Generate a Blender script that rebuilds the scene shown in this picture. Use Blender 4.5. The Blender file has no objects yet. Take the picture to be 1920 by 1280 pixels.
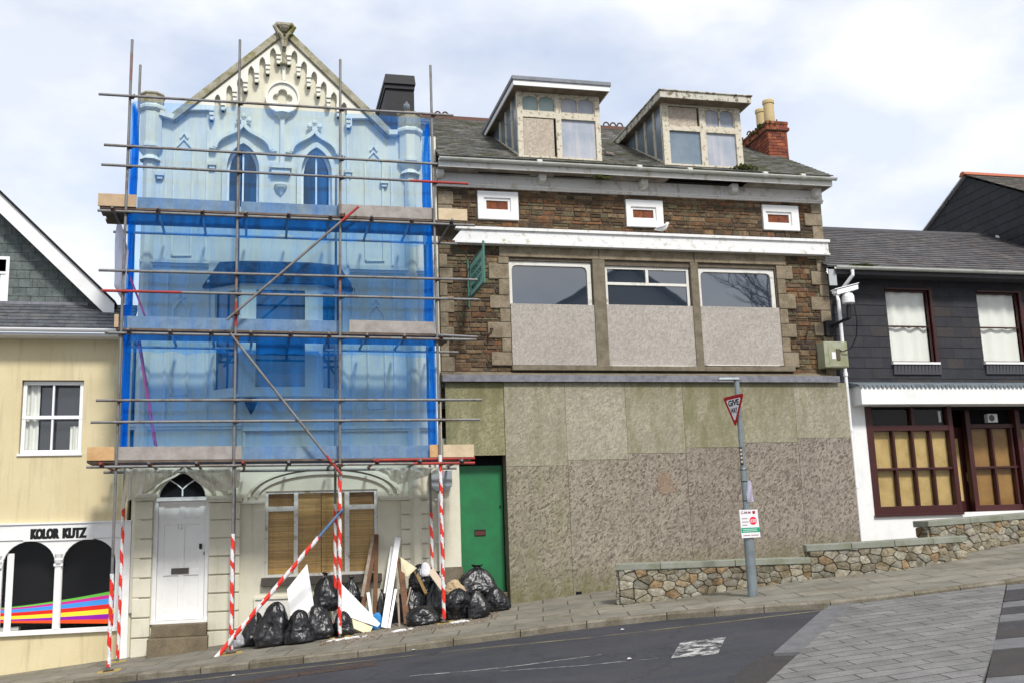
import bpy, math, random
from mathutils import Vector, Matrix, noise
from mathutils.geometry import tessellate_polygon
rad = math.radians
random.seed(7)
scene = bpy.context.scene
C = bpy.context.collection

# ---------------------------------------------------------------- camera
FPX, PITCH, YAW, ROLL, CAMD = 1953.48, .189264458, .24208373, -.034883378, 20.0
_cp, _sp, _cy, _sy = math.cos(PITCH), math.sin(PITCH), math.cos(YAW), math.sin(YAW)
CF = Vector((_sy*_cp, _cy*_cp, _sp)); _R = Vector((_cy, -_sy, 0)); _U = _R.cross(CF)
CR = math.cos(ROLL)*_R + math.sin(ROLL)*_U
CU = -math.sin(ROLL)*_R + math.cos(ROLL)*_U
CP = Vector((0, -CAMD, 0))
cam = bpy.data.objects.new('camera', bpy.data.cameras.new('camera')); C.objects.link(cam)
cam.matrix_world = Matrix(((CR.x, CU.x, -CF.x, CP.x), (CR.y, CU.y, -CF.y, CP.y), (CR.z, CU.z, -CF.z, CP.z), (0, 0, 0, 1)))
cam.data.sensor_width = 36; cam.data.lens = FPX/1920*36; cam.data.clip_end = 2000; cam.data.clip_start = .1
scene.camera = cam

# ---------------------------------------------------------------- light
SUN_EL, SUN_AZ = rad(48), rad(12)          # azimuth: to the right of straight in front of the facades
sd = Vector((math.sin(SUN_AZ)*math.cos(SUN_EL), -math.cos(SUN_AZ)*math.cos(SUN_EL), math.sin(SUN_EL)))
sun = bpy.data.objects.new('sun', bpy.data.lights.new('sun', 'SUN')); C.objects.link(sun)
sun.data.energy = 2.75; sun.data.angle = rad(9); sun.data.color = (1, .965, .91)
sun.rotation_euler = (-sd).to_track_quat('-Z', 'Y').to_euler()
world = bpy.data.worlds.new('World'); scene.world = world; world.use_nodes = True
nt = world.node_tree; nt.nodes.clear()
def wn(t, **k):
    n = nt.nodes.new(t)
    for a, b in k.items(): setattr(n, a, b)
    return n
sky = wn('ShaderNodeTexSky', sky_type='NISHITA', sun_disc=False, sun_elevation=SUN_EL, sun_rotation=math.pi-SUN_AZ, air_density=1, dust_density=1.5)
tc = wn('ShaderNodeTexCoord'); mp = wn('ShaderNodeMapping'); mp.inputs['Scale'].default_value = (2.2, 2.2, 4.2); mp.inputs['Location'].default_value = (1.3, .4, .35)
nz = wn('ShaderNodeTexNoise'); nz.inputs['Scale'].default_value = 1.5; nz.inputs['Detail'].default_value = 7; nz.inputs['Roughness'].default_value = .52
nt.links.new(tc.outputs['Generated'], mp.inputs[0]); nt.links.new(mp.outputs[0], nz.inputs[0])
rp = wn('ShaderNodeValToRGB'); rp.color_ramp.elements[0].position = .36; rp.color_ramp.elements[1].position = .56
nt.links.new(nz.outputs[0], rp.inputs[0])
nz2 = wn('ShaderNodeTexNoise'); nz2.inputs['Scale'].default_value = 2.3; nz2.inputs['Detail'].default_value = 6
nt.links.new(mp.outputs[0], nz2.inputs[0])
rp2 = wn('ShaderNodeValToRGB'); e = rp2.color_ramp.elements; e[0].position = .36; e[0].color = (.70, .76, .88, 1); e[1].position = .58; e[1].color = (.96, .97, 1, 1)
nt.links.new(nz2.outputs[0], rp2.inputs[0])
b1 = wn('ShaderNodeBackground'); b1.inputs[1].default_value = .14; nt.links.new(sky.outputs[0], b1.inputs[0])
b2 = wn('ShaderNodeBackground'); b2.inputs[1].default_value = .85; nt.links.new(rp2.outputs[0], b2.inputs[0])
fm = wn('ShaderNodeMath', operation='MULTIPLY_ADD'); fm.inputs[1].default_value = .35; fm.inputs[2].default_value = .65; nt.links.new(rp.outputs[0], fm.inputs[0])
mx = wn('ShaderNodeMixShader'); wo = wn('ShaderNodeOutputWorld')
nt.links.new(fm.outputs[0], mx.inputs[0]); nt.links.new(b1.outputs[0], mx.inputs[1]); nt.links.new(b2.outputs[0], mx.inputs[2]); nt.links.new(mx.outputs[0], wo.inputs[0])
vs = scene.view_settings; vs.view_transform = 'Standard'; vs.look = 'None'; vs.exposure = .45; vs.gamma = 1
scene.cycles.max_bounces = 8; scene.cycles.transparent_max_bounces = 16

# ---------------------------------------------------------------- geometry helpers
GA, GB, GC = -1.5678, .08718, .03
def gz(x, y, d=0): return GA+GB*x+GC*y+d
def ray(px, py): return CF*FPX+CR*(px-960)-CU*(py-640)
def at(px, py, Y=0.0):
    d = ray(px, py); return CP+d*((Y-CP.y)/d.y)
def gr(px, py, dz=0.0):
    d = ray(px, py); return CP+d*((GA+dz+GB*CP.x+GC*CP.y-CP.z)/(d.z-GB*d.x-GC*d.y))
def up(P, py):                       # height above point P that shows at row py
    lo = P.z; z = P.z
    for _ in range(12):
        v = Vector((P.x, P.y, z))-CP; y = 640-FPX*v.dot(CU)/v.dot(CF); z += (y-py)*v.dot(CF)/FPX
    return Vector((P.x, P.y, z))
def RX(x0, x1, y0, y1, Y=0.0):       # rectangle: left, right, top, bottom rows -> x0, x1, z0, z1
    mx_, my_ = (x0+x1)/2, (y0+y1)/2
    return at(x0, my_, Y).x, at(x1, my_, Y).x, at(mx_, y1, Y).z, at(mx_, y0, Y).z

class M:
    def __init__(s): s.v = []; s.f = []; s.c = []; s.col = (1, 1, 1)
    def face(s, idx): s.f.append(tuple(idx)); s.c.append(s.col)
    def poly(s, pts):
        n = len(s.v); s.v += [Vector(p) for p in pts]; s.face(range(n, n+len(pts)))
    def hexa(s, p):                  # 0-3 bottom ring, 4-7 top ring
        n = len(s.v); s.v += [Vector(q) for q in p]
        for f in ((3, 2, 1, 0), (4, 5, 6, 7), (0, 1, 5, 4), (1, 2, 6, 5), (2, 3, 7, 6), (3, 0, 4, 7)): s.face([n+i for i in f])
        return s
    def box(s, x0, x1, y0, y1, z0, z1):
        return s.hexa([(x0, y0, z0), (x1, y0, z0), (x1, y1, z0), (x0, y1, z0), (x0, y0, z1), (x1, y0, z1), (x1, y1, z1), (x0, y1, z1)])
    def obox(s, c, ax, ay, az):      # centre and three half-axis vectors
        c, ax, ay, az = map(Vector, (c, ax, ay, az))
        return s.hexa([c-ax-ay-az, c+ax-ay-az, c+ax+ay-az, c-ax+ay-az, c-ax-ay+az, c+ax-ay+az, c+ax+ay+az, c-ax+ay+az])
    def beam(s, p, q, w, t, upv=(0, 0, 1)):
        p, q = Vector(p), Vector(q); d = q-p; u = Vector(upv); sdv = d.cross(u)
        if sdv.length < 1e-6: sdv = d.cross(Vector((1, 0, 0)))
        sdv.normalize(); n = sdv.cross(d).normalized()
        return s.obox((p+q)/2, d/2, sdv*w/2, n*t/2)
    def tube(s, p, q, r, n=10, r2=None):
        p, q = Vector(p), Vector(q); d = (q-p).normalized(); a = d.orthogonal().normalized(); b = d.cross(a); r2 = r if r2 is None else r2
        k = len(s.v)
        for c_, rr in ((p, r), (q, r2)):
            for i in range(n):
                t = 2*math.pi*i/n; s.v.append(c_+a*math.cos(t)*rr+b*math.sin(t)*rr)
        for i in range(n): s.face((k+i, k+(i+1) % n, k+n+(i+1) % n, k+n+i))
        s.face([k+n-1-i for i in range(n)]); s.face([k+n+i for i in range(n)])
        return s
    def path(s, pts, r, n=8):
        pts = [Vector(p) for p in pts]; k = len(s.v); a = None
        for i, p in enumerate(pts):
            d = (pts[min(i+1, len(pts)-1)]-pts[max(i-1, 0)]).normalized()
            a = (d.orthogonal() if a is None else a-d*a.dot(d)).normalized(); b = d.cross(a); rr = r[i] if isinstance(r, (list, tuple)) else r
            for j in range(n):
                t = 2*math.pi*j/n; s.v.append(p+a*math.cos(t)*rr+b*math.sin(t)*rr)
        for i in range(len(pts)-1):
            for j in range(n): s.face((k+i*n+j, k+i*n+(j+1) % n, k+(i+1)*n+(j+1) % n, k+(i+1)*n+j))
        s.face([k+n-1-j for j in range(n)]); e_ = k+(len(pts)-1)*n; s.face([e_+j for j in range(n)])
        return s
    def lathe(s, c, prof, n=16, sx=1, sy=1):     # prof: (r, z) from bottom to top
        c = Vector(c); k = len(s.v)
        for r, z in prof:
            for j in range(n):
                t = 2*math.pi*(j+.5)/n; s.v.append(c+Vector((math.cos(t)*r*sx, math.sin(t)*r*sy, z)))
        for i in range(len(prof)-1):
            for j in range(n): s.face((k+i*n+j, k+i*n+(j+1) % n, k+(i+1)*n+(j+1) % n, k+(i+1)*n+j))
        s.face([k+n-1-j for j in range(n)]); e_ = k+(len(prof)-1)*n; s.face([e_+j for j in range(n)])
        return s
    def plate(s, outer, holes, y0, y1):          # loops of (x, z); front at y0, back at y1
        loops = [outer]+list(holes)
        tris = tessellate_polygon([[Vector((x, z, 0)) for x, z in l] for l in loops])
        flat = [p for l in loops for p in l]; n = len(flat); k = len(s.v)
        s.v += [Vector((x, y0, z)) for x, z in flat]+[Vector((x, y1, z)) for x, z in flat]
        for a, b, c_ in tris: s.face((k+a, k+b, k+c_)); s.face((k+n+c_, k+n+b, k+n+a))
        o = 0
        for l in loops:
            m = len(l)
            for i in range(m): j = (i+1) % m; s.face((k+o+i, k+n+o+i, k+n+o+j, k+o+j))
            o += m
        return s
    def profx(s, prof, x0, x1):                  # polygon of (y, z) pushed along x
        m = len(prof); k = len(s.v)
        s.v += [Vector((x0, y, z)) for y, z in prof]+[Vector((x1, y, z)) for y, z in prof]
        s.face([k+i for i in range(m)]); s.face([k+m+m-1-i for i in range(m)])
        for i in range(m): j = (i+1) % m; s.face((k+i, k+m+i, k+m+j, k+j))
        return s
    def band(s, pts, w, y0, y1, closed=False):   # flat moulding along a polyline of (x, z)
        P = [Vector((x, z)) for x, z in pts]; n = len(P); L = []; R_ = []
        for i in range(n):
            a = P[(i-1) % n] if closed or i > 0 else P[i]; b = P[(i+1) % n] if closed or i < n-1 else P[i]
            d = (b-a).normalized(); nn = Vector((-d.y, d.x)); L.append(P[i]+nn*w/2); R_.append(P[i]-nn*w/2)
        for i in range(n if closed else n-1):
            j = (i+1) % n; q = (R_[i], R_[j], L[j], L[i])
            s.hexa([(p.x, y0, p.y) for p in q]+[(p.x, y1, p.y) for p in q])
        return s
    def build(s, name, mat, parent=None, smooth=False, bevel=0, origin=None):
        o0 = Vector(origin) if origin is not None else (Vector(parent.get('_o', (0, 0, 0))) if parent else Vector((0, 0, 0)))
        me = bpy.data.meshes.new(name); me.from_pydata([v-o0 for v in s.v], [], s.f); me.update()
        import bmesh
        bm = bmesh.new(); bm.from_mesh(me); bmesh.ops.recalc_face_normals(bm, faces=bm.faces); bm.to_mesh(me); bm.free()
        if any(c_ != (1, 1, 1) for c_ in s.c):
            a = me.color_attributes.new('Col', 'FLOAT_COLOR', 'CORNER'); buf = []
            for p in me.polygons: buf += [*s.c[p.index], 1]*p.loop_total
            a.data.foreach_set('color', buf)
        if smooth: me.polygons.foreach_set('use_smooth', [True]*len(me.polygons))
        me.materials.append(mat)
        o = bpy.data.objects.new(name, me); C.objects.link(o)
        if parent:
            o.parent = parent; o['_o'] = tuple(o0)
        else:
            o.location = o0; o['_o'] = tuple(o0)
        if smooth == 'auto':
            pass
        if bevel:
            b = o.modifiers.new('b', 'BEVEL'); b.width = bevel; b.segments = 2; b.limit_method = 'ANGLE'
        return o

def tag(o, label=None, cat=None, group=None, kind=None):
    for k, v in (('label', label), ('category', cat), ('group', group), ('kind', kind)):
        if v: o[k] = v
    return o
def thing(name, label, cat, loc=(0, 0, 0), group=None):
    o = bpy.data.objects.new(name, None); C.objects.link(o); o.location = loc; o['_o'] = tuple(loc); o.empty_display_size = .2
    return tag(o, label, cat, group)
def copy_tree(o, parent=None):
    c = o.copy(); C.objects.link(c); c.parent = parent
    for ch in o.children: copy_tree(ch, c)
    return c

def clip(poly, a, b, c_):            # keep a*x+b*y <= c
    out = []
    for i, p in enumerate(poly):
        q = poly[(i+1) % len(poly)]; dp = a*p[0]+b*p[1]-c_; dq = a*q[0]+b*q[1]-c_
        if dp <= 0: out.append(p)
        if (dp < 0 < dq) or (dq < 0 < dp):
            t = dp/(dp-dq); out.append((p[0]+(q[0]-p[0])*t, p[1]+(q[1]-p[1])*t))
    return out
def clip_convex(poly, cv):
    area = sum(cv[i][0]*cv[(i+1) % len(cv)][1]-cv[(i+1) % len(cv)][0]*cv[i][1] for i in range(len(cv)))
    if area < 0: cv = cv[::-1]
    for i, p in enumerate(cv):
        q = cv[(i+1) % len(cv)]; dx, dy = q[0]-p[0], q[1]-p[1]
        poly = clip(poly, dy, -dx, dy*p[0]-dx*p[1])
        if len(poly) < 3: return []
    return poly
def minus_rect(poly, r):
    x0, x1, z0, z1 = r; out = [clip(poly, 1, 0, x0), clip(poly, -1, 0, -x1)]
    mid = clip(clip(poly, 1, 0, x1), -1, 0, -x0)
    if len(mid) > 2: out += [clip(mid, 0, 1, z0), clip(mid, 0, -1, -z1)]
    return [p for p in out if len(p) > 2 and abs(sum(p[i][0]*p[(i+1) % len(p)][1]-p[(i+1) % len(p)][0]*p[i][1] for i in range(len(p)))) > 2e-4]
def tiles(m, P0, U, V, N, cv, tw, th, thick, colf, holes=(), jit=.004, gap=.006):
    P0, U, V, N = map(Vector, (P0, U, V, N)); us = [p[0] for p in cv]; vs_ = [p[1] for p in cv]; j = 0; v = min(vs_)
    while v < max(vs_):
        u = min(us)-tw*(.5 if j % 2 else 0)-random.random()*tw*.1
        while u < max(us):
            w = tw*random.uniform(.93, 1.07); dv = random.uniform(-jit, jit)
            q = clip_convex([(u, v+dv), (u+w-gap, v+dv*random.uniform(0, 1)), (u+w-gap, v+th+.01), (u, v+th+.01)], cv); ps = [q] if len(q) > 2 else []
            for h in holes: ps = [z for p in ps for z in minus_rect(p, h)]
            m.col = colf(u, v); tl = random.uniform(.75, 1.25)
            for p in ps:
                top = [P0+U*a+V*b+N*(thick*tl*(1-(b-v)/th)+.002) for a, b in p]; m.poly(top)
                for i in range(len(p)):
                    if abs(p[i][1]-v) < .02 and abs(p[(i+1) % len(p)][1]-v) < .02:
                        a_, b_ = top[i], top[(i+1) % len(p)]; m.poly([a_, b_, b_-N*thick*1.6, a_-N*thick*1.6])
            u += w
        v += th; j += 1
    m.col = (1, 1, 1)
def fbm(x, y, z=0, o=4): return noise.fractal(Vector((x, y, z)), 1, 2, o)
def mixc(a, b, t): return tuple(a[i]*(1-t)+b[i]*t for i in range(3))
def pick(pal, s=.12):
    c_ = random.choice(pal); k = 1+random.uniform(-s, s); return tuple(max(0, min(1, q*k)) for q in c_)

# ---------------------------------------------------------------- materials
def nodes(name):
    m = bpy.data.materials.new(name); m.use_nodes = True; t = m.node_tree
    return m, t, t.nodes['Principled BSDF'], t.nodes['Material Output']
def N_(t, ty, ins=None, **k):
    n = t.nodes.new(ty)
    for a, b in k.items(): setattr(n, a, b)
    for a, b in (ins or {}).items(): n.inputs[a].default_value = b
    return n
def ramp(t, src, p0, p1, c0=(0, 0, 0, 1), c1=(1, 1, 1, 1)):
    r = N_(t, 'ShaderNodeValToRGB'); e_ = r.color_ramp.elements; e_[0].position = p0; e_[0].color = c0; e_[1].position = p1; e_[1].color = c1
    t.links.new(src, r.inputs[0]); return r.outputs[0]
def mixn(t, f, a, b, mode='MIX'):
    n = N_(t, 'ShaderNodeMix', data_type='RGBA', blend_type=mode)
    for i, x in ((0, f), (6, a), (7, b)):
        if hasattr(x, 'is_linked') or hasattr(x, 'links'): t.links.new(x, n.inputs[i])
        else: n.inputs[i].default_value = x if i == 0 else (*x[:3], 1)
    return n.outputs[2]
def coords(t, scale=(1, 1, 1), rot=(0, 0, 0), loc=(0, 0, 0)):
    c_ = N_(t, 'ShaderNodeTexCoord'); mp_ = N_(t, 'ShaderNodeMapping', {'Scale': scale, 'Rotation': rot, 'Location': loc}); t.links.new(c_.outputs['Object'], mp_.inputs[0]); return mp_.outputs[0]
def noi(t, vec, s, d=5, r=.55, out=0, dist=0):
    n = N_(t, 'ShaderNodeTexNoise', {'Scale': s, 'Detail': d, 'Roughness': r, 'Distortion': dist}); t.links.new(vec, n.inputs[0]); return n.outputs[out]
def mat(name, col, rough=.8, col2=None, ns=2.5, lo=.4, hi=.65, grain=.12, gs=40, attr=False, bump=.15, bs=60, spec=.3, metal=0, streak=None, sk=(.5, .7), moss=None, mo=(.55, .68), ms=1.2):
    m, t, p, o = nodes(name); v = coords(t)
    base = mixn(t, 0, col, col)
    if attr: base = mixn(t, 1, col, N_(t, 'ShaderNodeAttribute', attribute_name='Col').outputs[0], 'MULTIPLY')
    if col2: base = mixn(t, ramp(t, noi(t, v, ns, 8, .65), lo, hi), base, col2 if not attr else mixn(t, 1, base, col2, 'MULTIPLY'))
    if streak: base = mixn(t, ramp(t, noi(t, coords(t, (5, 5, .45)), 1.6, 6, .6), *sk), base, streak)
    if moss: base = mixn(t, ramp(t, noi(t, v, ms, 10, .75), *mo), base, moss)
    g = ramp(t, noi(t, v, gs, 3, .7), .25, .75, (1-grain*2,)*3+(1,), (1+grain*.4,)*3+(1,)); base = mixn(t, 1, base, g, 'MULTIPLY')
    t.links.new(base, p.inputs['Base Color']); p.inputs['Roughness'].default_value = rough; p.inputs['Metallic'].default_value = metal
    p.inputs['Specular IOR Level'].default_value = spec
    if bump:
        b = N_(t, 'ShaderNodeBump', {'Strength': bump, 'Distance': .02}); t.links.new(noi(t, v, bs, 5, .6), b.inputs['Height']); t.links.new(b.outputs[0], p.inputs['Normal'])
    return m
cream = mat('cream render', (.67, .64, .515), .85, (.54, .51, .39), 1.3, .45, .8, .05, streak=(.42, .40, .31), sk=(.60, .82), bump=.1)
creamtrim = mat('cream trim', (.69, .67, .56), .8, (.5, .47, .37), 3, .5, .8, .06, bump=.1)
gablew = mat('pale painted render', (.76, .75, .68), .8, (.66, .64, .54), 1.2, .45, .8, .04, bump=.08)
weath = mat('weathered stone coping', (.30, .28, .20), .9, (.44, .41, .31), 4, .35, .6, .2, moss=(.20, .19, .05), mo=(.5, .6), ms=2.5, bump=.4)
yellow = mat('yellow render', (.67, .58, .36), .85, (.60, .50, .29), .8, .4, .7, .05, streak=(.47, .40, .25), sk=(.52, .78), bump=.08)
whitep = mat('white gloss paint', (.78, .78, .77), .45, (.68, .68, .66), 3, .5, .8, .03, bump=.04)
whitew = mat('white weathered paint', (.72, .71, .66), .65, (.42, .38, .27), 5, .56, .68, .1, moss=(.17, .18, .06), mo=(.62, .7), ms=2.0, bump=.2)
peel = mat('peeling cream paint', (.66, .61, .49), .75, (.34, .27, .18), 11, .53, .62, .15, bump=.4)
upvc = mat('white plastic', (.80, .81, .82), .35, grain=.01, bump=0)
greyroofv = mat('slate roof', (1, 1, 1), .7, attr=True, col2=(.6, .6, .6), ns=7, grain=.2, gs=25, bump=.35, bs=35, spec=.4)
mossroof = mat('mossy old slate', (1, 1, 1), .8, attr=True, col2=(.6, .6, .55), ns=6, lo=.45, hi=.6, grain=.3, gs=22, bump=.5, bs=30, moss=(.10, .10, .05), mo=(.5, .62), ms=1.7)
stonev = mat('rubble stone', (1, 1, 1), .9, attr=True, col2=(.62, .6, .55), ns=9, lo=.4, hi=.6, grain=.25, gs=30, bump=.6, bs=25)
mortar = mat('dark mortar', (.13, .105, .075), .95, (.17, .145, .11), 4, grain=.25, bump=.5)
sandst = mat('sandstone', (.31, .255, .18), .9, (.20, .16, .105), 3.5, .4, .6, .2, gs=25, moss=(.15, .13, .08), mo=(.6, .72), ms=2.2, bump=.5, bs=25)
lichenst = mat('grey weathered stone', (.235, .20, .145), .9, (.15, .125, .085), 5, grain=.2, bump=.4)
copest = mat('grey coping stone', (.27, .28, .24), .85, (.19, .20, .14), 3, .4, .65, .12, bump=.25)
granst = mat('granite kerb', (.22, .20, .17), .85, (.14, .125, .10), 4, grain=.15, bump=.25)
stepst = mat('brown step stone', (.22, .175, .115), .9, (.14, .115, .075), 3, grain=.2, bump=.35)
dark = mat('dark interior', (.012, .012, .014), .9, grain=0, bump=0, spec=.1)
blackst = mat('tarred black render', (.016, .016, .019), .6, (.035, .034, .036), 6, .55, .75, .1, bump=.25)
brickv = mat('red brick', (1, 1, 1), .9, attr=True, col2=(.6, .55, .5), ns=10, grain=.2, bump=.5, bs=30)
steel = mat('galvanised scaffold tube', (.20, .20, .20), .5, (.15, .12, .10), 3.5, .5, .62, .12, gs=20, metal=.35, bump=.1, spec=.5)
rusty = mat('rusty fitting', (.11, .05, .03), .7, (.05, .035, .03), 20, grain=.2, bump=.2, metal=.2)
redp = mat('red painted tube', (.42, .04, .035), .55, (.25, .05, .04), 6, grain=.1, bump=.1)
bluep = mat('blue painted tube', (.07, .16, .34), .5, (.15, .2, .28), 8, grain=.1, bump=.1)
tapem = mat('hazard tape', (1, 1, 1), .4, attr=True, grain=.05, bump=.25, bs=35, spec=.4)
ladderm = mat('pink red ladder', (.42, .03, .09), .5, grain=.05, bump=0)
boardnew = mat('new scaffold board', (.62, .40, .20), .75, (.50, .29, .13), 3, grain=.1, bump=.1)
boardold = mat('weathered scaffold board', (.33, .29, .25), .85, (.22, .19, .16), 6, grain=.18, bump=.25)
boardpale = mat('pale scaffold board', (.62, .50, .34), .8, (.5, .39, .25), 3, grain=.08, bump=.1)
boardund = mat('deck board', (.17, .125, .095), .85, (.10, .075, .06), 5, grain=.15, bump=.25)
doorwhite = mat('white door paint', (.77, .77, .75), .5, (.68, .67, .63), 4, .55, .8, .03, bump=.05)
doorgreen = mat('green door paint', (.018, .185, .062), .45, (.02, .14, .055), 3, grain=.06, bump=.05, spec=.4)
maroon = mat('dark red stained timber', (.055, .011, .010), .45, (.045, .01, .009), 4, grain=.1, bump=.06, spec=.4)
ochre = mat('ochre blind', (.62, .45, .19), .8, (.48, .34, .13), 3, grain=.08, bump=.05)
ochredk = mat('brown blind', (.38, .22, .07), .8, (.28, .15, .05), 2, grain=.08, bump=.05)
blindm = mat('bamboo blind slats', (.50, .34, .14), .7, (.38, .24, .09), 3, .4, .7, .15, gs=60, bump=.1)
curtain = mat('white curtain', (.86, .88, .85), .9, grain=.03, bump=.05)
pot = mat('buff clay chimney pot', (.56, .43, .23), .8, (.40, .31, .17), 5, .5, .8, .1, bump=.2)
mossm = mat('moss clump', (.075, .085, .015), .95, (.04, .05, .012), 14, grain=.3, bump=.8)
blackmetal = mat('black metal', (.012, .012, .014), .5, grain=.1, bump=.05)
greysteel = mat('grey painted steel post', (.22, .26, .275), .45, (.16, .18, .19), 5, .45, .65, .08, metal=.3, bump=.08, spec=.5)
leadm = mat('lead flashing', (.23, .23, .26), .6, (.14, .14, .16), 6, grain=.15, bump=.2)
whitebrd = mat('white plasterboard', (.80, .80, .79), .8, (.60, .60, .59), 5, .52, .7, .03, bump=.06)
foam = mat('cream foam board', (.70, .66, .46), .85, (.6, .55, .36), 6, grain=.05, bump=.1)
woodold = mat('old brown timber', (.19, .095, .05), .8, (.10, .055, .03), 4, grain=.25, bump=.3)
woodgrey = mat('weathered grey timber', (.36, .30, .24), .85, (.2, .15, .11), 5, grain=.2, bump=.3)
bluebagm = mat('blue plastic', (.02, .22, .55), .4, grain=.05, bump=.3)
paperm = mat('crumpled white plastic', (.75, .75, .78), .5, grain=.05, bump=.3)
cardm = mat('tan cardboard', (.48, .36, .22), .8, grain=.1, bump=.1)
utilm = mat('grey green cabinet', (.36, .37, .27), .6, (.24, .25, .14), 3, grain=.08, bump=.05)
rubble = mat('brown rubble dust', (.24, .13, .08), .95, (.42, .36, .28), 14, .4, .6, .3, bump=.8)
ppost = mat('pale tarpaulin', (.42, .46, .60), .5, grain=.04, bump=.3)
birdw = mat('white feathers', (.78, .78, .77), .8, grain=.04, bump=.1)
birdg = mat('grey feathers', (.17, .19, .22), .8, grain=.08, bump=.1)
def flat(name, col, rough=.5, **k): return mat(name, col, rough, grain=.02, bump=0, **k)
blacktxt = flat('black lettering', (.006, .006, .007)); signwhite = flat('sign white', (.72, .72, .74)); signred = flat('sign red', (.38, .01, .015)); signgreen = flat('sign green', (.0, .32, .17)); signteal = flat('teal sign paint', (.22, .55, .44)); signpink = flat('bright red', (.72, .02, .06))
plasticbag = mat('black polythene', (.007, .007, .009), .36, grain=0, bump=.45, bs=12, spec=.6)

def glassdark(name='dark window glass', base=(.012, .016, .022), ior=1.75, rough=.03):
    m, t, p, o = nodes(name); p.inputs['Base Color'].default_value = (*base, 1); p.inputs['Roughness'].default_value = rough; p.inputs['IOR'].default_value = ior
    v = coords(t); b = N_(t, 'ShaderNodeBump', {'Strength': .05, 'Distance': .02}); t.links.new(noi(t, v, 1.5, 1), b.inputs['Height']); t.links.new(b.outputs[0], p.inputs['Normal'])
    return m
gdark = glassdark(); gsky = glassdark('sky reflecting glass', (.025, .035, .05), 2.5, .02)
def glassclear():
    m, t, p, o = nodes('clear window glass'); tr = N_(t, 'ShaderNodeBsdfTransparent', {'Color': (.95, .95, .94, 1)}); gl = N_(t, 'ShaderNodeBsdfGlossy', {'Roughness': .03}); f = N_(t, 'ShaderNodeFresnel', {'IOR': 1.2}); x = N_(t, 'ShaderNodeMixShader')
    t.links.new(f.outputs[0], x.inputs[0]); t.links.new(tr.outputs[0], x.inputs[1]); t.links.new(gl.outputs[0], x.inputs[2]); t.links.new(x.outputs[0], o.inputs[0]); return m
gclear = glassclear()
def cloth(name, fac, dif, trl, shade=.25, tint=(.86, .95, 1), vs_=(1.5, 1.5, .5), sc_=1.3):          # open weave: part see-through, part lit fabric
    m, t, p, o = nodes(name); tr = N_(t, 'ShaderNodeBsdfTransparent', {'Color': (*tint, 1)}); d = N_(t, 'ShaderNodeBsdfDiffuse', {'Color': (*dif, 1)}); l = N_(t, 'ShaderNodeBsdfTranslucent', {'Color': (*trl, 1)})
    a = N_(t, 'ShaderNodeAddShader'); x = N_(t, 'ShaderNodeMixShader'); t.links.new(d.outputs[0], a.inputs[0]); t.links.new(l.outputs[0], a.inputs[1])
    n = ramp(t, noi(t, coords(t, vs_), sc_, 6, .6), .3, .7, (fac-shade*.25,)*3+(1,), (fac+shade*.25,)*3+(1,))
    n = mixn(t, 1, n, ramp(t, noi(t, coords(t, (11, 11, .8)), 1.5, 5, .6), .50, .68, (0, 0, 0, 1), (fac*.7,)*3+(1,)), 'ADD'); t.links.new(n, x.inputs[0]); t.links.new(tr.outputs[0], x.inputs[1]); t.links.new(a.outputs[0], x.inputs[2]); t.links.new(x.outputs[0], o.inputs[0]); return m
netm = cloth('blue debris netting', .15, (.012, .22, .74), (.006, .11, .36), .45, tint=(.78, .925, 1), vs_=(2.2, 2.2, .35), sc_=1.6)
netdense = cloth('gathered blue netting', .15, (.002, .10, .50), (.002, .06, .26), .9, tint=(.72, .89, 1), vs_=(9, 9, .5), sc_=2.5)
polym = cloth('cloudy polythene', .78, (.50, .49, .45), (.35, .34, .31), .6, tint=(.97, .97, .95))
frost = mat('dirty frosted glass', (.40, .42, .47), .35, (.27, .31, .38), 1.6, .35, .65, .04, streak=(.50, .47, .46), sk=(.5, .75), bump=.03, spec=.6)
frostdk = mat('dirty blue glass', (.12, .17, .22), .2, (.2, .25, .3), 1.6, .35, .65, .04, bump=.03, spec=.6)
frostgn = mat('dirty green glass', (.22, .34, .32), .3, (.30, .36, .36), 2, .35, .65, .04, bump=.03, spec=.6)
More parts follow.
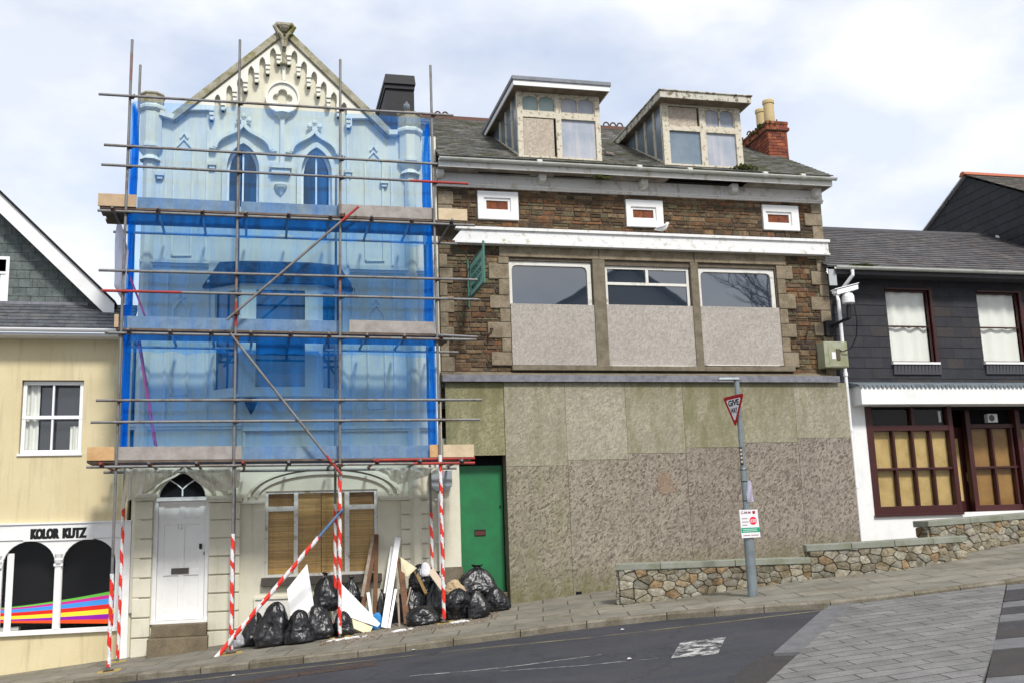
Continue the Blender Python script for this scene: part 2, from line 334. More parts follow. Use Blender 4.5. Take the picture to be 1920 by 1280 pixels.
def osb(name, tint, dk, contrast=1, algae=0, az=None, rust=None, loc=(0, 0, 0)):
    m, t, p, o = nodes(name); w = noi(t, coords(t, loc=loc), 6, 3, .6, 1)
    cols = []
    for k, (sc, rt) in enumerate((((42, 42, 15), (0, .18, 0)), ((17, 40, 40), (0, .5, 0)), ((36, 36, 14), (0, -.35, 0)))):
        v0_ = coords(t, (1, 1, 1), rt, loc); mp_ = N_(t, 'ShaderNodeMapping', {'Scale': sc}); t.links.new(v0_, mp_.inputs[0]); v = mp_.outputs[0]; vo = N_(t, 'ShaderNodeTexVoronoi', {'Scale': 1.0}); ad = N_(t, 'ShaderNodeVectorMath', operation='MULTIPLY_ADD'); ad.inputs[1].default_value = (1.6,)*3
        t.links.new(w, ad.inputs[0]); t.links.new(v, ad.inputs[2]); t.links.new(ad.outputs[0], vo.inputs['Vector']); sp = N_(t, 'ShaderNodeSeparateColor'); t.links.new(vo.outputs['Color'], sp.inputs[0]); cols.append((sp.outputs[0], sp.outputs[1]))
    f1 = N_(t, 'ShaderNodeMath', operation='GREATER_THAN'); f1.inputs[1].default_value = .55; t.links.new(cols[2][1], f1.inputs[0])
    f2 = N_(t, 'ShaderNodeMath', operation='GREATER_THAN'); f2.inputs[1].default_value = .6; t.links.new(cols[1][1], f2.inputs[0])
    g = mixn(t, f1.outputs[0], cols[0][0], cols[2][0]); g = mixn(t, f2.outputs[0], g, cols[1][0])
    r = N_(t, 'ShaderNodeValToRGB'); el = r.color_ramp.elements; c = contrast
    lt = tuple(min(1, x*(1+.38*c)) for x in tint)
    el[0].position = .05; el[0].color = (*mixc(tint, dk, min(1, c*.85)), 1); el[1].position = .5; el[1].color = (*tint, 1)
    e3 = el.new(.95); e3.color = (*lt, 1); e4 = el.new(.25); e4.color = (*mixc(tint, dk, .35*c), 1); t.links.new(g, r.inputs[0]); base = r.outputs[0]
    base = mixn(t, ramp(t, noi(t, coords(t, loc=loc), .9, 5), .4, .7, (0, 0, 0, 1), (.35,)*3+(1,)), base, mixc(tint, (.05, .04, .03), .4))
    if algae:
        a = ramp(t, noi(t, coords(t, (2.5, 2.5, .7), loc=loc), 1.3, 8, .7), .62-algae*.3, .85-algae*.3, (0, 0, 0, 1), (.85,)*3+(1,)); base = mixn(t, a, base, (.16, .155, .08))
    if az:
        for z0, z1 in az:
            s = N_(t, 'ShaderNodeSeparateXYZ'); t.links.new(coords(t), s.inputs[0]); mr = N_(t, 'ShaderNodeMapRange', {1: z0, 2: z1, 3: 0.0, 4: 1.0}); t.links.new(s.outputs[2], mr.inputs[0])
            ml = N_(t, 'ShaderNodeMath', operation='MULTIPLY'); t.links.new(mr.outputs[0], ml.inputs[0]); t.links.new(ramp(t, noi(t, coords(t, (3.5, 3.5, .6)), 1.5, 8, .7), .3, .6), ml.inputs[1]); base = mixn(t, ml.outputs[0], base, (.135, .125, .06))
    t.links.new(base, p.inputs['Base Color']); p.inputs['Roughness'].default_value = .85; p.inputs['Specular IOR Level'].default_value = .15
    b = N_(t, 'ShaderNodeBump', {'Strength': .25, 'Distance': .01}); t.links.new(g, b.inputs['Height']); t.links.new(b.outputs[0], p.inputs['Normal'])
    return m

# ================================================================ ground
def asphalt():
    m, t, p, o = nodes('asphalt'); v = coords(t); base = mixn(t, ramp(t, noi(t, v, .7, 6), .35, .7), (.030, .032, .042), (.046, .047, .058))
    base = mixn(t, ramp(t, noi(t, coords(t, (.25, 1.6, 1), (0, 0, rad(24))), 1.2, 5), .45, .7, (0, 0, 0, 1), (.6,)*3+(1,)), base, (.058, .056, .058))
    vo = N_(t, 'ShaderNodeTexVoronoi', {'Scale': .55}, feature='DISTANCE_TO_EDGE'); w_ = N_(t, 'ShaderNodeVectorMath', operation='MULTIPLY_ADD'); w_.inputs[1].default_value = (.9,)*3; t.links.new(noi(t, v, 2, 5, .6, 1), w_.inputs[0]); t.links.new(v, w_.inputs[2]); t.links.new(w_.outputs[0], vo.inputs[0])
    base = mixn(t, ramp(t, vo.outputs[0], .0, .012, (.75,)*3+(1,), (0, 0, 0, 1)), base, (.014, .014, .017)); base = mixn(t, ramp(t, noi(t, v, .5, 3), .56, .60, (0, 0, 0, 1), (.5,)*3+(1,)), base, (.024, .024, .030))
    base = mixn(t, 1, base, ramp(t, noi(t, v, 11, 6, .8), .3, .7, (.78,)*3+(1,), (1.2,)*3+(1,)), 'MULTIPLY'); base = mixn(t, 1, base, ramp(t, noi(t, v, 70, 2, .8), .3, .72, (.62,)*3+(1,), (1.25,)*3+(1,)), 'MULTIPLY')
    t.links.new(base, p.inputs['Base Color']); p.inputs['Roughness'].default_value = .7; p.inputs['Specular IOR Level'].default_value = .4
    b = N_(t, 'ShaderNodeBump', {'Strength': .5, 'Distance': .01}); t.links.new(noi(t, v, 90, 2), b.inputs['Height']); t.links.new(b.outputs[0], p.inputs['Normal']); return m
asph = asphalt()
def slabs(name, c1, c2, mort, bw, rh, rot=0, off=.5, loc=(0, 0, 0), ms=.012, moss=None, rough=.75, rnd=.0):
    m, t, p, o = nodes(name); v = coords(t, (1, 1, 1), (0, 0, rot), loc)
    if rnd:
        w = N_(t, 'ShaderNodeVectorMath', operation='MULTIPLY_ADD'); w.inputs[1].default_value = (rnd,)*3; t.links.new(noi(t, v, 1.2, 2, .5, 1), w.inputs[0]); t.links.new(v, w.inputs[2]); v2 = w.outputs[0]
    else: v2 = v
    br = N_(t, 'ShaderNodeTexBrick', {'Color1': (*c1, 1), 'Color2': (*c2, 1), 'Mortar': (*mort, 1), 'Scale': 1.0, 'Mortar Size': ms, 'Mortar Smooth': .4, 'Bias': 0, 'Brick Width': bw, 'Row Height': rh}, offset=off)
    t.links.new(v2, br.inputs[0]); base = br.outputs[0]
    base = mixn(t, 1, base, ramp(t, noi(t, v, 2.2, 7, .65), .3, .7, (.68,)*3+(1,), (1.15,)*3+(1,)), 'MULTIPLY')
    base = mixn(t, 1, base, ramp(t, noi(t, v, 45, 3, .7), .3, .7, (.75,)*3+(1,), (1.15,)*3+(1,)), 'MULTIPLY')
    if moss: base = mixn(t, ramp(t, noi(t, v, .8, 8, .7), .52, .68), base, moss)
    t.links.new(base, p.inputs['Base Color']); p.inputs['Roughness'].default_value = rough; p.inputs['Specular IOR Level'].default_value = .3
    b = N_(t, 'ShaderNodeBump', {'Strength': .4, 'Distance': .01}); t.links.new(br.outputs['Fac'], b.inputs['Height']); b.invert = True
    b2_ = N_(t, 'ShaderNodeBump', {'Strength': .3, 'Distance': .01}); t.links.new(noi(t, v, 50, 4), b2_.inputs['Height']); t.links.new(b.outputs[0], b2_.inputs['Normal']); t.links.new(b2_.outputs[0], p.inputs['Normal']); return m
pavm = slabs('pavement flags', (.25, .23, .185), (.195, .185, .155), (.075, .065, .05), .9, .62, rad(15), .5, (.2, .1, 0), .014, (.13, .12, .085), rnd=.03)
pavepad = slabs('grey block paving', (.205, .20, .195), (.16, .157, .152), (.05, .048, .046), .62, .24, rad(8), .37, (0, 0, 0), .011, rnd=.14)
bandlt = mat('pale grey setts', (.165, .165, .17), .75, (.12, .12, .125), 5, grain=.15, bump=.3)
banddk = mat('dark setts', (.045, .043, .048), .75, (.065, .06, .06), 5, grain=.2, bump=.3)
patchm = mat('worn brown asphalt', (.062, .055, .052), .8, (.045, .043, .045), 3, grain=.25, gs=60, bump=.4)
settred = slabs('red brown gutter setts', (.085, .055, .045), (.06, .045, .04), (.03, .028, .026), .22, .11, rad(22), .5)
def paint(name, col, lo, hi, sc=9, al=.85):
    m, t, p, o = nodes(name); v = coords(t); p.inputs['Base Color'].default_value = (*col, 1); p.inputs['Roughness'].default_value = .7
    tr = N_(t, 'ShaderNodeBsdfTransparent'); x = N_(t, 'ShaderNodeMixShader'); t.links.new(ramp(t, noi(t, v, sc, 8, .75), lo, hi, (0, 0, 0, 1), (al, al, al, 1)), x.inputs[0]); t.links.new(tr.outputs[0], x.inputs[1]); t.links.new(p.outputs[0], x.inputs[2]); t.links.new(x.outputs[0], o.inputs[0]); return m
wpaint = paint('worn white road paint', (.52, .52, .50), .46, .60, 5, .9); wfaint = paint('faint white road paint', (.4, .4, .4), .42, .62, 5, .7); ypaint = paint('faded yellow road paint', (.26, .22, .12), .38, .68, 2.2, .75)

KERBPX = [(376, 1250), (467, 1241), (671, 1219), (850, 1197), (1100, 1165), (1250, 1149), (1432, 1135), (1557, 1127), (1715, 1110), (1886, 1089), (1990, 1070)]
kp = [gr(*q) for q in KERBPX]
d0 = (kp[2]-kp[0]).normalized(); kp = [kp[0]-d0*30, kp[0]-d0*3]+kp; kp += [kp[-1]+(kp[-1]-kp[-2]).normalized()*40]
KD = .10
def gpt(x, y, d=0): return Vector((x, y, gz(x, y, d)))
# far sheet, below everything
m = M(); xs = [-70, -30, -8, 0, 8, 16, 30, 60, 110, 200]; ys = [-90, -45, -24, -12, -4, 4, 14, 40, 120, 400]
for i in range(len(xs)-1):
    for j in range(len(ys)-1):
        m.poly([gpt(a, b, -.35) for a, b in ((xs[i], ys[j]), (xs[i+1], ys[j]), (xs[i+1], ys[j+1]), (xs[i], ys[j+1]))])
tag(m.build('ground', mat('bare earth', (.16, .14, .11), .95, (.12, .12, .08), .3)), kind='structure')
# road surface
m = M()
for i in range(-24, 70, 2):
    for j in range(-30, 0, 2): m.poly([gpt(i, j, -KD), gpt(i+2, j, -KD), gpt(i+2, j+2, -KD), gpt(i, j+2, -KD)])
tag(m.build('road', asph), kind='structure')
m = M()
for a, b in zip(kp[:-1], kp[1:]):
    n = max(1, int((b-a).length/1.5))
    for k in range(n):
        p, q = a.lerp(b, k/n), a.lerp(b, (k+1)/n); m.poly([gpt(p.x, p.y+.13), gpt(q.x, q.y+.13), gpt(q.x, 1), gpt(p.x, 1)])
tag(m.build('pavement', pavm), kind='structure')
m = M(); gap = .006
acc = 0
for i, (a, b) in enumerate(zip(kp[:-1], kp[1:])):
    n = max(1, round((b-a).length/.92)); d = (b-a).normalized(); nn = Vector((-d.y, d.x, 0)).normalized()*.15
    for k in range(n):
        p, q = a.lerp(b, k/n)+d*gap, a.lerp(b, (k+1)/n)-d*gap; h = .006+random.uniform(-.003, .003); m.col = pick([(1, 1, 1), (.85, .84, .8), (1.1, 1.08, 1.02)], .06)
        lo = [Vector((v.x, v.y, v.z-.2)) for v in (p, q, q+nn, p+nn)]; hi = [Vector((v.x, v.y, gz(v.x, v.y, h))) for v in (p, q, q+nn, p+nn)]
        r1 = [hi[0]-Vector((0, 0, .025)), hi[1]-Vector((0, 0, .025))]
        m.poly([lo[0], lo[1], r1[1], r1[0]]); s_ = Vector((nn.x, nn.y, 0))*.16
        m.poly([r1[0], r1[1], hi[1]+s_, hi[0]+s_]); m.poly([hi[0]+s_, hi[1]+s_, hi[2], hi[3]]); m.poly([lo[1], lo[2], hi[2], hi[1]+s_]); m.poly([lo[0], r1[0], hi[0]+s_, hi[3]])
granv = mat('granite kerbstone', (.24, .215, .17), .85, attr=True, col2=(.6, .58, .5), ns=4, grain=.2, bump=.3)
tag(m.build('kerb', granv), kind='structure')
def gpoly(name, px, dz, mt, mm=None):
    mm = mm or M(); mm.poly([gr(x, y, dz) for x, y in px]); return mm
# raised paved crossing
def sub(name, px, dz, mt):
    mm = M(); P = [gr(x, y, dz) for x, y in px]; mm.poly(P); lo = [v-Vector((0, 0, .12)) for v in P]
    for i in range(len(P)): j = (i+1) % len(P); mm.poly([P[i], P[j], lo[j], lo[i]])
    return tag(mm.build(name, mt), kind='structure')
sub('raised_crossing', [(1600, 1131), (1886, 1095), (1862, 1215), (1822, 1340), (1360, 1340), (1436, 1280)], -.03, pavepad)
sub('crossing_edge_strip', [(1540, 1144), (1556, 1134), (1603, 1129), (1509, 1216), (1501, 1221), (1450, 1223)], -.05, bandlt)
sub('asphalt_patch', [(1450, 1223), (1501, 1221), (1436, 1280), (1370, 1345), (1330, 1345), (1372, 1281), (1386, 1255), (1420, 1234)], -.088, patchm)
bands = [(1096, 1105, 0), (1105, 1126, 1), (1128, 1138, 0), (1139, 1151, 1), (1152, 1165, 0), (1166, 1182, 1), (1182, 1197, 2), (1198, 1217, 0), (1218, 1269, 2), (1270, 1345, 0)]
for a, b, k in bands:
    xl = lambda y: 1886-(y-1095)*.222
    sub('crossing_band', [(xl(a)+3, a), (2080, a-(2080-1886)*.10), (2080, b-(2080-1886)*.10), (xl(b)+3, b)], -.034 if k == 0 else -.04, (bandlt, banddk, patchm)[k])
def strip(name, px0, px1, w, dz, mt, seg=12):
    mm = M(); P = [gr(x, y, dz) for x, y in px0]
    for a, b in zip(P[:-1], P[1:]):
        d = (b-a); n = Vector((-d.y, d.x, 0)).normalized()*w/2; mm.poly([a-n, b-n, b+n, a+n])
    for i, v in enumerate(mm.v): mm.v[i] = Vector((v.x, v.y, gz(v.x, v.y, dz)))
    return tag(mm.build(name, mt), kind='structure')
strip('yellow_line', [(150, 1300), (326, 1278), (467, 1262), (700, 1236), (850, 1219), (1100, 1195), (1300, 1172), (1460, 1153), (1553, 1142)], None, .10, -KD+.006, ypaint)
strip('gutter_setts', [(430, 1284), (560, 1262), (706, 1242)], None, .42, -KD+.004, settred)
strip('white_line', [(769, 1266), (880, 1257), (972, 1247), (1128, 1226)], None, .06, -KD+.006, wfaint)
strip('white_line', [(940, 1257), (1100, 1246), (1237, 1232)], None, .05, -KD+.006, wfaint)
m = gpoly('x', [(1258, 1233), (1346, 1225), (1361, 1193), (1276, 1203)], -KD+.006, None)
tag(m.build('worn_marking', wpaint), kind='structure')

# ================================================================ low stone walls
stonepal = [(.33, .30, .22), (.30, .25, .17), (.38, .35, .27), (.26, .24, .19), (.33, .27, .18), (.28, .27, .22), (.38, .35, .28), (.30, .21, .12), (.24, .21, .15), (.31, .29, .24), (.34, .32, .26)]
lowstone = mat('fieldstone', (.92, .92, .92), .9, attr=True, col2=(.55, .52, .45), ns=8, lo=.42, hi=.62, grain=.25, gs=28, bump=.7, bs=22, moss=(.12, .11, .06), mo=(.66, .76), ms=4)
def stone_face(mm, basepts, zt0, zt1, seed, cell=.17, depth=.05):
    rnd = random.Random(seed); L = [0]
    for a, b in zip(basepts[:-1], basepts[1:]): L.append(L[-1]+(Vector((b.x-a.x, b.y-a.y, 0))).length)
    tot = L[-1]
    def pos(s, z, out):
        s = max(0, min(tot, s)); i = max(k for k in range(len(L)-1) if L[k] <= s+1e-9); t = (s-L[i])/(L[i+1]-L[i]); a, b = basepts[i], basepts[i+1]
        d = Vector((b.x-a.x, b.y-a.y, 0)).normalized(); n = Vector((d.y, -d.x, 0)); p = a.lerp(b, t); return Vector((p.x, p.y, 0))+n*out+Vector((0, 0, z))
    def zb(s):
        p = pos(s, 0, 0); return gz(p.x, p.y)
    seeds = []; H = max(zt0-zb(0), zt1-zb(tot), zt0-zb(tot))+.1; zmin = min(zb(0), zb(tot))-.08; zmax = max(zt0, zt1)+.05
    z = zmin; r = 0
    while z < zmax+.1:
        s = rnd.random()*.2
        while s < tot+.2:
            w = cell*rnd.uniform(.6, 1.9); seeds.append((s, z+rnd.uniform(-.05, .05), rnd.uniform(.8, 1.2))); s += w
        z += cell*rnd.uniform(.55, .85); r += 1
    for i, (sx, sz, _) in enumerate(seeds):
        p = [(sx-.3, sz-.25), (sx+.3, sz-.25), (sx+.3, sz+.25), (sx-.3, sz+.25)]
        for j, (qx, qz, _) in enumerate(seeds):
            if i == j or abs(qx-sx) > .5 or abs(qz-sz) > .4: continue
            dx, dz = qx-sx, (qz-sz)*1.5; mxx, mz = (qx+sx)/2, (qz+sz)/2*1.5
            p2 = clip([(a, b*1.5) for a, b in p], dx, dz, dx*mxx+dz*mz); p = [(a, b/1.5) for a, b in p2]
            if len(p) < 3: break
        if len(p) < 3: continue
        ztop = lambda s: zt0+(zt1-zt0)*s/tot
        p = clip(p, 1, 0, tot); p = clip(p, -1, 0, 0) if p else p
        if len(p) < 3: continue
        sl = (zt1-zt0)/tot; p = clip(p, -sl, 1, zt0)
        if len(p) < 3: continue
        sb = (zb(tot)-zb(0))/tot; p = clip(p, sb, -1, -zb(0)+.03)
        if len(p) < 3: continue
        ar = abs(sum(p[k][0]*p[(k+1) % len(p)][1]-p[(k+1) % len(p)][0]*p[k][1] for k in range(len(p))))/2
        if ar < .0012: continue
        cx = sum(a for a, _ in p)/len(p); cz = sum(b for _, b in p)/len(p)
        # round the corners: subdivide
        q = []
        for k in range(len(p)):
            a, b = p[k], p[(k+1) % len(p)]; q += [(a[0]*.90+b[0]*.10, a[1]*.90+b[1]*.10), (a[0]*.5+b[0]*.5+rnd.uniform(-.004, .004), a[1]*.5+b[1]*.5+rnd.uniform(-.004, .004)), (a[0]*.10+b[0]*.90, a[1]*.10+b[1]*.90)]
        dp = depth*rnd.uniform(.6, 1.2); kk = rnd.uniform(.95, 1.4); mm.col = tuple(x*kk for x in rnd.choice(stonepal)); k0 = len(mm.v); n = len(q)
        rings = [(.97, -.01), (.955, dp*.6), (.87, dp*.95), (.45, dp*1.02)]
        for sc, o in rings:
            for a, b in q:
                s_, z_ = cx+(a-cx)*sc, cz+(b-cz)*sc; mm.v.append(pos(s_, z_, o+.012*noise.noise(Vector((s_*9, z_*9, seed)))*(o > 0)))
        mm.v.append(pos(cx, cz, dp*1.1))
        for rr in range(3):
            for k in range(n): mm.face((k0+rr*n+k, k0+rr*n+(k+1) % n, k0+(rr+1)*n+(k+1) % n, k0+(rr+1)*n+k))
        for k in range(n): mm.face((k0+3*n+k, k0+3*n+(k+1) % n, k0+4*n))
    mm.col = (1, 1, 1)
wmort = mat('buff wall mortar', (.15, .13, .095), .95, (.09, .08, .06), 6, grain=.25, bump=.5)
def low_wall(px_base, cop0, cop1, label, seed, back=.32, setback=0, ends=(True, True)):
    bp = [gr(*q) for q in px_base]
    if setback: bp = [Vector((p.x, p.y+setback, gz(p.x, p.y+setback))) for p in bp]
    t0 = up(bp[0], cop0).z; t1 = up(bp[-1], cop1).z; th = .11
    root = thing('stone_wall', label, 'wall', tuple(bp[0]), 'low stone garden walls along the pavement')
    mm = M()
    n = []
    for i, p in enumerate(bp):
        a, b = bp[max(0, i-1)], bp[min(len(bp)-1, i+1)]; d = Vector((b.x-a.x, b.y-a.y, 0)).normalized(); n.append(Vector((-d.y, d.x, 0)))
    L = [0]
    for a, b in zip(bp[:-1], bp[1:]): L.append(L[-1]+(b-a).length)
    zt = [t0+(t1-t0)*l/L[-1] for l in L]
    for i in range(len(bp)-1):
        a, b = bp[i], bp[i+1]; mm.hexa([(a.x, a.y, a.z-.2), (b.x, b.y, b.z-.2), tuple(b+n[i+1]*back-Vector((0, 0, .2))), tuple(a+n[i]*back-Vector((0, 0, .2))),
                 (a.x, a.y, zt[i]-th), (b.x, b.y, zt[i+1]-th), (b.x+n[i+1].x*back, b.y+n[i+1].y*back, zt[i+1]-th), (a.x+n[i].x*back, a.y+n[i].y*back, zt[i]-th)])
    mm.build('wall_core', wmort, root)
    mm = M(); stone_face(mm, bp, t0-th, t1-th, seed)
    if ends[0]: stone_face(mm, [bp[0]+n[0]*back, bp[0]], t0-th, t0-th, seed+50)
    mm.build('stonework', lowstone, root)
    ov = .06; pos = 0
    for i in range(len(bp)-1):
        k = max(1, round((L[i+1]-L[i])/.95))
        for j in range(k):
            u0, u1 = j/k, (j+1)/k; a = bp[i].lerp(bp[i+1], u0); b = bp[i].lerp(bp[i+1], u1); za = zt[i]+(zt[i+1]-zt[i])*u0; zb_ = zt[i]+(zt[i+1]-zt[i])*u1; na = n[i].lerp(n[i+1], u0); nb = n[i].lerp(n[i+1], u1)
            d = (bp[i+1]-bp[i]).normalized(); g = d*.004; e0 = d*(-.05 if (i == 0 and j == 0) else 0)
            mm = M(); A, B = a+g+e0, b-g; dz = random.uniform(-.004, .004)
            mm.hexa([(A.x-na.x*ov, A.y-na.y*ov, za-th+dz), (B.x-nb.x*ov, B.y-nb.y*ov, zb_-th+dz), (B.x+nb.x*(back+ov), B.y+nb.y*(back+ov), zb_-th+dz), (A.x+na.x*(back+ov), A.y+na.y*(back+ov), za-th+dz),
                     (A.x-na.x*ov, A.y-na.y*ov, za+dz), (B.x-nb.x*ov, B.y-nb.y*ov, zb_+dz), (B.x+nb.x*(back+ov), B.y+nb.y*(back+ov), zb_+dz+.01), (A.x+na.x*(back+ov), A.y+na.y*(back+ov), za+dz+.01)])
            mm.build('coping_stone', copest, root, bevel=.012)
    return root
low_wall([(1163, 1133), (1240, 1125), (1380, 1104), (1521, 1085)], 1056, 1044, 'lowest stretch of the stone garden wall, behind the give way sign post', 11)
low_wall([(1521, 1085), (1600, 1077), (1680, 1068), (1750, 1057), (1812, 1044)], 1021, 1003, 'middle stretch of the stone garden wall, one step up and curving uphill', 23)
low_wall([(1765, 1046), (1840, 1034), (1900, 1023), (1990, 1008), (2060, 996)], 976, 952, 'highest stretch of the stone garden wall, below the dark red shopfront', 37, setback=.28)

# ================================================================ shared building pieces
def win(parent, r, Y, fm, xs=(), zs=(), pane=None, fw=.05, bw=.03, d=.05, name='window', inset=.03, sill=None, label=None):
    """frame with bars at the given fractions; glass set back by inset; pane is a child of the frame"""
    x0, x1, z0, z1 = r; m = M()
    m.box(x0, x0+fw, Y, Y+d, z0, z1); m.box(x1-fw, x1, Y, Y+d, z0, z1); m.box(x0+fw, x1-fw, Y+.001, Y+d, z0, z0+fw); m.box(x0+fw, x1-fw, Y+.001, Y+d, z1-fw, z1)
    for f in xs: c_ = x0+(x1-x0)*f; m.box(c_-bw/2, c_+bw/2, Y+.004, Y+d-.002, z0+fw, z1-fw)
    for f in zs: c_ = z0+(z1-z0)*f; m.box(x0+fw, x1-fw, Y+.007, Y+d-.004, c_-bw/2, c_+bw/2)
    o = m.build(name, fm, parent, bevel=.004)
    if label: o['label'] = label
    g = M(); g.box(x0+fw*.5, x1-fw*.5, Y+inset, Y+inset+.006, z0+fw*.5, z1-fw*.5); g.build('pane', pane or gdark, o)
    return o
def arc(x0, x1, zs, zt, n=14):       # round head from (x0, zs) over to (x1, zs)
    cx, rx = (x0+x1)/2, (x1-x0)/2; return [(cx-rx*math.cos(math.pi*i/n), zs+(zt-zs)*math.sin(math.pi*i/n)) for i in range(n+1)]
def bez(a, b, c_, d, n=8): return [tuple(a[k]*(1-t)**3+3*b[k]*t*(1-t)**2+3*c_[k]*t*t*(1-t)+d[k]*t**3 for k in (0, 1)) for t in [i/n for i in range(n+1)]]
def pointed(x0, x1, zs, zt, n=8, k=.62):
    cx, w, h = (x0+x1)/2, (x1-x0)/2, zt-zs
    L = bez((x0, zs), (x0, zs+h*k), (cx-w*.45, zt-h*.12), (cx, zt), n); R = [(2*cx-x, z) for x, z in L[::-1][1:]]; return L+R
def ogee(x0, x1, zs, zt, n=12):
    cx, w, h = (x0+x1)/2, (x1-x0)/2, zt-zs
    L = bez((x0, zs), (x0+w*.1, zs+h*.62), (cx-w*.22, zs+h*.50), (cx, zt), n); return L+[(2*cx-x, z) for x, z in L[::-1][1:]]
def curtainm(x0, x1, z0, z1, Y, folds=5, amp=.035, seed=0, bottom=None):
    m = M(); n = folds*8
    P = []
    for i in range(n+1):
        u = i/n; x = x0+(x1-x0)*u; y = Y+amp*math.sin(u*folds*2*math.pi+seed)+amp*.5*math.sin(u*folds*5+seed*2); P.append((x, y))
    for a, b in zip(P[:-1], P[1:]): m.poly([(a[0], a[1], z0), (b[0], b[1], z0), (b[0], b[1], z1), (a[0], a[1], z1)])
    return m
def gutterm(x0, x1, Y, z, r=.065):
    m = M(); prof = [(Y+r*math.cos(t), z+r*math.sin(t)) for t in [math.pi+math.pi*i/8 for i in range(9)]]+[(Y+(r-.012)*math.cos(t), z+(r-.012)*math.sin(t)) for t in [2*math.pi-math.pi*i/8 for i in range(9)]]
    m.profx(prof, x0, x1); return m
def text_on(s, r, Y, mt, parent, name='lettering', bold=.0, U=None, O=None, V=None, heavy=0):
    cu = bpy.data.curves.new('t', 'FONT'); cu.body = s; cu.offset = bold; cu.extrude = 0; cu.resolution_u = 3
    ob = bpy.data.objects.new('t', cu); C.objects.link(ob); bpy.context.view_layer.update(); me = bpy.data.meshes.new_from_object(ob.evaluated_get(bpy.context.evaluated_depsgraph_get()))
    bpy.data.objects.remove(ob); xs = [v.co.x for v in me.vertices]; zs = [v.co.y for v in me.vertices]; ax, bx, az, bz = min(xs), max(xs), min(zs), max(zs)
    m = M(); m.v = [None]*len(me.vertices)
    for i, v in enumerate(me.vertices):
        u, w = (v.co.x-ax)/(bx-ax), (v.co.y-az)/(bz-az)
        m.v[i] = (Vector((r[0]+(r[1]-r[0])*u, Y, r[2]+(r[3]-r[2])*w)) if O is None else Vector(O)+Vector(U)*u+Vector(V)*w)
    for p in me.polygons: m.face(list(p.vertices))
    if heavy:
        fs, vsx = list(m.f), list(m.v)
        for q, dx in enumerate((-heavy, heavy)):
            k_ = len(m.v); m.v += [v+Vector((dx, -.0006*(q+1), 0)) for v in vsx]
            for f_ in fs: m.face([k_+i for i in f_])
    bpy.data.meshes.remove(me)
    k = len(m.v); off = Vector((0, .004, 0)) if O is None else Vector(U).cross(Vector(V)).normalized()*(-.003)
    return m.build(name, mt, parent)

# ================================================================ yellow shop building on the left
yb = thing('shop_building', 'yellow rendered building with a slate gable and the hairdresser shopfront', 'building', (-4, 0, gz(-4, 0)))
XL, XR = -12.0, at(237, 1000).x
zf = at(120, 636).z
wy = RX(38, 155, 712, 850)
m = M(); shr = RX(-400, 243, 979, 1190); sz0, sz1 = at(120, 1184).z, at(120, 981).z
m.plate([(XL, -4), (XR, -4), (XR, sz0-.05), (XR, zf), (XL, zf)], [[(wy[0], wy[2]), (wy[1], wy[2]), (wy[1], wy[3]), (wy[0], wy[3])], [(-9.5, sz0), (XR-.16, sz0), (XR-.16, sz1-.26), (-9.5, sz1-.26)]], 0, .3)
m.build('wall', yellow, yb)
M().box(XL, XR, .3, 8, -4, zf).build('rear_wall', dark, yb)
# skirt roof with slates
eY, gY = -.32, .55; ez = at(100, 612, eY).z; rz = at(100, 571, gY).z; sl = math.hypot(gY-eY, rz-ez); V = ((0, (gY-eY)/sl, (rz-ez)/sl)); Nn = (0, -(rz-ez)/sl, (gY-eY)/sl)
pal_gs = [(.105, .115, .13), (.12, .13, .145), (.09, .10, .115), (.13, .135, .14)]; pal_gw = [(.135, .165, .155), (.12, .15, .145), (.15, .175, .165), (.13, .155, .15)]
m = M(); tiles(m, (XL, eY-.03, ez-.02), (1, 0, 0), V, Nn, [(0, 0), (XR-XL, 0), (XR-XL, sl+.03), (0, sl+.03)], .34, .155, .012, lambda u, v: pick(pal_gs, .08)); m.col = (.06, .065, .07); m.hexa([(XL, eY+.0, ez-.10), (XR, eY+.0, ez-.10), (XR, gY, rz-.10), (XL, gY, rz-.10), (XL, eY+.0, ez-.028), (XR, eY, ez-.028), (XR, gY, rz-.012), (XL, gY, rz-.012)]); m.build('roof', greyroofv, yb)
m = M(); m.box(XL, XR, eY, -.001, zf, zf+.05); m.box(XL, XR, eY-.02, eY, zf-.0, at(120, 627, eY).z); m.build('fascia', whitep, yb)
gutterm(XL, XR+.02, eY-.09, at(100, 621, eY-.09).z+.05).build('gutter', upvc, yb)
# gable
bA, bB = at(0, 400, .3), at(187, 580, .3); sx_ = (bB.z-bA.z)/(bB.x-bA.x); apx = XL+4.2; apz = bA.z+sx_*(apx-bA.x); gz0 = rz-.02
tri = [(apx-(apz-gz0)/-sx_, gz0), (bA.x+(gz0-bA.z)/sx_+.1, gz0), (apx, apz+.05)]
gw = RX(-62, 17, 481, 566, gY)
m = M(); m.plate([tri[0], tri[1], tri[2]], [], gY, gY+.25); m.build('gable_wall', dark, yb)
m = M(); tiles(m, (0, gY, 0), (1, 0, 0), (0, 0, 1), (0, -1, 0), [(-7.4, gz0), (tri[1][0], gz0), (tri[2][0] if tri[2][0] > -7.4 else -7.4, apz if tri[2][0] > -7.4 else bA.z+sx_*(-7.4-bA.x)+.05)], .235, .168, .010, lambda u, v: pick(pal_gw, .08), holes=[gw]); m.build('gable_slates', greyroofv, yb)
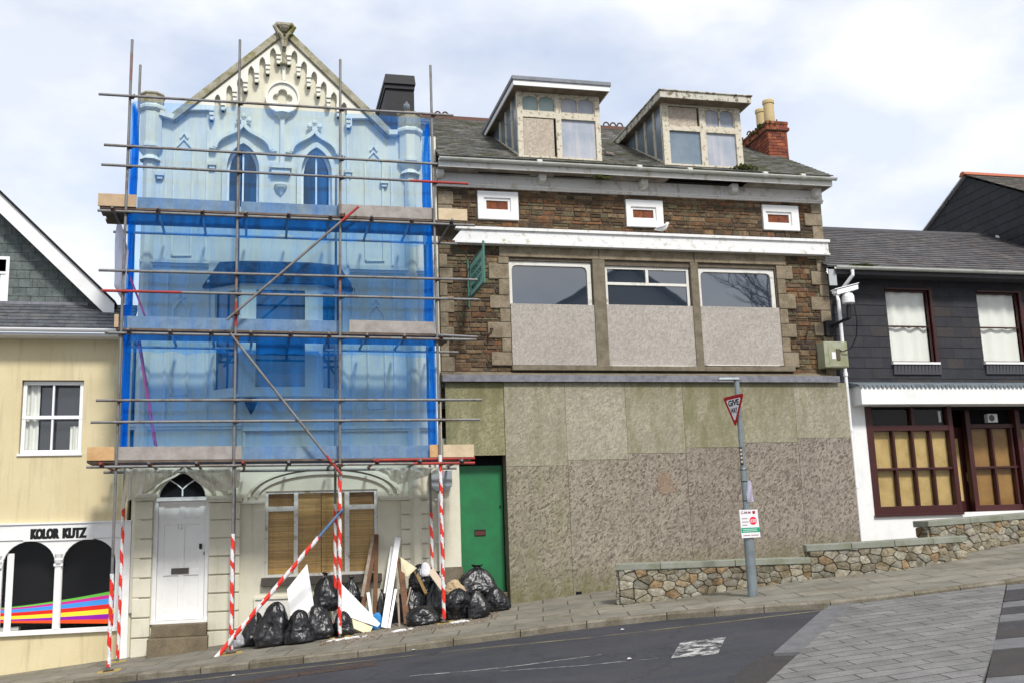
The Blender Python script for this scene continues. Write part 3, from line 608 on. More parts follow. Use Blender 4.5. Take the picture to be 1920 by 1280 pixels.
# barge board and roof edge
def along(x, dz): return (x, bA.z+sx_*(x-bA.x)+dz)
bw_ = .36; xe = at(212, 578, .25).x
m = M(); m.plate([along(apx, 0), along(xe-.12, 0), (xe+.02, along(xe-.12, 0)[1]+.02), along(xe+.02, bw_), along(apx, bw_)], [], .24, .27); m.build('barge_board', whitep, yb)
m = M(); m.plate([along(apx, bw_+.01), along(xe+.04, bw_+.01), along(xe+.04, bw_+.06), along(apx, bw_+.06)], [], .2, 9); m.plate([along(apx, bw_-.16), along(xe, bw_-.16), along(xe, bw_-.06), along(apx, bw_-.06)], [], .28, 9)
L2 = [(2*apx-x, z) for x, z in (along(apx, bw_+.01), along(xe+.04, bw_+.01), along(xe+.04, bw_+.06), along(apx, bw_+.06))]; m.plate(L2[::-1], [], .2, 9); m.build('gable_roof', greyroofv, yb)
m = M(); m.box(XL, at(165, 578, gY).x, gY-.05, gY-.02, rz-.02, rz+.035); m.build('lead_flashing', leadm, yb)
w = win(yb, gw, gY-.03, upvc, (.5,), (.64,), gdark, .06, .045)
curtainm(gw[0]+.06, gw[1]-.06, gw[2]+.06, gw[3]-.3, gY-.001, 4, .004).build('curtain', curtain, w)
# first floor window
fr = (wy[0]+.01, wy[1]-.01, wy[2]+.01, wy[3]-.01)
w = win(yb, fr, .08, upvc, (.5,), (.5,), gclear, .065, .035, .06)
m = M(); m.box(fr[0], fr[1], .075, .14, (fr[2]+fr[3])/2-.03, (fr[2]+fr[3])/2+.03); m.build('meeting_rail', upvc, w)
h = fr[2]+(fr[3]-fr[2])
curtainm(fr[0]+.05, fr[0]+.27, fr[2]+.05, fr[3]-.05, .19, 2, .02).build('curtain', curtain, w); curtainm(fr[1]-.22, fr[1]-.05, fr[2]+.05, fr[2]+.5, .19, 2, .02).build('curtain', curtain, w)
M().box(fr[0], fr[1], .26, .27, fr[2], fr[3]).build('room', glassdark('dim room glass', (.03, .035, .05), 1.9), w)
M().box(wy[0]-.02, wy[1]+.02, -.03, .08, wy[2]-.035, wy[2]+.005).build('window_sill', whitep, yb)
# shopfront
sf0, sf1 = sz1-.27, sz1
ar = []
for a, b, t, s in ((115, 215, 1009, 1053), (2.5, 101, 1014, 1058)):
    x0, x1 = at(a, 1110).x, at(b, 1110).x; ar.append((x0, x1, at((a+b)/2, s).z, at((a+b)/2, t).z))
wd = ar[0][1]-ar[1][1]; a2 = (ar[1][0]-wd, ar[1][1]-wd, ar[1][2], ar[1][3])
zb = sz0+.06
holes = [[(a[0], zb)]+arc(a[0], a[1], a[2], a[3])+[(a[1], zb)] for a in (a2, ar[1], ar[0])]
XF = at(243, 1110).x
m = M(); m.plate([(-9.6, sz0), (XF-.17, sz0), (XF-.17, sf0), (-9.6, sf0)], holes, -.03, .05); sh = m.build('shopfront', whitep, yb)
m = M(); m.box(XF-.17, XF-.005, -.05, -.001, gz(XF, 0)-.1, sf1); m.box(-9.6, XF-.17, -.05, .02, sf0+.005, sf1); m.box(-9.6, XF-.0, -.075, .02, sf1+.001, sf1+.03); m.box(-9.6, XF-.17, -.065, -.03, sz0-.02, sz0+.055); m.build('shop_fascia', whitep, yb)
for cx in ((ar[0][0]+ar[1][1])/2, (ar[1][0]+a2[1])/2):
    m = M(); m.box(cx-.045, cx+.045, -.055, -.031, sz0+.06, ar[0][2]-.05); m.box(cx-.075, cx+.075, -.07, -.031, ar[0][2]-.05, ar[0][2]+.0); m.lathe((cx, -.04, ar[0][2]), [(.06, 0), (.075, .06), (.05, .09), (.07, .16), (.03, .2)], 10); m.build('pilaster', whitep, yb)
gl = M().box(-9.5, XR-.17, .045, .052, sz0+.03, sf0).build('shop_glass', gclear, yb)
m = M(); m.box(-9.5, XR-.1, 1.3, 1.34, sz0-.1, sf0+.1); m.box(XR-.17, XR-.14, .3, 1.3, sz0-.1, sf0+.1); m.box(-9.5, XR-.1, .3, 1.3, sz0-.12, sz0-.06); m.box(-9.5, XR-.1, .3, 1.3, sf0+.1, sf0+.13); m.build('shop_interior', dark, yb)
for i_, (c_, za, zb__) in enumerate((((.05, .008, .006), .62, .82), ((.04, .035, .006), .42, .60), ((.012, .01, .03), .26, .40), ((.045, .006, .006), .12, .24))): M().box(-6.2, -3.6+.9*(i_ == 0)-2.2*0, 1.25, 1.29, sz0+(sf0-sz0)*za, sz0+(sf0-sz0)*zb__).build('wall_band', flat('dim coloured band', c_, .8), gl)
m = M(); m.box(-4.9, -4.0, .12, .5, sz0+.06, sz0+.12); m.build('display_shelf', whitep, gl); m = M(); m.box(-3.15, -3.1, .8, .85, sz0, sf0); m.build('interior_post', mat('brown post', (.06, .05, .04), .7), gl)
M().box(ar[1][0]+.06, ar[1][0]+.17, .025, .044, zb, ar[1][3]-.2).build('glazing_bar', whitep, yb)
rb = [((.13, .50, .06), 1106, 1139), ((.60, .02, .30), 1112, 1141), ((.06, .30, .75), 1119, 1143.5), ((.72, .02, .01), 1130, 1149), ((.85, .70, .04), 1139, 1155), ((.28, .01, .38), 1149, 1161), ((.78, .08, .01), 1159, 1163)]
for i, (c_, yr, yl) in enumerate(rb):
    yr2, yl2 = (rb[i+1][1], rb[i+1][2]) if i < 6 else (1168, 1167)
    m = M(); n = 12
    def yy(a, b, x): t = (x+10)/225; return b+(a-b)*t**1.35
    for k in range(n):
        xa, xb = -10+225*k/n, -10+225*(k+1)/n
        m.poly([at(xa, yy(yr2, yl2, xa), .041), at(xb, yy(yr2, yl2, xb), .041), at(xb, yy(yr, yl, xb), .041), at(xa, yy(yr, yl, xa), .041)])
    m.build('rainbow_stripe', flat('vinyl stripe', c_, .4), yb)
tr = RX(58, 162, 989, 1009, -.056)
sg = thing('shop_sign', 'black bold lettering KOLOR KUTZ on the white shop fascia', 'sign', (tr[0], -.056, tr[2]))
sg2 = M().box(tr[0]-.12, tr[1]+.12, -.0535, -.0505, tr[2]-.03, tr[3]+.03).build('sign_board', whitep, sg)
wl = tr[1]-tr[0]
text_on('KOLOR', (tr[0], tr[0]+wl*.505, tr[2], tr[3]), -.0555, blacktxt, sg, bold=.05, heavy=.010); text_on('KUTZ', (tr[0]+wl*.575, tr[1], tr[2], tr[3]), -.0555, blacktxt, sg, bold=.05, heavy=.010)

# ================================================================ cream gothic house
gh = thing('gothic_house', 'tall cream gothic fronted house with stepped gable, behind the blue scaffold netting', 'house', (.6, 0, gz(.6, 0)))
GX0, GX1 = at(241, 1100).x, 3.47
def P2(px, py, Y=0): p = at(px, py, Y); return (p.x, p.z)
def PL(l, Y=0): return [P2(a, b, Y) for a, b in l]
zk0, zk1 = at(300, 217).z, at(770, 254).z
wl_ = [(424.5, 486, 323, 271, 392), (564.5, 622, 330, 279, 396)]
h2 = []
for a, b, s, t, bt in wl_:
    x0, x1 = at(a, 350).x, at(b, 350).x; h2.append((x0, x1, at((a+b)/2, s).z, at((a+b)/2, t).z, at((a+b)/2, bt).z))
wh = [[(x0, z0)]+pointed(x0, x1, zs, zt)+[(x1, z0)] for x0, x1, zs, zt, z0 in h2]
dr = RX(286, 392, 931, 1166); fan = pointed(at(297, 915).x, at(386, 915).x, at(340, 929).z, at(340, 884).z, k=.4)
gwn = RX(497, 708, 918, 1079)
door_hole = [(dr[0]+.02, dr[2]), (dr[0]+.02, dr[3])]+fan+[(dr[1]-.02, dr[3]), (dr[1]-.02, dr[2])]
zc = lambda x: 0
m = M(); m.plate([(GX0, -2.4), (GX1, -2.4), (GX1, zk1), P2(730, 254), P2(533, 64), P2(325, 222), (GX0-.1 if False else GX0, zk0)], wh+[door_hole, [(gwn[0], gwn[2]), (gwn[1], gwn[2]), (gwn[1], gwn[3]), (gwn[0], gwn[3])]], 0, .3)
m.build('wall', cream, gh)
m = M(); m.plate([(GX0+.3, -2.4), (GX1, -2.4), (GX1, zk1-.2), P2(725, 262), P2(533, 74), P2(335, 232), (GX0+.3, zk0-.2)], [], .31, 8); m.build('rear_wall', dark, gh)
# upper gable field with stepped arcade
def arch_px(ax, ay, hw=5.6, sp=11): return [(ax+hw, ay+sp), (ax+hw*.85, ay+sp*.5), (ax+hw*.4, ay+sp*.18), (ax, ay), (ax-hw*.4, ay+sp*.18), (ax-hw*.85, ay+sp*.5), (ax-hw, ay+sp)]
LA = [(512, 90), (492, 107), (471, 124), (450, 145), (430, 160), (408, 177)]; LC = [117, 136, 152, 169, 187, 204, 222]
low = [(531, 117)]
for i, (ax, ay) in enumerate(LA): low += [(ax+5.6, LC[i])]+arch_px(ax, ay)+[(ax-5.6, LC[i+1])]
low += [(392, 222), (392, 206), (372, 206)]
RA = [(552, 95), (570, 115), (589, 134), (607, 153), (626, 173), (645, 192)]; RC = [119, 140, 160, 178, 198, 216, 237]
lowr = [(531, 118)]
for i, (ax, ay) in enumerate(RA): lowr += [(ax-5.6, RC[i])]+arch_px(ax, ay)[::-1]+[(ax+5.6, RC[i+1])]
lowr += [(660, 237), (660, 222), (690, 222)]
gy = -.11
outl = PL([(531, 66)]+low[0:1]+low[1:]+[(352, 206)], gy); m = M(); m.plate(outl, [], gy, .0)
outr = PL([(531, 66)]+lowr+[(703, 222)], gy); m.plate(outr, [], gy, .0); m.build('arcaded_gable', gablew, gh)
for ax, ay, cy, s in [(LA[i][0], LA[i][1], LC[i], 1) for i in range(6)]+[(RA[i][0], RA[i][1], RC[i], -1) for i in range(6)]+[(397, 0, LC[6], 0), (653, 0, RC[6], 0)]:
    cx = ax+s*10.2 if s else ax
    m = M()
    for k, (dy, hw, out) in enumerate(((15, 4.6, .15), (7.5, 4.0, .13), (0, 3.2, .11))):
        a = RX(cx-hw, cx+hw, cy-dy-1.5, cy-dy+3.4, -.1); m.box(a[0], a[1], -out-.03, -.111 if dy > 2 else .0, a[2], a[3])
    m.box(RX(cx-3, cx+3, cy-16, cy+3, -.1)[0], RX(cx-3, cx+3, cy-16, cy+3, -.1)[1], -.09, 0, a[2], a[3]+.12)
    m.build('corbel', gablew, gh)
# copings, kneelers, finial
m = M(); cw = 12
cop = PL([(533, 50), (318, 216), (262, 208)][::1], -.12)
m.band([P2(533, 58, -.12), P2(322, 222, -.12)], .13, -.16, .34); m.band([P2(533, 58, -.12), P2(733, 252, -.12)], .13, -.161, .34)
m.band([P2(533, 67, -.1), P2(326, 227, -.1)], .05, -.12, .3); m.band([P2(533, 67, -.1), P2(728, 256, -.1)], .05, -.121, .3); m.build('gable_coping', weath, gh)
m = M(); m.band([P2(326, 221, -.1), P2(300, 213, -.1)], .1, -.162, .3); m.band([P2(729, 250, -.1), P2(745, 250, -.1)], .1, -.162, .3); m.build('kneeler', creamtrim, gh)
m = M(); c0 = at(533, 60, -.15)
fz = at(533, 60, -.15).z
for s in (-1, 1):
    m.path([(c0.x+s*.02, -.2, fz-.35), (c0.x+s*.05, -.2, fz-.1), (c0.x+s*.15, -.2, fz-.0), (c0.x+s*.19, -.22, fz+.07), (c0.x+s*.14, -.24, fz+.12), (c0.x+s*.08, -.22, fz+.09)], [.03, .035, .045, .05, .045, .03], 8)
    m.path([(c0.x+s*.03, -.22, fz-.2), (c0.x+s*.09, -.24, fz-.09), (c0.x+s*.14, -.25, fz-.08)], [.02, .03, .03], 6)
m.lathe((c0.x, -.15, fz-.02), [(.07, 0), (.12, .06), (.15, .12), (.1, .16), (.05, .17)], 12); m.box(c0.x-.17, c0.x+.17, -.24, .1, fz+.1, fz+.16); m.build('finial', weath, gh)
m = M(); zr = at(531, 121, -.1).z; m.box(c0.x-.035, c0.x+.035, -.14, -.074, zr, fz-.1); m.build('gable_shaft', weath, gh)
zr2 = at(531, 150, -.05).z; M().box(c0.x-.03, c0.x+.03, -.05, .0, zr2, zr-.001).build('gable_rib', gablew, gh)
# quatrefoil roundel
qc = at(530, 184, -.1); qx, qz = qc.x, qc.z
def ring(r, n=40, top=1.0): return [(qx+r*math.sin(2*math.pi*i/n), qz+r*math.cos(2*math.pi*i/n)*(1.06 if math.cos(2*math.pi*i/n) > 0 else 1)) for i in range(n)]
def quat(a, d, n=64):
    o = []
    for i in range(n):
        t = 2*math.pi*i/n; best = 0
        for k in range(4):
            ph = k*math.pi/2; cx, cz = d*math.sin(ph), d*math.cos(ph); dx, dz = math.sin(t), math.cos(t); b = cx*dx+cz*dz; q = a*a-(cx*cx+cz*cz-b*b)
            if q > 0: best = max(best, b+math.sqrt(q))
        o.append((qx+best*math.sin(t), qz+best*math.cos(t)))
    return o
m = M(); m.plate(ring(.30), [quat(.088, .105)], -.09, 0); m.plate(ring(.335), [ring(.295)], -.13, 0); m.build('quatrefoil_roundel', gablew, gh)
zz = at(528, 312, -.1).z
m = M(); m.box(qx-.04, qx+.04, -.07, 0, zz, qz-.33); m.lathe((qx, -.02, qz-.42), [(.03, -.05), (.06, 0), (.14, .07), (.18, .1)], 10); m.build('shaft', creamtrim, gh)
a = RX(506, 547, 308, 326, -.1); m = M(); m.box(a[0], a[1], -.16, 0, a[2]+.1, a[3]); m.box(a[0]+.03, a[1]-.03, -.12, 0, a[2], a[2]+.1)
b_ = RX(515, 538, 340, 355, -.1); m.lathe(((b_[0]+b_[1])/2, -.02, b_[2]), [(.02, -.1), (.05, -.04), (.11, .04), (.13, .1), (.1, .13)], 12); m.build('bracket', creamtrim, gh)
# pointed windows with ogee hoods
for i, (x0, x1, zs, zt, z0) in enumerate(h2):
    e_ = .085; oo = [(x0-e_, z0)]+pointed(x0-e_, x1+e_, zs, zt+e_*1.3)+[(x1+e_, z0)]
    m = M(); m.plate(oo, [[(x0, z0+.001)]+pointed(x0, x1, zs, zt)+[(x1, z0+.001)]], -.07, .0); m.box(x0-.12, x1+.12, -.12, .05, z0-.1, z0); m.build('window_surround', creamtrim, gh)
    m = M(); f_ = .05; m.plate([(x0, z0)]+pointed(x0, x1, zs, zt)+[(x1, z0)], [[(x0+f_, z0+f_)]+pointed(x0+f_, x1-f_, zs-.02, zt-.06)+[(x1-f_, z0+f_)]], .1, .16); m.box((x0+x1)/2-.016, (x0+x1)/2+.016, .105, .14, z0+f_, zt-.07); w = m.build('window', whitep, gh)
    m = M(); m.plate([(x0, z0)]+pointed(x0, x1, zs, zt)+[(x1, z0)], [], .14, .15); m.build('pane', gdark, w)
    hx0, hx1 = (at(403, 285).x, at(509, 290).x) if i == 0 else (at(545.5, 291).x, at(633, 293).x); hz0 = at(450, 283).z if i == 0 else at(590, 291).z; hz1 = at(458, 236).z if i == 0 else at(593, 248).z
    m = M(); og = ogee(hx0, hx1, hz0, hz1); m.band(og, .075, -.14, 0); m.band([(og[0][0]-.1, hz0+.01), (og[0][0]+.02, hz0)], .06, -.13, 0); m.band([(og[-1][0]-.02, hz0), (og[-1][0]+.1, hz0+.01)], .06, -.13, 0); cx = (hx0+hx1)/2
    for s in (-1, 0, 1): m.lathe((cx+s*.1, -.09, hz1+.06+(.08 if s == 0 else 0)), [(.015, -.05), (.055, 0), (.05, .05), (.015, .08)], 10, sy=.8)
    m.box(cx-.05, cx+.05, -.13, 0, hz1-.02, hz1+.06); m.build('ogee_hood_mould', creamtrim, gh)
# turrets
for px, pt, pb, r in ((284, 176, 203, .235), (767, 214, 247, .25)):
    c_ = at(px, 230, -.02); zt = at(px, pt, -.1).z; zm = at(px, pb, -.1).z; zl = at(px, 690/2.743+20 if px < 400 else 300, -.1).z
    m = M(); m.lathe((c_.x, 0, 0), [(r*.9, zl), (r*.9, zm-.08)], 8); m.build('turret', cream, gh)
    m = M(); m.lathe((c_.x, 0, 0), [(r*.95, zm-.08), (r*1.14, zm-.03), (r*1.14, zm+.02), (r*1.0, zm+.06)], 8); m.lathe((c_.x, 0, 0), [(r*.86, zl-.3), (r*.55, zl-.2), (r*1.04, zl-.06), (r*1.04, zl)], 8); m.build('turret_moulding', creamtrim, gh)
    m = M(); m.lathe((c_.x, 0, 0), [(r*.98, zm+.06), (r*.98, zt-.06), (r*1.08, zt-.03), (r*1.05, zt), (.03, zt+.03)], 8); m.build('turret_cap', weath, gh)
    m = M(); m.lathe((c_.x, 0, 0), [(r*.5, -1.0), (r*.5, zl-.2)], 8); m.build('pilaster_shaft', cream, gh)
# vertical mouldings, strings, blind lancets
for px, t, b in ((388, 205, 495), (652, 228, 505), (310, 275, 495), (735, 305, 505), (310, 500, 798), (388, 520, 798), (662, 520, 800), (740, 515, 800)):
    x = at(px, (t+b)/2).x; M().box(x-.022, x+.022, -.03, 0, at(px, b).z+.06, at(px, t).z-.06).build('lesene', creamtrim, gh)
for a, b, y in ((262, 392, 495), (656, 800, 509), (243, 452, 799), (636, 806, 803)):
    x0, x1, z = at(a, y).x, at(b, y).x, at((a+b)/2, y).z; m = M(); m.box(x0, x1, -.09, 0, z, z+.05); m.box(x0, x1, -.05, 0, z-.05, z); m.build('string_course', creamtrim, gh)
for x0, x1, t, b in ((325, 360, 262, 480), (685, 718, 286, 490), (322, 352, 562, 740), (690, 722, 573, 765)):
    A, B_ = at(x0, (t+b)/2).x, at(x1, (t+b)/2).x; zt, zb_ = at((x0+x1)/2, t).z, at((x0+x1)/2, b).z
    m = M(); m.band([(A, zb_), (A, zt-.2), ((A+B_)/2, zt), (B_, zt-.2), (B_, zb_), (A, zb_)], .035, -.035, 0); m.band([((A+B_)/2-.07, zt+.02), ((A+B_)/2, zt+.12), ((A+B_)/2+.07, zt+.02)], .03, -.04, 0); m.build('blind_lancet', creamtrim, gh)
for px, py in ((398, 311), (653, 325), (300, 330), (720, 345)):
    c_ = at(px, py); m = M(); m.box(c_.x-.08, c_.x+.08, -.1, 0, c_.z-.02, c_.z+.05); m.box(c_.x-.05, c_.x+.05, -.07, 0, c_.z-.08, c_.z-.02); m.build('label_stop', creamtrim, gh)
# blue-capped canted bay window
bx0, bx1 = at(392, 640).x, at(652, 640).x; fx0, fx1 = at(452, 640, -.5).x, at(596, 640, -.5).x; bz0 = at(520, 738, -.4).z; bz1 = at(520, 535, -.4).z
bay = [(bx0, 0), (fx0, -.5), (fx1, -.5), (bx1, 0)]
def bayring(m, e0, z0, z1):
    cx = (bx0+bx1)/2; p = [(x+(e0 if x > cx else -e0), y-(e0 if y < -.1 else 0)) for x, y in bay]
    m.hexa([(p[0][0], .0, z0), (p[1][0], p[1][1], z0), (p[2][0], p[2][1], z0), (p[3][0], .0, z0), (p[0][0], .0, z1), (p[1][0], p[1][1], z1), (p[2][0], p[2][1], z1), (p[3][0], .0, z1)])
by = thing_part = None
m = M(); bayring(m, .0, bz0-.02, bz0+.12); bayring(m, .05, bz0-.06, bz0-.02); bayring(m, .0, bz1-.12, bz1); bayp = m.build('bay_window', creamtrim, gh)
def onside(a, b, u0, u1, z0, z1, t, mt, name, off=0, par=None):
    A, B_ = Vector((*a, 0)), Vector((*b, 0)); d = B_-A; n = Vector((d.y, -d.x, 0)).normalized(); p, q = A+d*u0+n*off, A+d*u1+n*off; mm = M()
    mm.hexa([(p.x, p.y, z0), (q.x, q.y, z0), (q.x-n.x*t, q.y-n.y*t, z0), (p.x-n.x*t, p.y-n.y*t, z0), (p.x, p.y, z1), (q.x, q.y, z1), (q.x-n.x*t, q.y-n.y*t, z1), (p.x-n.x*t, p.y-n.y*t, z1)]); return mm.build(name, mt, par or bayp)
wz0, wz1 = bz0+.12, bz1-.12
for a, b, us in ((bay[0], bay[1], (.0, .16, .84, 1)), (bay[1], bay[2], (0, .19, .83, 1)), (bay[2], bay[3], (0, .16, .84, 1))):
    for u0, u1 in ((us[0], us[1]), (us[2], us[3])): onside(a, b, u0, u1, wz0, wz1, .09, creamtrim, 'mullion')
    onside(a, b, us[1], us[2], wz0, wz1, .02, gdark, 'pane', -.06); onside(a, b, us[1], us[2], (wz0+wz1)/2+.1, (wz0+wz1)/2+.15, .04, creamtrim, 'glazing_bar', -.03)
rz1 = at(520, 492, -.1).z
m = M(); cx = (bx0+bx1)/2
def rr(e0, y, z): return [(bx0-e0, 0, z), (fx0-e0*.7, y, z), (fx1+e0*.7, y, z), (bx1+e0, 0, z)]
m.hexa(rr(.14, -.62, bz1)+rr(.14, -.62, bz1+.07)); m.hexa(rr(.13, -.6, bz1+.07)+rr(-.16, -.15, rz1)); m.build('bay_roof', mat('dark bay roof felt', (.05, .055, .07), .8, (.11, .12, .14), 5, .5, .65, .2, bump=.3), gh)
# bell bracket under bay
c_ = at(471, 748, -.3); m = M(); m.lathe((c_.x, -.3, c_.z-.28), [(.01, 0), (.06, .08), (.13, .22), (.14, .28)], 6); m.build('pendant', blackst, gh)
# large panel over the ground floor window
a = RX(455, 632, 800, 860); m = M(); m.box(a[0], a[1], -.09, 0, a[3]-.07, a[3]); m.box(a[0], a[0]+.05, -.05, 0, a[2], a[3]-.07); m.box(a[1]-.05, a[1], -.05, 0, a[2], a[3]-.07); m.build('window_head', creamtrim, gh)
# ground floor pilasters: separate blocks
def blocks(x0, x1, ztop, zbot, n, y, name='pilaster'):
    m = M(); h_ = (ztop-zbot)/n
    for k in range(n): m.box(x0, x1, y, 0, zbot+k*h_+.013, zbot+(k+1)*h_-.013)
    m.box(x0+.012, x1-.012, min(-.005, y+.045), 0, zbot, ztop); return m.build(name, cream, gh, bevel=.01)
x0, x1 = at(249, 1080, -.1).x, at(283, 1080, -.1).x; zt = at(266, 938, -.1).z; blocks(x0, x1, zt, gz(-1.8, 0)-.05, 8, -.12)
m = M(); m.box(x0-.03, x1+.03, -.16, 0, zt+.001, zt+.05); m.box(x0-.06, x1+.06, -.2, 0, zt+.05, zt+.12); m.build('capital', creamtrim, gh)
x0, x1 = at(391, 1060, -.1).x, at(449, 1060, -.1).x; zt = at(420, 940, -.1).z; blocks(x0, x1, zt, gz(-.9, 0)-.05, 8, -.1)
m = M(); m.box(x0-.03, x1+.03, -.14, 0, zt+.001, zt+.05); m.box(x0-.06, x1+.06, -.18, 0, zt+.05, zt+.11); m.build('capital', creamtrim, gh)
x0, x1 = at(752, 1000).x, at(803, 1000).x; zt = at(777, 936).z; blocks(x0, x1, zt, gz(2.9, 0)-.05, 8, -.05)
x2 = at(712, 930).x; m = M(); m.box(x2, x1, -.09, 0, zt+.001, zt+.04); m.box(x2-.03, x1+.02, -.12, 0, zt+.04, zt+.09)
xa, xb = at(450, 930).x, at(497, 930).x; m.box(xa, xb, -.07, 0, zt-.0, zt+.06); m.build('impost', creamtrim, gh)
# arch over ground window
ac = at(609, 928); ex = at(742, 900).x-ac.x; 
def ell(rx, rz, n=24): return [(ac.x-rx*math.cos(math.pi*i/n), ac.z+rz*math.sin(math.pi*i/n)) for i in range(n+1)]
m = M(); m.band(ell(ex*1.03, .52), .05, -.08, 0); m.band(ell(ex*.93, .43), .07, -.05, 0); m.build('window_arch', creamtrim, gh)
# door
zt_ = dr[3]; m = M(); m.box(dr[0], dr[0]+.075, -.01, .13, dr[2], zt_); m.box(dr[1]-.075, dr[1], -.01, .13, dr[2], zt_); m.box(dr[0]-.02, dr[1]+.02, -.04, .13, zt_-.07, zt_-.0); m.build('door_frame', whitep, gh, bevel=.006)
dl = (dr[0]+.077, dr[1]-.077, dr[2]+.045, zt_-.073); W_, H_ = dl[1]-dl[0], dl[3]-dl[2]
ph = []
for u0, u1 in ((.13, .44), (.56, .87)):
    for v0, v1 in ((.09, .37), (.42, .80), (.85, .975)): ph.append([(dl[0]+W_*u0, dl[2]+H_*v0), (dl[0]+W_*u1, dl[2]+H_*v0), (dl[0]+W_*u1, dl[2]+H_*v1), (dl[0]+W_*u0, dl[2]+H_*v1)])
m = M(); m.plate([(dl[0], dl[2]), (dl[1], dl[2]), (dl[1], dl[3]), (dl[0], dl[3])], ph, .05, .1); m.box(dl[0]+.05, dl[1]-.05, .068, .09, dl[2]+.05, dl[3]-.02); d = m.build('front_door', doorwhite, gh, bevel=.005)
a = RX(321, 354, 1064, 1075, .04); M().box(a[0], a[1], .035, .049, a[2], a[3]).build('letterbox', mat('tarnished brass', (.09, .08, .07), .5), d)
a = at(376, 1023, .03); M().box(a.x-.025, a.x+.025, .02, .049, a.z-.045, a.z+.045).build('lock', blackmetal, d)
a = RX(334, 343, 981, 991, .04); text_on('12', a, .0485, mat('brass number', (.45, .42, .36), .4), d, 'door_number')
a = at(383, 1035, .03); m = M(); m.lathe((a.x, .02, a.z), [(.008, -.04), (.015, 0), (.01, .02)], 8); m.build('door_knob', steel, d)
M().box(dr[0]-.01, dr[1]+.01, -.05, .12, dr[2]-.01, dr[2]+.04).build('threshold', whitep, gh)
# fanlight
m = M(); m.plate(fan, [], .12, .13); fl = m.build('fanlight', dark, gh)
m = M(); fx0_, fx1_ = fan[0][0], fan[-1][0]; cxf = (fx0_+fx1_)/2; fb = fan[0][1]; ft = max(z for _, z in fan)
m.band([(cxf, fb), (cxf, fb+.14)], .025, .09, .12); m.band([(cxf, fb+.13), (cxf-.1, fb+.22), (cxf-.24, fb+.31)], .022, .092, .12); m.band([(cxf, fb+.13), (cxf+.1, fb+.22), (cxf+.24, fb+.31)], .022, .092, .12); m.band(fan, .03, .088, .12); m.build('tracery', whitep, fl)
m = M(); hz0 = at(340, 926, -.1).z; og = ogee(at(262, 900, -.1).x, at(432, 900, -.1).x, hz0, at(341, 862, -.1).z); m.band(og, .06, -.13, 0); og2 = ogee(at(285, 900, -.1).x, at(404, 900, -.1).x, hz0, at(341, 874, -.1).z); m.band(og2, .04, -.08, 0); m.build('door_hood', creamtrim, gh)
# steps
m = M(); a = RX(283, 387, 1166, 1193, -.3); m.box(a[0], a[1], -.3, .02, a[2], dr[2]-.011); m.box(a[0]-.04, a[1]+.03, -.56, .02, gz(-1.2, 0)-.3, a[2]-.001); m.build('doorstep', stepst, gh, bevel=.012)
# ground floor window
fw_ = .055; x0, x1, z0, z1 = gwn; xm1, xm2 = at(555, 1000).x, at(651, 1000).x; zt1 = at(525, 953).z
m = M(); 
for a, b in ((x0, x0+fw_), (x1-fw_, x1), (xm1-.04, xm1+.04), (xm2-.045, xm2+.045)): m.box(a, b, .03, .1, z0, z1)
for a, b in ((x0+fw_, xm1-.04), (xm1+.04, xm2-.045), (xm2+.045, x1-fw_)): m.box(a, b, .032, .1, z0, z0+.06); m.box(a, b, .032, .1, z1-.05, z1)
m.box(x0+fw_, xm1-.04, .034, .1, zt1-.045, zt1+.045); m.box(xm2+.045, x1-fw_, .034, .1, zt1-.045, zt1+.045)
w = m.build('window', whitew, gh, bevel=.004)
M().box(x0+.02, x1-.02, .07, .075, z0+.02, z1-.02).build('pane', gclear, w)
def blind(a, b, z0_, z1_, mt):
    m = M(); z = z0_
    while z < z1_-.01:
        t = random.uniform(-.002, .002); k = random.uniform(.78, 1.12); m.col = (k, k*random.uniform(.94, 1), k*random.uniform(.85, 1)); m.hexa([(a, .115+t, z), (b, .115+t, z), (b, .122, z+.002), (a, .122, z+.002), (a, .112, z+.017), (b, .112, z+.017), (b, .119, z+.019), (a, .119, z+.019)]); z += .0225
    for f in (.2, .8): x = a+(b-a)*f; m.col = (.6, .55, .5); m.box(x-.003, x+.003, .108, .111, z0_, z1_)
    return m.build('blind', mt, w)
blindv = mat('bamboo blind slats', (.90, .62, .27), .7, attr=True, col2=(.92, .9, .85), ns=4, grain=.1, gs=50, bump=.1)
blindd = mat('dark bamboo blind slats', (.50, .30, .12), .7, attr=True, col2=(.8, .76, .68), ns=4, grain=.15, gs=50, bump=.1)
xc = at(603, 1000).x
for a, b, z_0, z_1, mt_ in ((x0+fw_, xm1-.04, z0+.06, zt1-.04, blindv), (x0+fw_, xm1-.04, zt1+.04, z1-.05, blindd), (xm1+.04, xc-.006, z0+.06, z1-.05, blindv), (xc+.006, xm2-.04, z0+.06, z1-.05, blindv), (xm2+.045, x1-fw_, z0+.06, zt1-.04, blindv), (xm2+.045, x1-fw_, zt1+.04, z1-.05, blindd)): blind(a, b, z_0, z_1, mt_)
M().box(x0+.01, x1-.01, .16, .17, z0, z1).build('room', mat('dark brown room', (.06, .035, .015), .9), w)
m = M(); a = RX(490, 716, 1081, 1092, -.08); m.box(a[0], a[1], -.12, .06, a[2]-.02, gwn[2]+.01); m.build('window_sill', mat('sooty window sill', (.09, .08, .07), .9, grain=.2), gh, bevel=.01)
# boarded cellar opening
a = RX(477, 612, 1118, 1188); m = M(); m.band([(a[0], a[2]), (a[0], a[3]), (a[1], a[3]), (a[1], a[2])], .05, -.05, 0); m.build('cellar_frame', creamtrim, gh); M().box(a[0], a[1], -.02, .0, a[2], a[3]).build('cellar_board', whitew, gh)
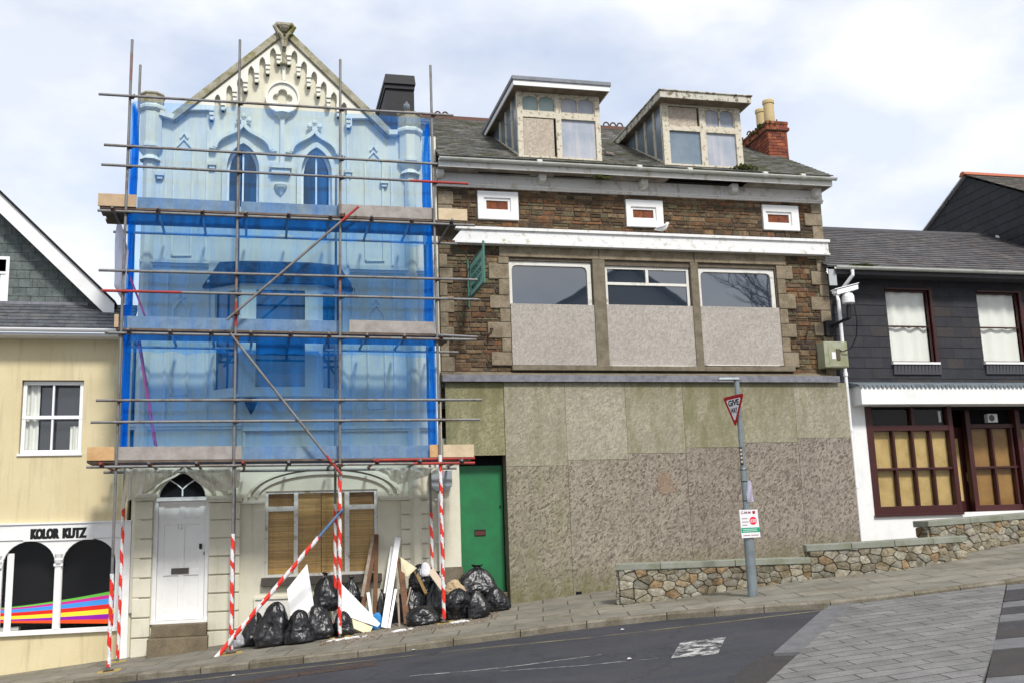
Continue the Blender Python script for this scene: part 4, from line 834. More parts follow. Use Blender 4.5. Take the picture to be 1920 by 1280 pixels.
# rain hopper and downpipe
x = at(826, 1000, -.09).x; m = M(); m.tube((x, -.09, at(826, 1066, -.09).z-.5), (x, -.09, at(826, 925, -.09).z), .042, 12); m.tube((x-.02, -.09, at(826, 890, -.09).z), (x-.02, -.09, at(804, 262, -.09).z), .042, 12)
for py in (300, 450, 560, 690, 780): z = at(815, py, -.09).z; m.tube((x-.02, -.09, z-.03), (x-.02, -.09, z+.03), .052, 12); m.box(x-.10, x+.06, -.05, 0, z-.012, z+.012)

for py in (935, 1015): z = at(826, py, -.09).z; m.tube((x, -.09, z-.03), (x, -.09, z+.03), .052, 12); m.box(x-.085, x+.085, -.05, 0, z-.012, z+.012)
m.build('downpipe', upvc, gh)
a = RX(806, 846, 882, 914, -.1); m = M(); m.hexa([(a[0]+.1, -.16, a[2]-.06), (a[1]-.1, -.16, a[2]-.06), (a[1]-.1, -.02, a[2]-.06), (a[0]+.1, -.02, a[2]-.06), (a[0], -.2, a[2]+.03), (a[1], -.2, a[2]+.03), (a[1], 0, a[2]+.03), (a[0], 0, a[2]+.03)]); m.box(a[0], a[1], -.2, 0, a[2]+.031, a[3]); m.build('rain_hopper', mat('grey plastic hopper', (.32, .35, .38), .5), gh)
# roof and black chimney behind the gable
m = M()
ax_, az_ = P2(533, 64); lx, lz = P2(325, 222); rx_, rz_ = P2(730, 254); m.plate([(lx, lz-.12), (rx_, rz_-.12), (ax_, az_-.12)], [], .35, 8); m.build('roof', mossroof, gh)
ch = bpy.data.objects.new('x', None); bpy.data.objects.remove(ch)
Yc = 1.2; a = RX(724, 777, 165, 260, Yc); cb = RX(720, 779, 142, 158, Yc-.06); dpt = 2.0
m = M(); m.box(a[0], a[1], Yc, Yc+dpt, a[2]-.6, cb[2]); c1 = m.build('chimney', blackst, gh)
m = M(); m.box(cb[0]+.02, cb[1]-.02, Yc-.04, Yc+dpt+.04, cb[2]-.1, cb[2]); m.hexa([(cb[0], Yc-.08, cb[2]+.001), (cb[1], Yc-.08, cb[2]+.001), (cb[1], Yc+dpt+.08, cb[2]+.001), (cb[0], Yc+dpt+.08, cb[2]+.001), (cb[0]+.03, Yc-.05, cb[3]+.02), (cb[1]-.02, Yc-.05, cb[3]+.02), (cb[1]-.02, Yc+dpt, cb[3]+.02), (cb[0]+.03, Yc+dpt, cb[3]+.02)]); m.build('chimney_cap', blackst, c1)

# ================================================================ brown stone shop building
bb = thing('stone_building', 'boarded up brown stone building with two dormers and a slate roof', 'building', (7.5, 0, gz(7.5, 0)))
BX0, BX1 = 3.48, at(1552, 550).x
zE = at(1200, 330, 0).z            # wall top under the eaves
WN = [RX(956, 1114, 490, 685, 0), RX(1138, 1299, 500, 687, 0), RX(1314, 1460, 503, 686, 0)]
zs_ = min(w_[2] for w_ in WN); 
m = M(); m.plate([(BX0, 2.6), (BX1, 2.6), (BX1, zE), (BX0, zE)], [[(w_[0], w_[2]), (w_[1], w_[2]), (w_[1], w_[3]), (w_[0], w_[3])] for w_ in WN], .015, .3); m.box(BX0+.02, BX1-.02, .31, 8.8, -2, zE); m.box(5.0, BX1, .015, .3, -1.6, 2.599); m.build('wall', mortar, bb)
zc1b = at(1185, 367).z; zc2t, zc2b = at(1200, 440).z, at(1200, 463).z; zlt = at(1200, 467).z; zll = at(1200, 490).z
zsl = at(1200, 700).z; xj0 = at(957, 590).x; xj1 = at(1462, 600).x
rpal = [(.085, .058, .036), (.12, .078, .045), (.16, .088, .045), (.19, .135, .08), (.07, .05, .035), (.13, .11, .065), (.105, .066, .036), (.155, .105, .06)]
rpal2 = [(.20, .095, .045), (.17, .085, .045), (.20, .12, .06)]
def rubble_wall(x0, x1, z0, z1, holes, name, hmin=.07, hmax=.15, orange=.12, seed=1):
    rnd = random.Random(seed); m = M(); z = z0
    while z < z1-.02:
        h_ = min(rnd.uniform(hmin, hmax), z1-z)
        if z1-z-h_ < .05: h_ = z1-z
        x = x0
        while x < x1-.01:
            w_ = rnd.uniform(.10, .34)*(.7+.6*rnd.random())
            if x1-x-w_ < .08: w_ = x1-x
            ps = [[(x+.006, z+.005), (x+w_-.006, z+.005), (x+w_-.006, z+h_-.005), (x+.006, z+h_-.005)]]
            if rnd.random() < .18 and h_ > .1: k = z+h_*rnd.uniform(.4, .6); ps = [[(x+.006, z+.005), (x+w_-.006, z+.005), (x+w_-.006, k-.004), (x+.006, k-.004)], [(x+.006, k+.004), (x+w_-.006, k+.004), (x+w_-.006, z+h_-.005), (x+.006, z+h_-.005)]]
            for hh in holes: ps = [q for p in ps for q in minus_rect(p, hh)]
            for p in ps:
                o_ = orange*(1.8 if fbm(x*.6, z*.9, seed) > .05 else .4); c_ = rnd.choice(rpal2 if rnd.random() < o_ else rpal); g = .12*max(0, fbm(x*.5+5, z*.7)); kk = rnd.uniform(1.05, 1.5); m.col = tuple(max(.02, q*kk+d*g) for q, d in zip(c_, (.1, .10, .03)))
                cx, cz = sum(a for a, _ in p)/len(p), sum(b for _, b in p)/len(p); out = rnd.uniform(.004, .022); k0 = len(m.v); n = len(p)
                pj = [(a+rnd.uniform(-.006, .006), b+rnd.uniform(-.006, .006)) for a, b in p]
                for a, b in pj: m.v.append(Vector((a, .014, b)))
                for a, b in pj:
                    dx, dz = cx-a, cz-b; m.v.append(Vector((a+math.copysign(min(.012, abs(dx)*.5), dx), .014-out-rnd.uniform(0, .006), b+math.copysign(min(.010, abs(dz)*.5), dz))))
                for i in range(n): m.face((k0+i, k0+(i+1) % n, k0+n+(i+1) % n, k0+n+i))
                m.face([k0+n+i for i in range(n)])
            x += w_
        z += h_
    o_ = m.build(name, stonev, bb); return o_
vents = [RX(895, 971, 361, 413), RX(1173, 1242, 377, 427), RX(1429, 1496, 387, 433)]
rubble_wall(BX0, BX1, zc2t-.02, zc1b+.03, [(v[0]-.02, v[1]+.02, v[2]-.02, v[3]+.02) for v in vents], 'rubble_stone', .055, .12, orange=.17, seed=3)
rubble_wall(BX0, xj0, 2.9, zc2b+.02, [], 'rubble_stone', .06, .12, .05, 5)
rubble_wall(xj1, BX1, 2.9, zc2b+.02, [], 'rubble_stone', .07, .14, .08, 7)
# dressed stone: lintels, mullions, quoins, sill
def block(m, x0, x1, z0, z1, y=-.035): m.box(x0+.004, x1-.004, y, .014, z0+.004, z1-.004)
xl0, xl1 = at(935, 470).x, at(1472, 485).x; xs_ = [xl0, at(1122, 475).x, at(1300, 480).x, xl1]
m = M()
for a, b in zip(xs_[:-1], xs_[1:]): block(m, a, b, zll, zc2b+.0, -.03)
m.build('lintel', sandst, bb, bevel=.012)
for a, b in ((WN[0][1], WN[1][0]), (WN[1][1], WN[2][0])): M().box(a+.002, b-.002, -.045, .28, zs_-.1, zll-.001).build('mullion', lichenst, bb, bevel=.015)
m = M(); m.box(xj0-.02, xj1+.22, -.11, .28, zs_-.1, zs_-.002); m.build('window_sill', lichenst, bb, bevel=.01)
rq = random.Random(4)
def quoins(x, side, z0, z1, name, wl=(.42, .24), y=-.03):
    m = M(); z = z0; k = 0
    while z < z1-.05:
        h_ = rq.uniform(.26, .34); h_ = min(h_, z1-z); w_ = wl[k % 2]*rq.uniform(.9, 1.1); m2 = (x-w_, x) if side < 0 else (x, x+w_); block(m, m2[0], m2[1], z, z+h_, y-rq.uniform(0, .012)); z += h_; k += 1
    m.build(name, sandst, bb, bevel=.014)
quoins(xj0, -1, zs_-.0, zll, 'jamb_quoin', (.46, .22)); quoins(xj1+.0, 1, zs_-.0, zll, 'jamb_quoin', (.40, .20)); quoins(BX1+.02, -1, 2.95, zc2b-.01, 'corner_quoin', (.42, .24), -.03); quoins(BX1+.02, -1, zc2t+.02, zc1b, 'corner_quoin', (.24, .40), -.03)
quoins(BX0, 1, 3.0, zc2b-.3, 'corner_quoin', (.18, .30)); quoins(BX0, 1, zc2t+.2, zc1b-.1, 'corner_quoin', (.30, .3))
# windows: boards below, glass above
for i, (w_, bt, yt) in enumerate(zip(WN, (571, 573, 576), (490, 500, 503))):
    px = ((956+1114)/2, (1138+1299)/2, (1314+1460)/2)[i]; zb_ = at(px, bt, 0).z
    fr = (w_[0]+.01, w_[1]-.01, zb_-.4, w_[3]-.005)
    if i == 1: wo_ = win(bb, fr, .05, whitew, (), (.70,), gsky, .06, .06, .06); m = M(); cx = (fr[0]+fr[1])/2; zt_ = fr[2]+(fr[3]-fr[2])*.7; m.box(cx-.03, cx+.03, .055, .1, zt_+.03, fr[3]-.06); m.build('window_bar', whitew, wo_)
    else:
        m = M(); r_ = .09; x0, x1, z0, z1 = fr[0]+.07, fr[1]-.09, fr[2]+.05, fr[3]-.09
        hole = [(x0, z0), (x1, z0), (x1, z1-r_), (x1-r_*.3, z1-r_*.3), (x1-r_, z1), (x0+r_, z1), (x0+r_*.3, z1-r_*.3), (x0, z1-r_)]
        m.plate([(fr[0], fr[2]), (fr[1], fr[2]), (fr[1], fr[3]), (fr[0], fr[3])], [hole], .05, .11); wo_ = m.build('window', whitew, bb, bevel=.006); M().box(fr[0]+.02, fr[1]-.02, .09, .095, fr[2], fr[3]-.02).build('pane', gsky, wo_)
    o = M().box(w_[0]-.02 if i else w_[0]+.02, w_[1]+.03 if i < 2 else w_[1]+.02, -.018 if i != 1 else -.02, .04, w_[2]+.01, zb_).build('window_board', osb('pale chipboard %d' % i, (.37, .34, .305), (.22, .195, .17), .5, 0, None, loc=(i*3, 0, i)), bb)
    if i: M().box(w_[0]+.05, w_[1]-.1, -.06, -.021, w_[2]-.0, w_[2]+.015).build('white_batten', whitew, bb)
# upper cornice, soffit, fascia, gutter
friezep = mat('stained white frieze paint', (.80, .79, .76), .7, (.50, .45, .36), 5, .55, .70, .08, streak=(.45, .42, .33), sk=(.58, .78), moss=(.22, .20, .10), mo=(.66, .74), ms=3, bump=.15)
gY_ = -.46; zg = at(1200, 318, gY_-.06).z; zfb = at(1200, 331, gY_).z
XE = at(1560, 340, gY_).x; XS = BX0-.04
m = M(); m.profx([(.02, zc1b), (-.05, zc1b), (-.07, zc1b+.025), (-.10, zc1b+.04), (-.10, zc1b+.065), (-.06, zc1b+.09), (-.05, zc1b+.13), (-.05, zfb+.03), (.02, zfb+.03)], XS, BX1+.05); m.build('frieze', friezep, bb)
xh0, xh1 = at(1253, 338, -.3).x, at(1400, 345, -.3).x
m = M(); m.box(XS, xh0, gY_+.025, -.049, zfb+.02, zfb+.035); m.box(xh1, XE, gY_+.025, -.049, zfb+.02, zfb+.035); m.box(BX1+.05, XE, -.05, .25, zfb+.02, zfb+.035)
sof = mat('stained soffit board', (.34, .31, .26), .85, (.17, .14, .11), 2.5, .4, .6, .12, bump=.2); m.build('soffit', sof, bb)
for x0, x1, dz in ((4.3, 5.4, .0), (5.9, 7.0, 0)): M().obox(((x0+x1)/2, -.2, zfb+.005), ((x1-x0)/2, .02, .012), (0, .006, 0), (0, 0, .01)).build('loose_soffit_batten', dark, bb)
M().box(xh0, xh1, gY_+.03, .0, zfb+.1, zfb+.12).build('roof_void', dark, bb)
m = M(); m.box(XS, XE, gY_, gY_+.024, zfb, zg+.02); m.box(XE-.024, XE, gY_+.025, .3, zfb, zg+.02); m.build('fascia', whitew, bb)
gm = mat('grimy gutter plastic', (.55, .56, .52), .5, (.40, .41, .33), 4, .45, .7, .06, moss=(.18, .19, .07), mo=(.6, .72), ms=2, bump=.05)
g = gutterm(XS, XE+.07, gY_-.062, zg+.035, .06).build('gutter', gm, bb)
m = M(); 
for px in (1010, 1196, 1290, 1430, 1500): x = at(px, 310, gY_).x; m.tube((x-.05, gY_-.062, zg+.03), (x+.05, gY_-.062, zg+.03), .066, 12)
m.build('gutter_joint', gm, g)
for px, py in ((826, 322), (1018, 334), (1209, 346), (1378, 354), (1534, 363)):
    c_ = at(px, py, -.25); m = M(); m.box(c_.x-.075, c_.x+.075, -.27, -.051, c_.z-.045, zfb+.019); m.profx([(-.27, c_.z-.046), (-.24, c_.z-.075), (-.051, c_.z-.09), (-.051, c_.z-.046)], c_.x-.06, c_.x+.06); m.build('eaves_bracket', whitew, bb, bevel=.006)
# lower cornice
xcl = at(866, 437, -.16).x; xce = at(1553, 462, -.16).x
zt0, zb0 = at(1200, 437, -.16).z, at(1200, 463, -.16).z
m = M(); m.hexa([(xcl-.2, -.16, zb0+.001), (xce, -.16, zb0+.001), (xce, .01, zb0+.001), (xcl-.2, .01, zb0+.001), (xcl, -.16, zt0-.06), (xce, -.16, zt0-.06), (xce, .01, zt0-.06), (xcl, .01, zt0-.06)]); m.box(xcl-.35, xce+.03, -.20, .01, zt0-.059, zt0); m.box(xcl-.15, xce+.02, -.18, .01, zb0-.04, zb0)
cpaint = mat('white cornice paint', (.74, .74, .73), .6, (.50, .48, .42), 6, .54, .70, .05, moss=(.36, .33, .12), mo=(.60, .70), ms=3, bump=.12); m.build('cornice', cpaint, bb)
# brick vents
for v, bp in zip(vents, ((912, 952, 377, 393), (1187, 1225, 394, 409), (1440, 1479, 403, 418))):
    b_ = RX(*bp, -.02); m = M(); i_ = .055
    m.plate([(v[0], v[2]), (v[1], v[2]), (v[1], v[3]), (v[0], v[3])], [[(b_[0]-i_, b_[2]-i_*1.2), (b_[1]+i_, b_[2]-i_*1.2), (b_[1]+i_, b_[3]+i_), (b_[0]-i_, b_[3]+i_)]], -.055, .012)
    m.plate([(b_[0]-i_, b_[2]-i_*1.2), (b_[1]+i_, b_[2]-i_*1.2), (b_[1]+i_, b_[3]+i_), (b_[0]-i_, b_[3]+i_)], [[(b_[0], b_[2]), (b_[1], b_[2]), (b_[1], b_[3]), (b_[0], b_[3])]], -.025, .012); vo_ = m.build('blocked_vent', whitep, bb, bevel=.004)
    m = M(); cx = (b_[0]+b_[1])/2; m.col = (.28, .09, .04); m.box(b_[0], cx-.006, -.0, .011, b_[2], b_[3]); m.col = (.25, .08, .045); m.box(cx+.006, b_[1], -.001, .011, b_[2], b_[3]); m.build('brick_infill', brickv, vo_)
# roof
pT = .585; rE = zg+.09; Yr = 4.6
def rz_at(Y): return rE+(Y+.5)*pT
L_ = math.hypot(1, pT); V = (0, 1/L_, pT/L_); Nn = (0, -pT/L_, 1/L_); RL = (Yr+.5)*L_; XV = 12.25
pal_r = [(.16, .163, .15), (.19, .19, .17), (.13, .133, .122), (.21, .20, .18), (.165, .155, .135), (.24, .235, .22)]
m = M(); tiles(m, (BX0-.03, -.5, rE), (1, 0, 0), V, Nn, [(0, 0), (XV-BX0, 0), (XV-BX0, RL), (0, RL)], .27, .19, .014, lambda u, v: pick(pal_r, .15), jit=.01)
m.col = (.1, .1, .1); m.hexa([(BX0, -.45, rE-.06), (XV-.02, -.45, rE-.06), (XV-.02, Yr, rz_at(Yr)-.06), (BX0, Yr, rz_at(Yr)-.06), (BX0, -.45, rE-.01), (XV-.02, -.45, rE-.01), (XV-.02, Yr, rz_at(Yr)-.01), (BX0, Yr, rz_at(Yr)-.01)])
m.hexa([(BX0, Yr, rz_at(Yr)-.06), (XV-.02, Yr, rz_at(Yr)-.06), (XV-.02, 9.6, rE-.06), (BX0, 9.6, rE-.06), (BX0, Yr, rz_at(Yr)-.01), (XV-.02, Yr, rz_at(Yr)-.01), (XV-.02, 9.6, rE-.01), (BX0, 9.6, rE-.01)]); m.build('roof', mossroof, bb)
m = M(); m.poly([(BX1, .0, zE-.1), (BX1, Yr*2-.0, zE-.1), (BX1, Yr, rz_at(Yr)-.06)]); m.build('gable_end', mortar, bb)
rt = mat('terracotta ridge', (.12, .055, .04), .9, (.10, .06, .045), 5, grain=.2, bump=.3)
m = M(); zR = rz_at(Yr); m.profx([(Yr-.14, zR-.07), (Yr-.04, zR+.06), (Yr+.04, zR+.06), (Yr+.14, zR-.07)], BX0, XV-.02)
for a, b in ((814, 838), (1130, 1162), (1398, 1410)):
    x = at(a, 235, Yr).x; xe = at(b, 235, Yr).x
    while x < xe: m.path([(x+.10+.08*math.cos(t), Yr, zR+.06+.11*math.sin(t)) for t in [math.pi*k/8 for k in range(9)]], .02, 6); x += .19
m.build('ridge_tiles', rt, bb)
# moss tufts in gutter and slipped slates
for px, py, s in ((1397, 317, .12), (1128, 335, .07)):
    m = M(); c_ = at(px, py, -.42)
    for k in range(60): d_ = Vector((random.gauss(0, s), random.gauss(0, .03), abs(random.gauss(0, .04)))); m.obox(c_+d_, (random.uniform(.01, .03), 0, random.uniform(-.01, .01)), (0, random.uniform(.01, .02), 0), (0, random.uniform(-.01, .01), random.uniform(.01, .03)))
    tag(m.build('gutter_moss', mossm, bb), 'green moss tuft growing in the gutter')
# dormers
def dormer(p):
    Y = -.28; X = lambda k: at(k, p['ym'], Y).x; Z = lambda x, y: at(x, y, Y).z
    x0, x1, xc0, xc1 = X(p['l'][0]), X(p['r'][1]), X(p['c'][0]), X(p['c'][1]); xl1, xr0 = X(p['l'][1]), X(p['r'][0])
    xm = (p['l'][0]+p['r'][1])/2; zt, zm0, zm1 = Z(xm, p['top']), Z(xm, p['tr'][1]), Z(xm, p['tr'][0]); zb = rz_at(Y)+.02; pm = p['paint']
    hb = (zt-rE)/pT-.5            # depth at which the flat roof meets the slope
    root = M(); m = root
    m.box(x0, xl1, Y, Y+.1, zb-.1, zt); m.box(xr0, x1, Y, Y+.1, zb-.1, zt); m.box(xc0, xc1, Y+.002, Y+.09, zb-.1, zt); m.box(xl1, xc0, Y+.004, Y+.09, zm0, zm1); m.box(xc1, xr0, Y+.004, Y+.09, zm0, zm1); m.box(xl1, xc0, Y+.01, Y+.09, zt-.045, zt-.001); m.box(xc1, xr0, Y+.01, Y+.09, zt-.045, zt-.001); m.box(xl1, xr0, Y+.0, Y+.09, zb-.1, zb+.03)
    # cheeks: studs and rails
    n = 3
    for k in range(1, n+1):
        yk = Y+hb*k/(n+1.0); m.box(x0+.003, x0+.06, yk-.035, yk+.035, rz_at(yk)-.03, zt-.002)
    m.hexa([(x0+.006, Y+.1, rz_at(Y+.1)-.02), (x0+.06, Y+.1, rz_at(Y+.1)-.02), (x0+.06, hb, zt-.08), (x0+.006, hb, zt-.08), (x0+.006, Y+.1, rz_at(Y+.1)+.06), (x0+.06, Y+.1, rz_at(Y+.1)+.06), (x0+.06, hb, zt), (x0+.006, hb, zt)])
    d = m.build('dormer', pm, bb)
    # front panes
    def fill(a, b, c_, e, mt, name='pane', y=.05): return M().box(a, b, Y+y, Y+y+.01, c_, e).build(name, mt, d)
    cells = p['cells']
    boxes = [(xl1, xc0, zm1, zt-.045), (xc1, xr0, zm1, zt-.045), (xl1, xc0, zb, zm0), (xc1, xr0, zb, zm0)]
    for bx, c_ in zip(boxes, cells):
        if c_ == 'osb': o = M().box(bx[0]+.01, bx[1]-.05, Y+.02, Y+.035, bx[2]+.01, bx[3]-.02).build('window_board', osbd, d); fill(*bx, dark, y=.07)
        elif isinstance(c_, tuple):
            cx = (bx[0]+bx[1])/2; m2 = M(); hs = []
            for a, b in ((bx[0]+.02, cx-.012), (cx+.012, bx[1]-.02)): hs.append([(a, bx[2]+.03)]+arc(a, b, bx[3]-.12, bx[3]-.02, 8)+[(b, bx[2]+.03)])
            m2.plate([(bx[0], bx[2]), (bx[1], bx[2]), (bx[1], bx[3]), (bx[0], bx[3])], hs, Y+.03, Y+.06); m2.build('arched_light', pm, d); fill(*bx, c_[1], y=.065)
        else: fill(*bx, c_)
    # cheek glass
    pts = [(Y+.1, rz_at(Y+.1)), (hb, zt), (Y+.1, zt)]; m2 = M(); k = len(m2.v)
    for xx in (x0+.03, x0+.04): m2.v += [Vector((xx, a, b)) for a, b in pts]
    m2.face((0, 1, 2)); m2.face((5, 4, 3)); m2.build('cheek_glass', frostdk, d)
    m2 = M(); m2.v = [Vector((xx, a, b)) for xx in (x1-.05, x1-.003) for a, b in pts]; m2.face((0, 1, 2)); m2.face((5, 4, 3)); 
    for i in range(3): m2.face((i, (i+1) % 3, 3+(i+1) % 3, 3+i))
    m2.build('cheek_board', pm, d)
    ov, th = p['ov'], p['th']; xa, xb = x0-ov, x1+ov
    m2 = M(); m2.box(xa, xb, Y-.3, Y-.275, zt+.001, zt+th); m2.box(xa, xa+.025, Y-.274, hb+.2, zt+.001, zt+th); m2.box(xb-.025, xb, Y-.274, hb+.2, zt+.001, zt+th); m2.build('dormer_fascia', p['fm'], d)
    m2 = M(); m2.box(xa+.026, xb-.026, Y-.274, hb, zt+.002, zt+.03); m2.build('dormer_soffit', sof2, d)
    m2 = M(); m2.box(xa-.03, xb+.03, Y-.33, hb+.3, zt+th+.001, zt+th+p['lt']); m2.build('dormer_roof', p['rm'], d, bevel=.01)
    return d
osbd = osb('dormer chipboard', (.44, .38, .31), (.27, .21, .16), .5, .1)
sof2 = mat('brown soffit boards', (.26, .21, .15), .85, (.15, .11, .08), 4, grain=.15, bump=.2)
rottenw = mat('rotting white paint', (.60, .58, .50), .8, (.20, .16, .10), 7, .5, .6, .2, bump=.4)
felt = mat('grey roofing felt', (.22, .235, .26), .6, (.15, .16, .18), 4, grain=.1, bump=.1)
tag(dormer(dict(ym=240, l=(971, 981), c=(1043, 1053), r=(1117, 1126), top=177, tr=(212, 223), cells=(('a', frostgn), ('a', frost), 'osb', frost), uc=frostgn, paint=peel, ov=.14, th=.11, lt=.09, fm=whitep, rm=felt)), 'left dormer with a white fascia and grey felt roof')
tag(dormer(dict(ym=260, l=(1244, 1256), c=(1314, 1325), r=(1380, 1391), top=199, tr=(238, 248), cells=('osb', ('a', frost), frostdk, frost), uc=frost, paint=peel, ov=.14, th=.15, lt=.03, fm=rottenw, rm=rottenw)), 'right dormer with rotten peeling fascia')
# brick chimney
Yb = 1.7; a = RX(1441, 1477, 237, 300, Yb); dp = 1.55; zcap = at(1458, 229, Yb).z; zb_ = rz_at(Yb)-.5
m = M(); z = zb_; k = 0
def brickring(m, x0, x1, y0, y1, z, h, off):
    for (A, B_, o_) in (((x0, y0), (x1, y0), 0), ((x1, y0), (x1, y1), 0), ((x1, y1), (x0, y1), 0), ((x0, y1), (x0, y0), 0)):
        A, B_ = Vector((*A, 0)), Vector((*B_, 0)); L = (B_-A).length; d = (B_-A)/L; n = Vector((d.y, -d.x, 0)); s = -.11 if off else 0
        while s < L:
            s0, s1 = max(0, s), min(L, s+.225)
            if s1-s0 > .02:
                m.col = pick([(.34, .10, .055), (.28, .085, .05), (.38, .13, .07), (.22, .07, .05)], .15); p, q = A+d*(s0+.004), A+d*(s1-.004); o2 = n*random.uniform(.0, .006)
                m.hexa([(p+o2-n*.04).to_tuple()[:2]+(z,), (q+o2-n*.04).to_tuple()[:2]+(z,), (q+o2).to_tuple()[:2]+(z,), (p+o2).to_tuple()[:2]+(z,), (p+o2-n*.04).to_tuple()[:2]+(z+h,), (q+o2-n*.04).to_tuple()[:2]+(z+h,), (q+o2).to_tuple()[:2]+(z+h,), (p+o2).to_tuple()[:2]+(z+h,)])
            s += .225
while z < zcap-.09:
    e_ = .05 if z > zcap-.28 else 0; e_ = .02 if z > zcap-.17 else e_
    brickring(m, a[0]-e_, a[1]+e_, Yb-e_, Yb+dp+e_, z, .066, k % 2); z += .078; k += 1
brickring(m, a[0]-.03, a[1]+.03, Yb-.03, Yb+dp+.03, z, .07, 0)
ck = m.build('chimney', brickv, bb); mm = M(); mm.box(a[0]+.012, a[1]-.012, Yb+.012, Yb+dp-.012, zb_, z+.03); mm.box(a[0]-.035, a[1]+.035, Yb-.035, Yb+dp+.035, zcap-.24, zcap-.17); mm.build('mortar_core', mortar, ck)
for Yp, pt, pxm, r_ in ((Yb+.95, 207, 1428, .135), (Yb+.38, 190, 1443.5, .135)):
    c_ = at(pxm, 232, Yp); zt = at(pxm, pt, Yp).z; M().lathe((c_.x, Yp, 0), [(r_*.98, z), (r_*.93, zt-.1), (r_*1.06, zt-.09), (r_*1.08, zt-.03), (r_*1.02, zt), (r_*.8, zt), (r_*.78, zt-.15)], 20).build('chimney_pot', pot, ck, smooth=False)
m = M()
for k in range(420):
    u = random.random(); c_ = Vector((a[0]+(a[1]-a[0])*(.02+.75*random.random())-.1*random.random(), Yb+random.uniform(-.05, 1.3), z+abs(random.gauss(0, .045))-.22*random.random()*(random.random() < .4)))
    m.obox(c_, (random.uniform(.01, .03), random.uniform(-.01, .01), random.uniform(-.01, .01)), (0, random.uniform(.01, .03), 0), (random.uniform(-.01, .01), 0, random.uniform(.01, .035)))
m.build('chimney_moss', mossm, ck)
# mossy ledge and lead over the hoarding
xh0_, xh1_ = at(829, 712, -.22).x, at(1576, 712, -.3).x
zl0 = at(1200, 714, -.26).z; zl1 = at(1200, 705, -.26).z
m = M(); m.profx([(-.26, zl0), (-.26, zl1), (.014, zl1+.13), (.014, zl0)], xh0_, xh1_-.1); m.build('ledge', lichenst, bb)
m = M(); m.box(xh0_, xh1_, -.285, -.262, zl0-.015, zl1+.02); m.build('lead_flashing', leadm, bb)
# hoarding
YH = -.2; HZ = gz(8, YH)
hd = thing('hoarding', 'chipboard hoarding of tall sheets boarding up the ground floor shop', 'hoarding', (8, YH, gz(8, YH)))
cx = [at(q, 780, YH).x for q in (946, 1061, 1174, 1282, 1385, 1492, 1587)]; cx[-1] = at(1586, 715, YH).x
zt_ = zl0-.016
seam = [873, 861, 849, 838, 829, 820]
cid = 0
for i in range(6):
    zs2 = at([1000, 1120, 1230, 1335, 1440, 1545][i], seam[i], YH).z; x0, x1 = cx[i], cx[i+1]
    zb2 = gz((x0+x1)/2, YH)-.12
    up_ = osb('upper chipboard %d' % i, [(.285, .265, .195), (.30, .28, .215), (.29, .27, .20), (.275, .255, .18), (.28, .26, .19), (.285, .265, .20)][i], (.19, .165, .125), .7, [.4, .25, .5, .75, .65, .45][i], [(zt_-.6-HZ, zt_+.3-HZ)] if i in (2, 3, 4) else [(zt_-.25-HZ, zt_+.5-HZ)], loc=(i*5.3, 0, i*1.7))
    o = M().box(x0+.0025, x1-.0025, YH, YH+.018, zs2+.003, zt_).build('upper_sheet', up_, hd)
    lo_ = osb('lower chipboard %d' % i, [(.24, .215, .16), (.25, .22, .175), (.235, .205, .165), (.22, .19, .155), (.23, .20, .165), (.235, .205, .17)][i], (.085, .068, .052), .95, [.35, .05, .05, .02, .0, .0][i], [(zb2+.75-HZ, zb2+.15-HZ)], loc=(i*7.1, 0, i*2.9))
    o = M().box(x0+.0025, x1-.0025, YH-.004*(i % 2), YH+.016, zb2, zs2-.003).build('lower_sheet', lo_, hd)
M().box(cx[0]-.0, cx[0]+.02, YH+.019, .1, gz(cx[0], 0)-.2, zt_).build('end_return', lichenst, hd)
a = RX(1232, 1265, 884, 925, YH-.006); M().plate([(a[0], a[2]+.08), (a[0]+.12, a[2]), (a[1], a[2]+.05), (a[1]-.1, a[3]), (a[0]+.03, a[3]-.02)], [], YH-.0065, YH-.005).build('bare_patch', osb('bare chipboard', (.235, .175, .13), (.15, .105, .075), .7), hd)
a = RX(1080, 1091, 1108, 1119, YH-.01); M().box(a[0], a[1], YH-.008, YH-.005, a[2], a[3]).build('cut_hole', dark, hd)
# boards above the green door
xg0, xg1 = BX0+.04, cx[0]-.004; m1 = at(890, 790, YH).z; m2_ = at(890, 853, YH).z
dbo = osb('mossy chipboard', (.28, .265, .155), (.15, .14, .07), .8, .7, [(zt_-.6-gz(7.5, 0), zt_+.2-gz(7.5, 0))])
M().box(xg0, xg1, YH+.02, YH+.038, m1+.002, zt_).build('door_head_board', dbo, hd); M().box(xg0, xg1, YH+.02, YH+.037, m2_, m1-.002).build('door_head_board', dbo, hd)
# green door in its recess
a = RX(863, 944, 874, 1082, .12)
m = M(); m.box(a[0], a[1], .12, .17, gz(4, 0)+.28, a[3]+.02); gd = m.build('green_door', doorgreen, bb, bevel=.004)
b_ = RX(890, 910, 993, 1003, .12); m = M(); m.band([(b_[0], b_[2]), (b_[0], b_[3]), (b_[1], b_[3]), (b_[1], b_[2])], .02, .108, .119, closed=True); m.build('letterbox', blackmetal, gd); M().box(b_[0], b_[1], .113, .119, b_[2], b_[3]).build('letter_flap', mat('red brown flap', (.10, .03, .02), .6), gd)
c_ = at(938, 948, .1); M().lathe((c_.x, .1, c_.z), [(.005, -.03), (.02, 0), (.005, .03)], 8).build('door_knob', blackmetal, gd)
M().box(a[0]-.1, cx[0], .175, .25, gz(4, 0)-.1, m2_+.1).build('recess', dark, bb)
M().box(a[0], cx[0], -.05, .3, gz(4, 0)-.2, gz(4, 0)+.275).build('door_step', stepst, bb, bevel=.01)
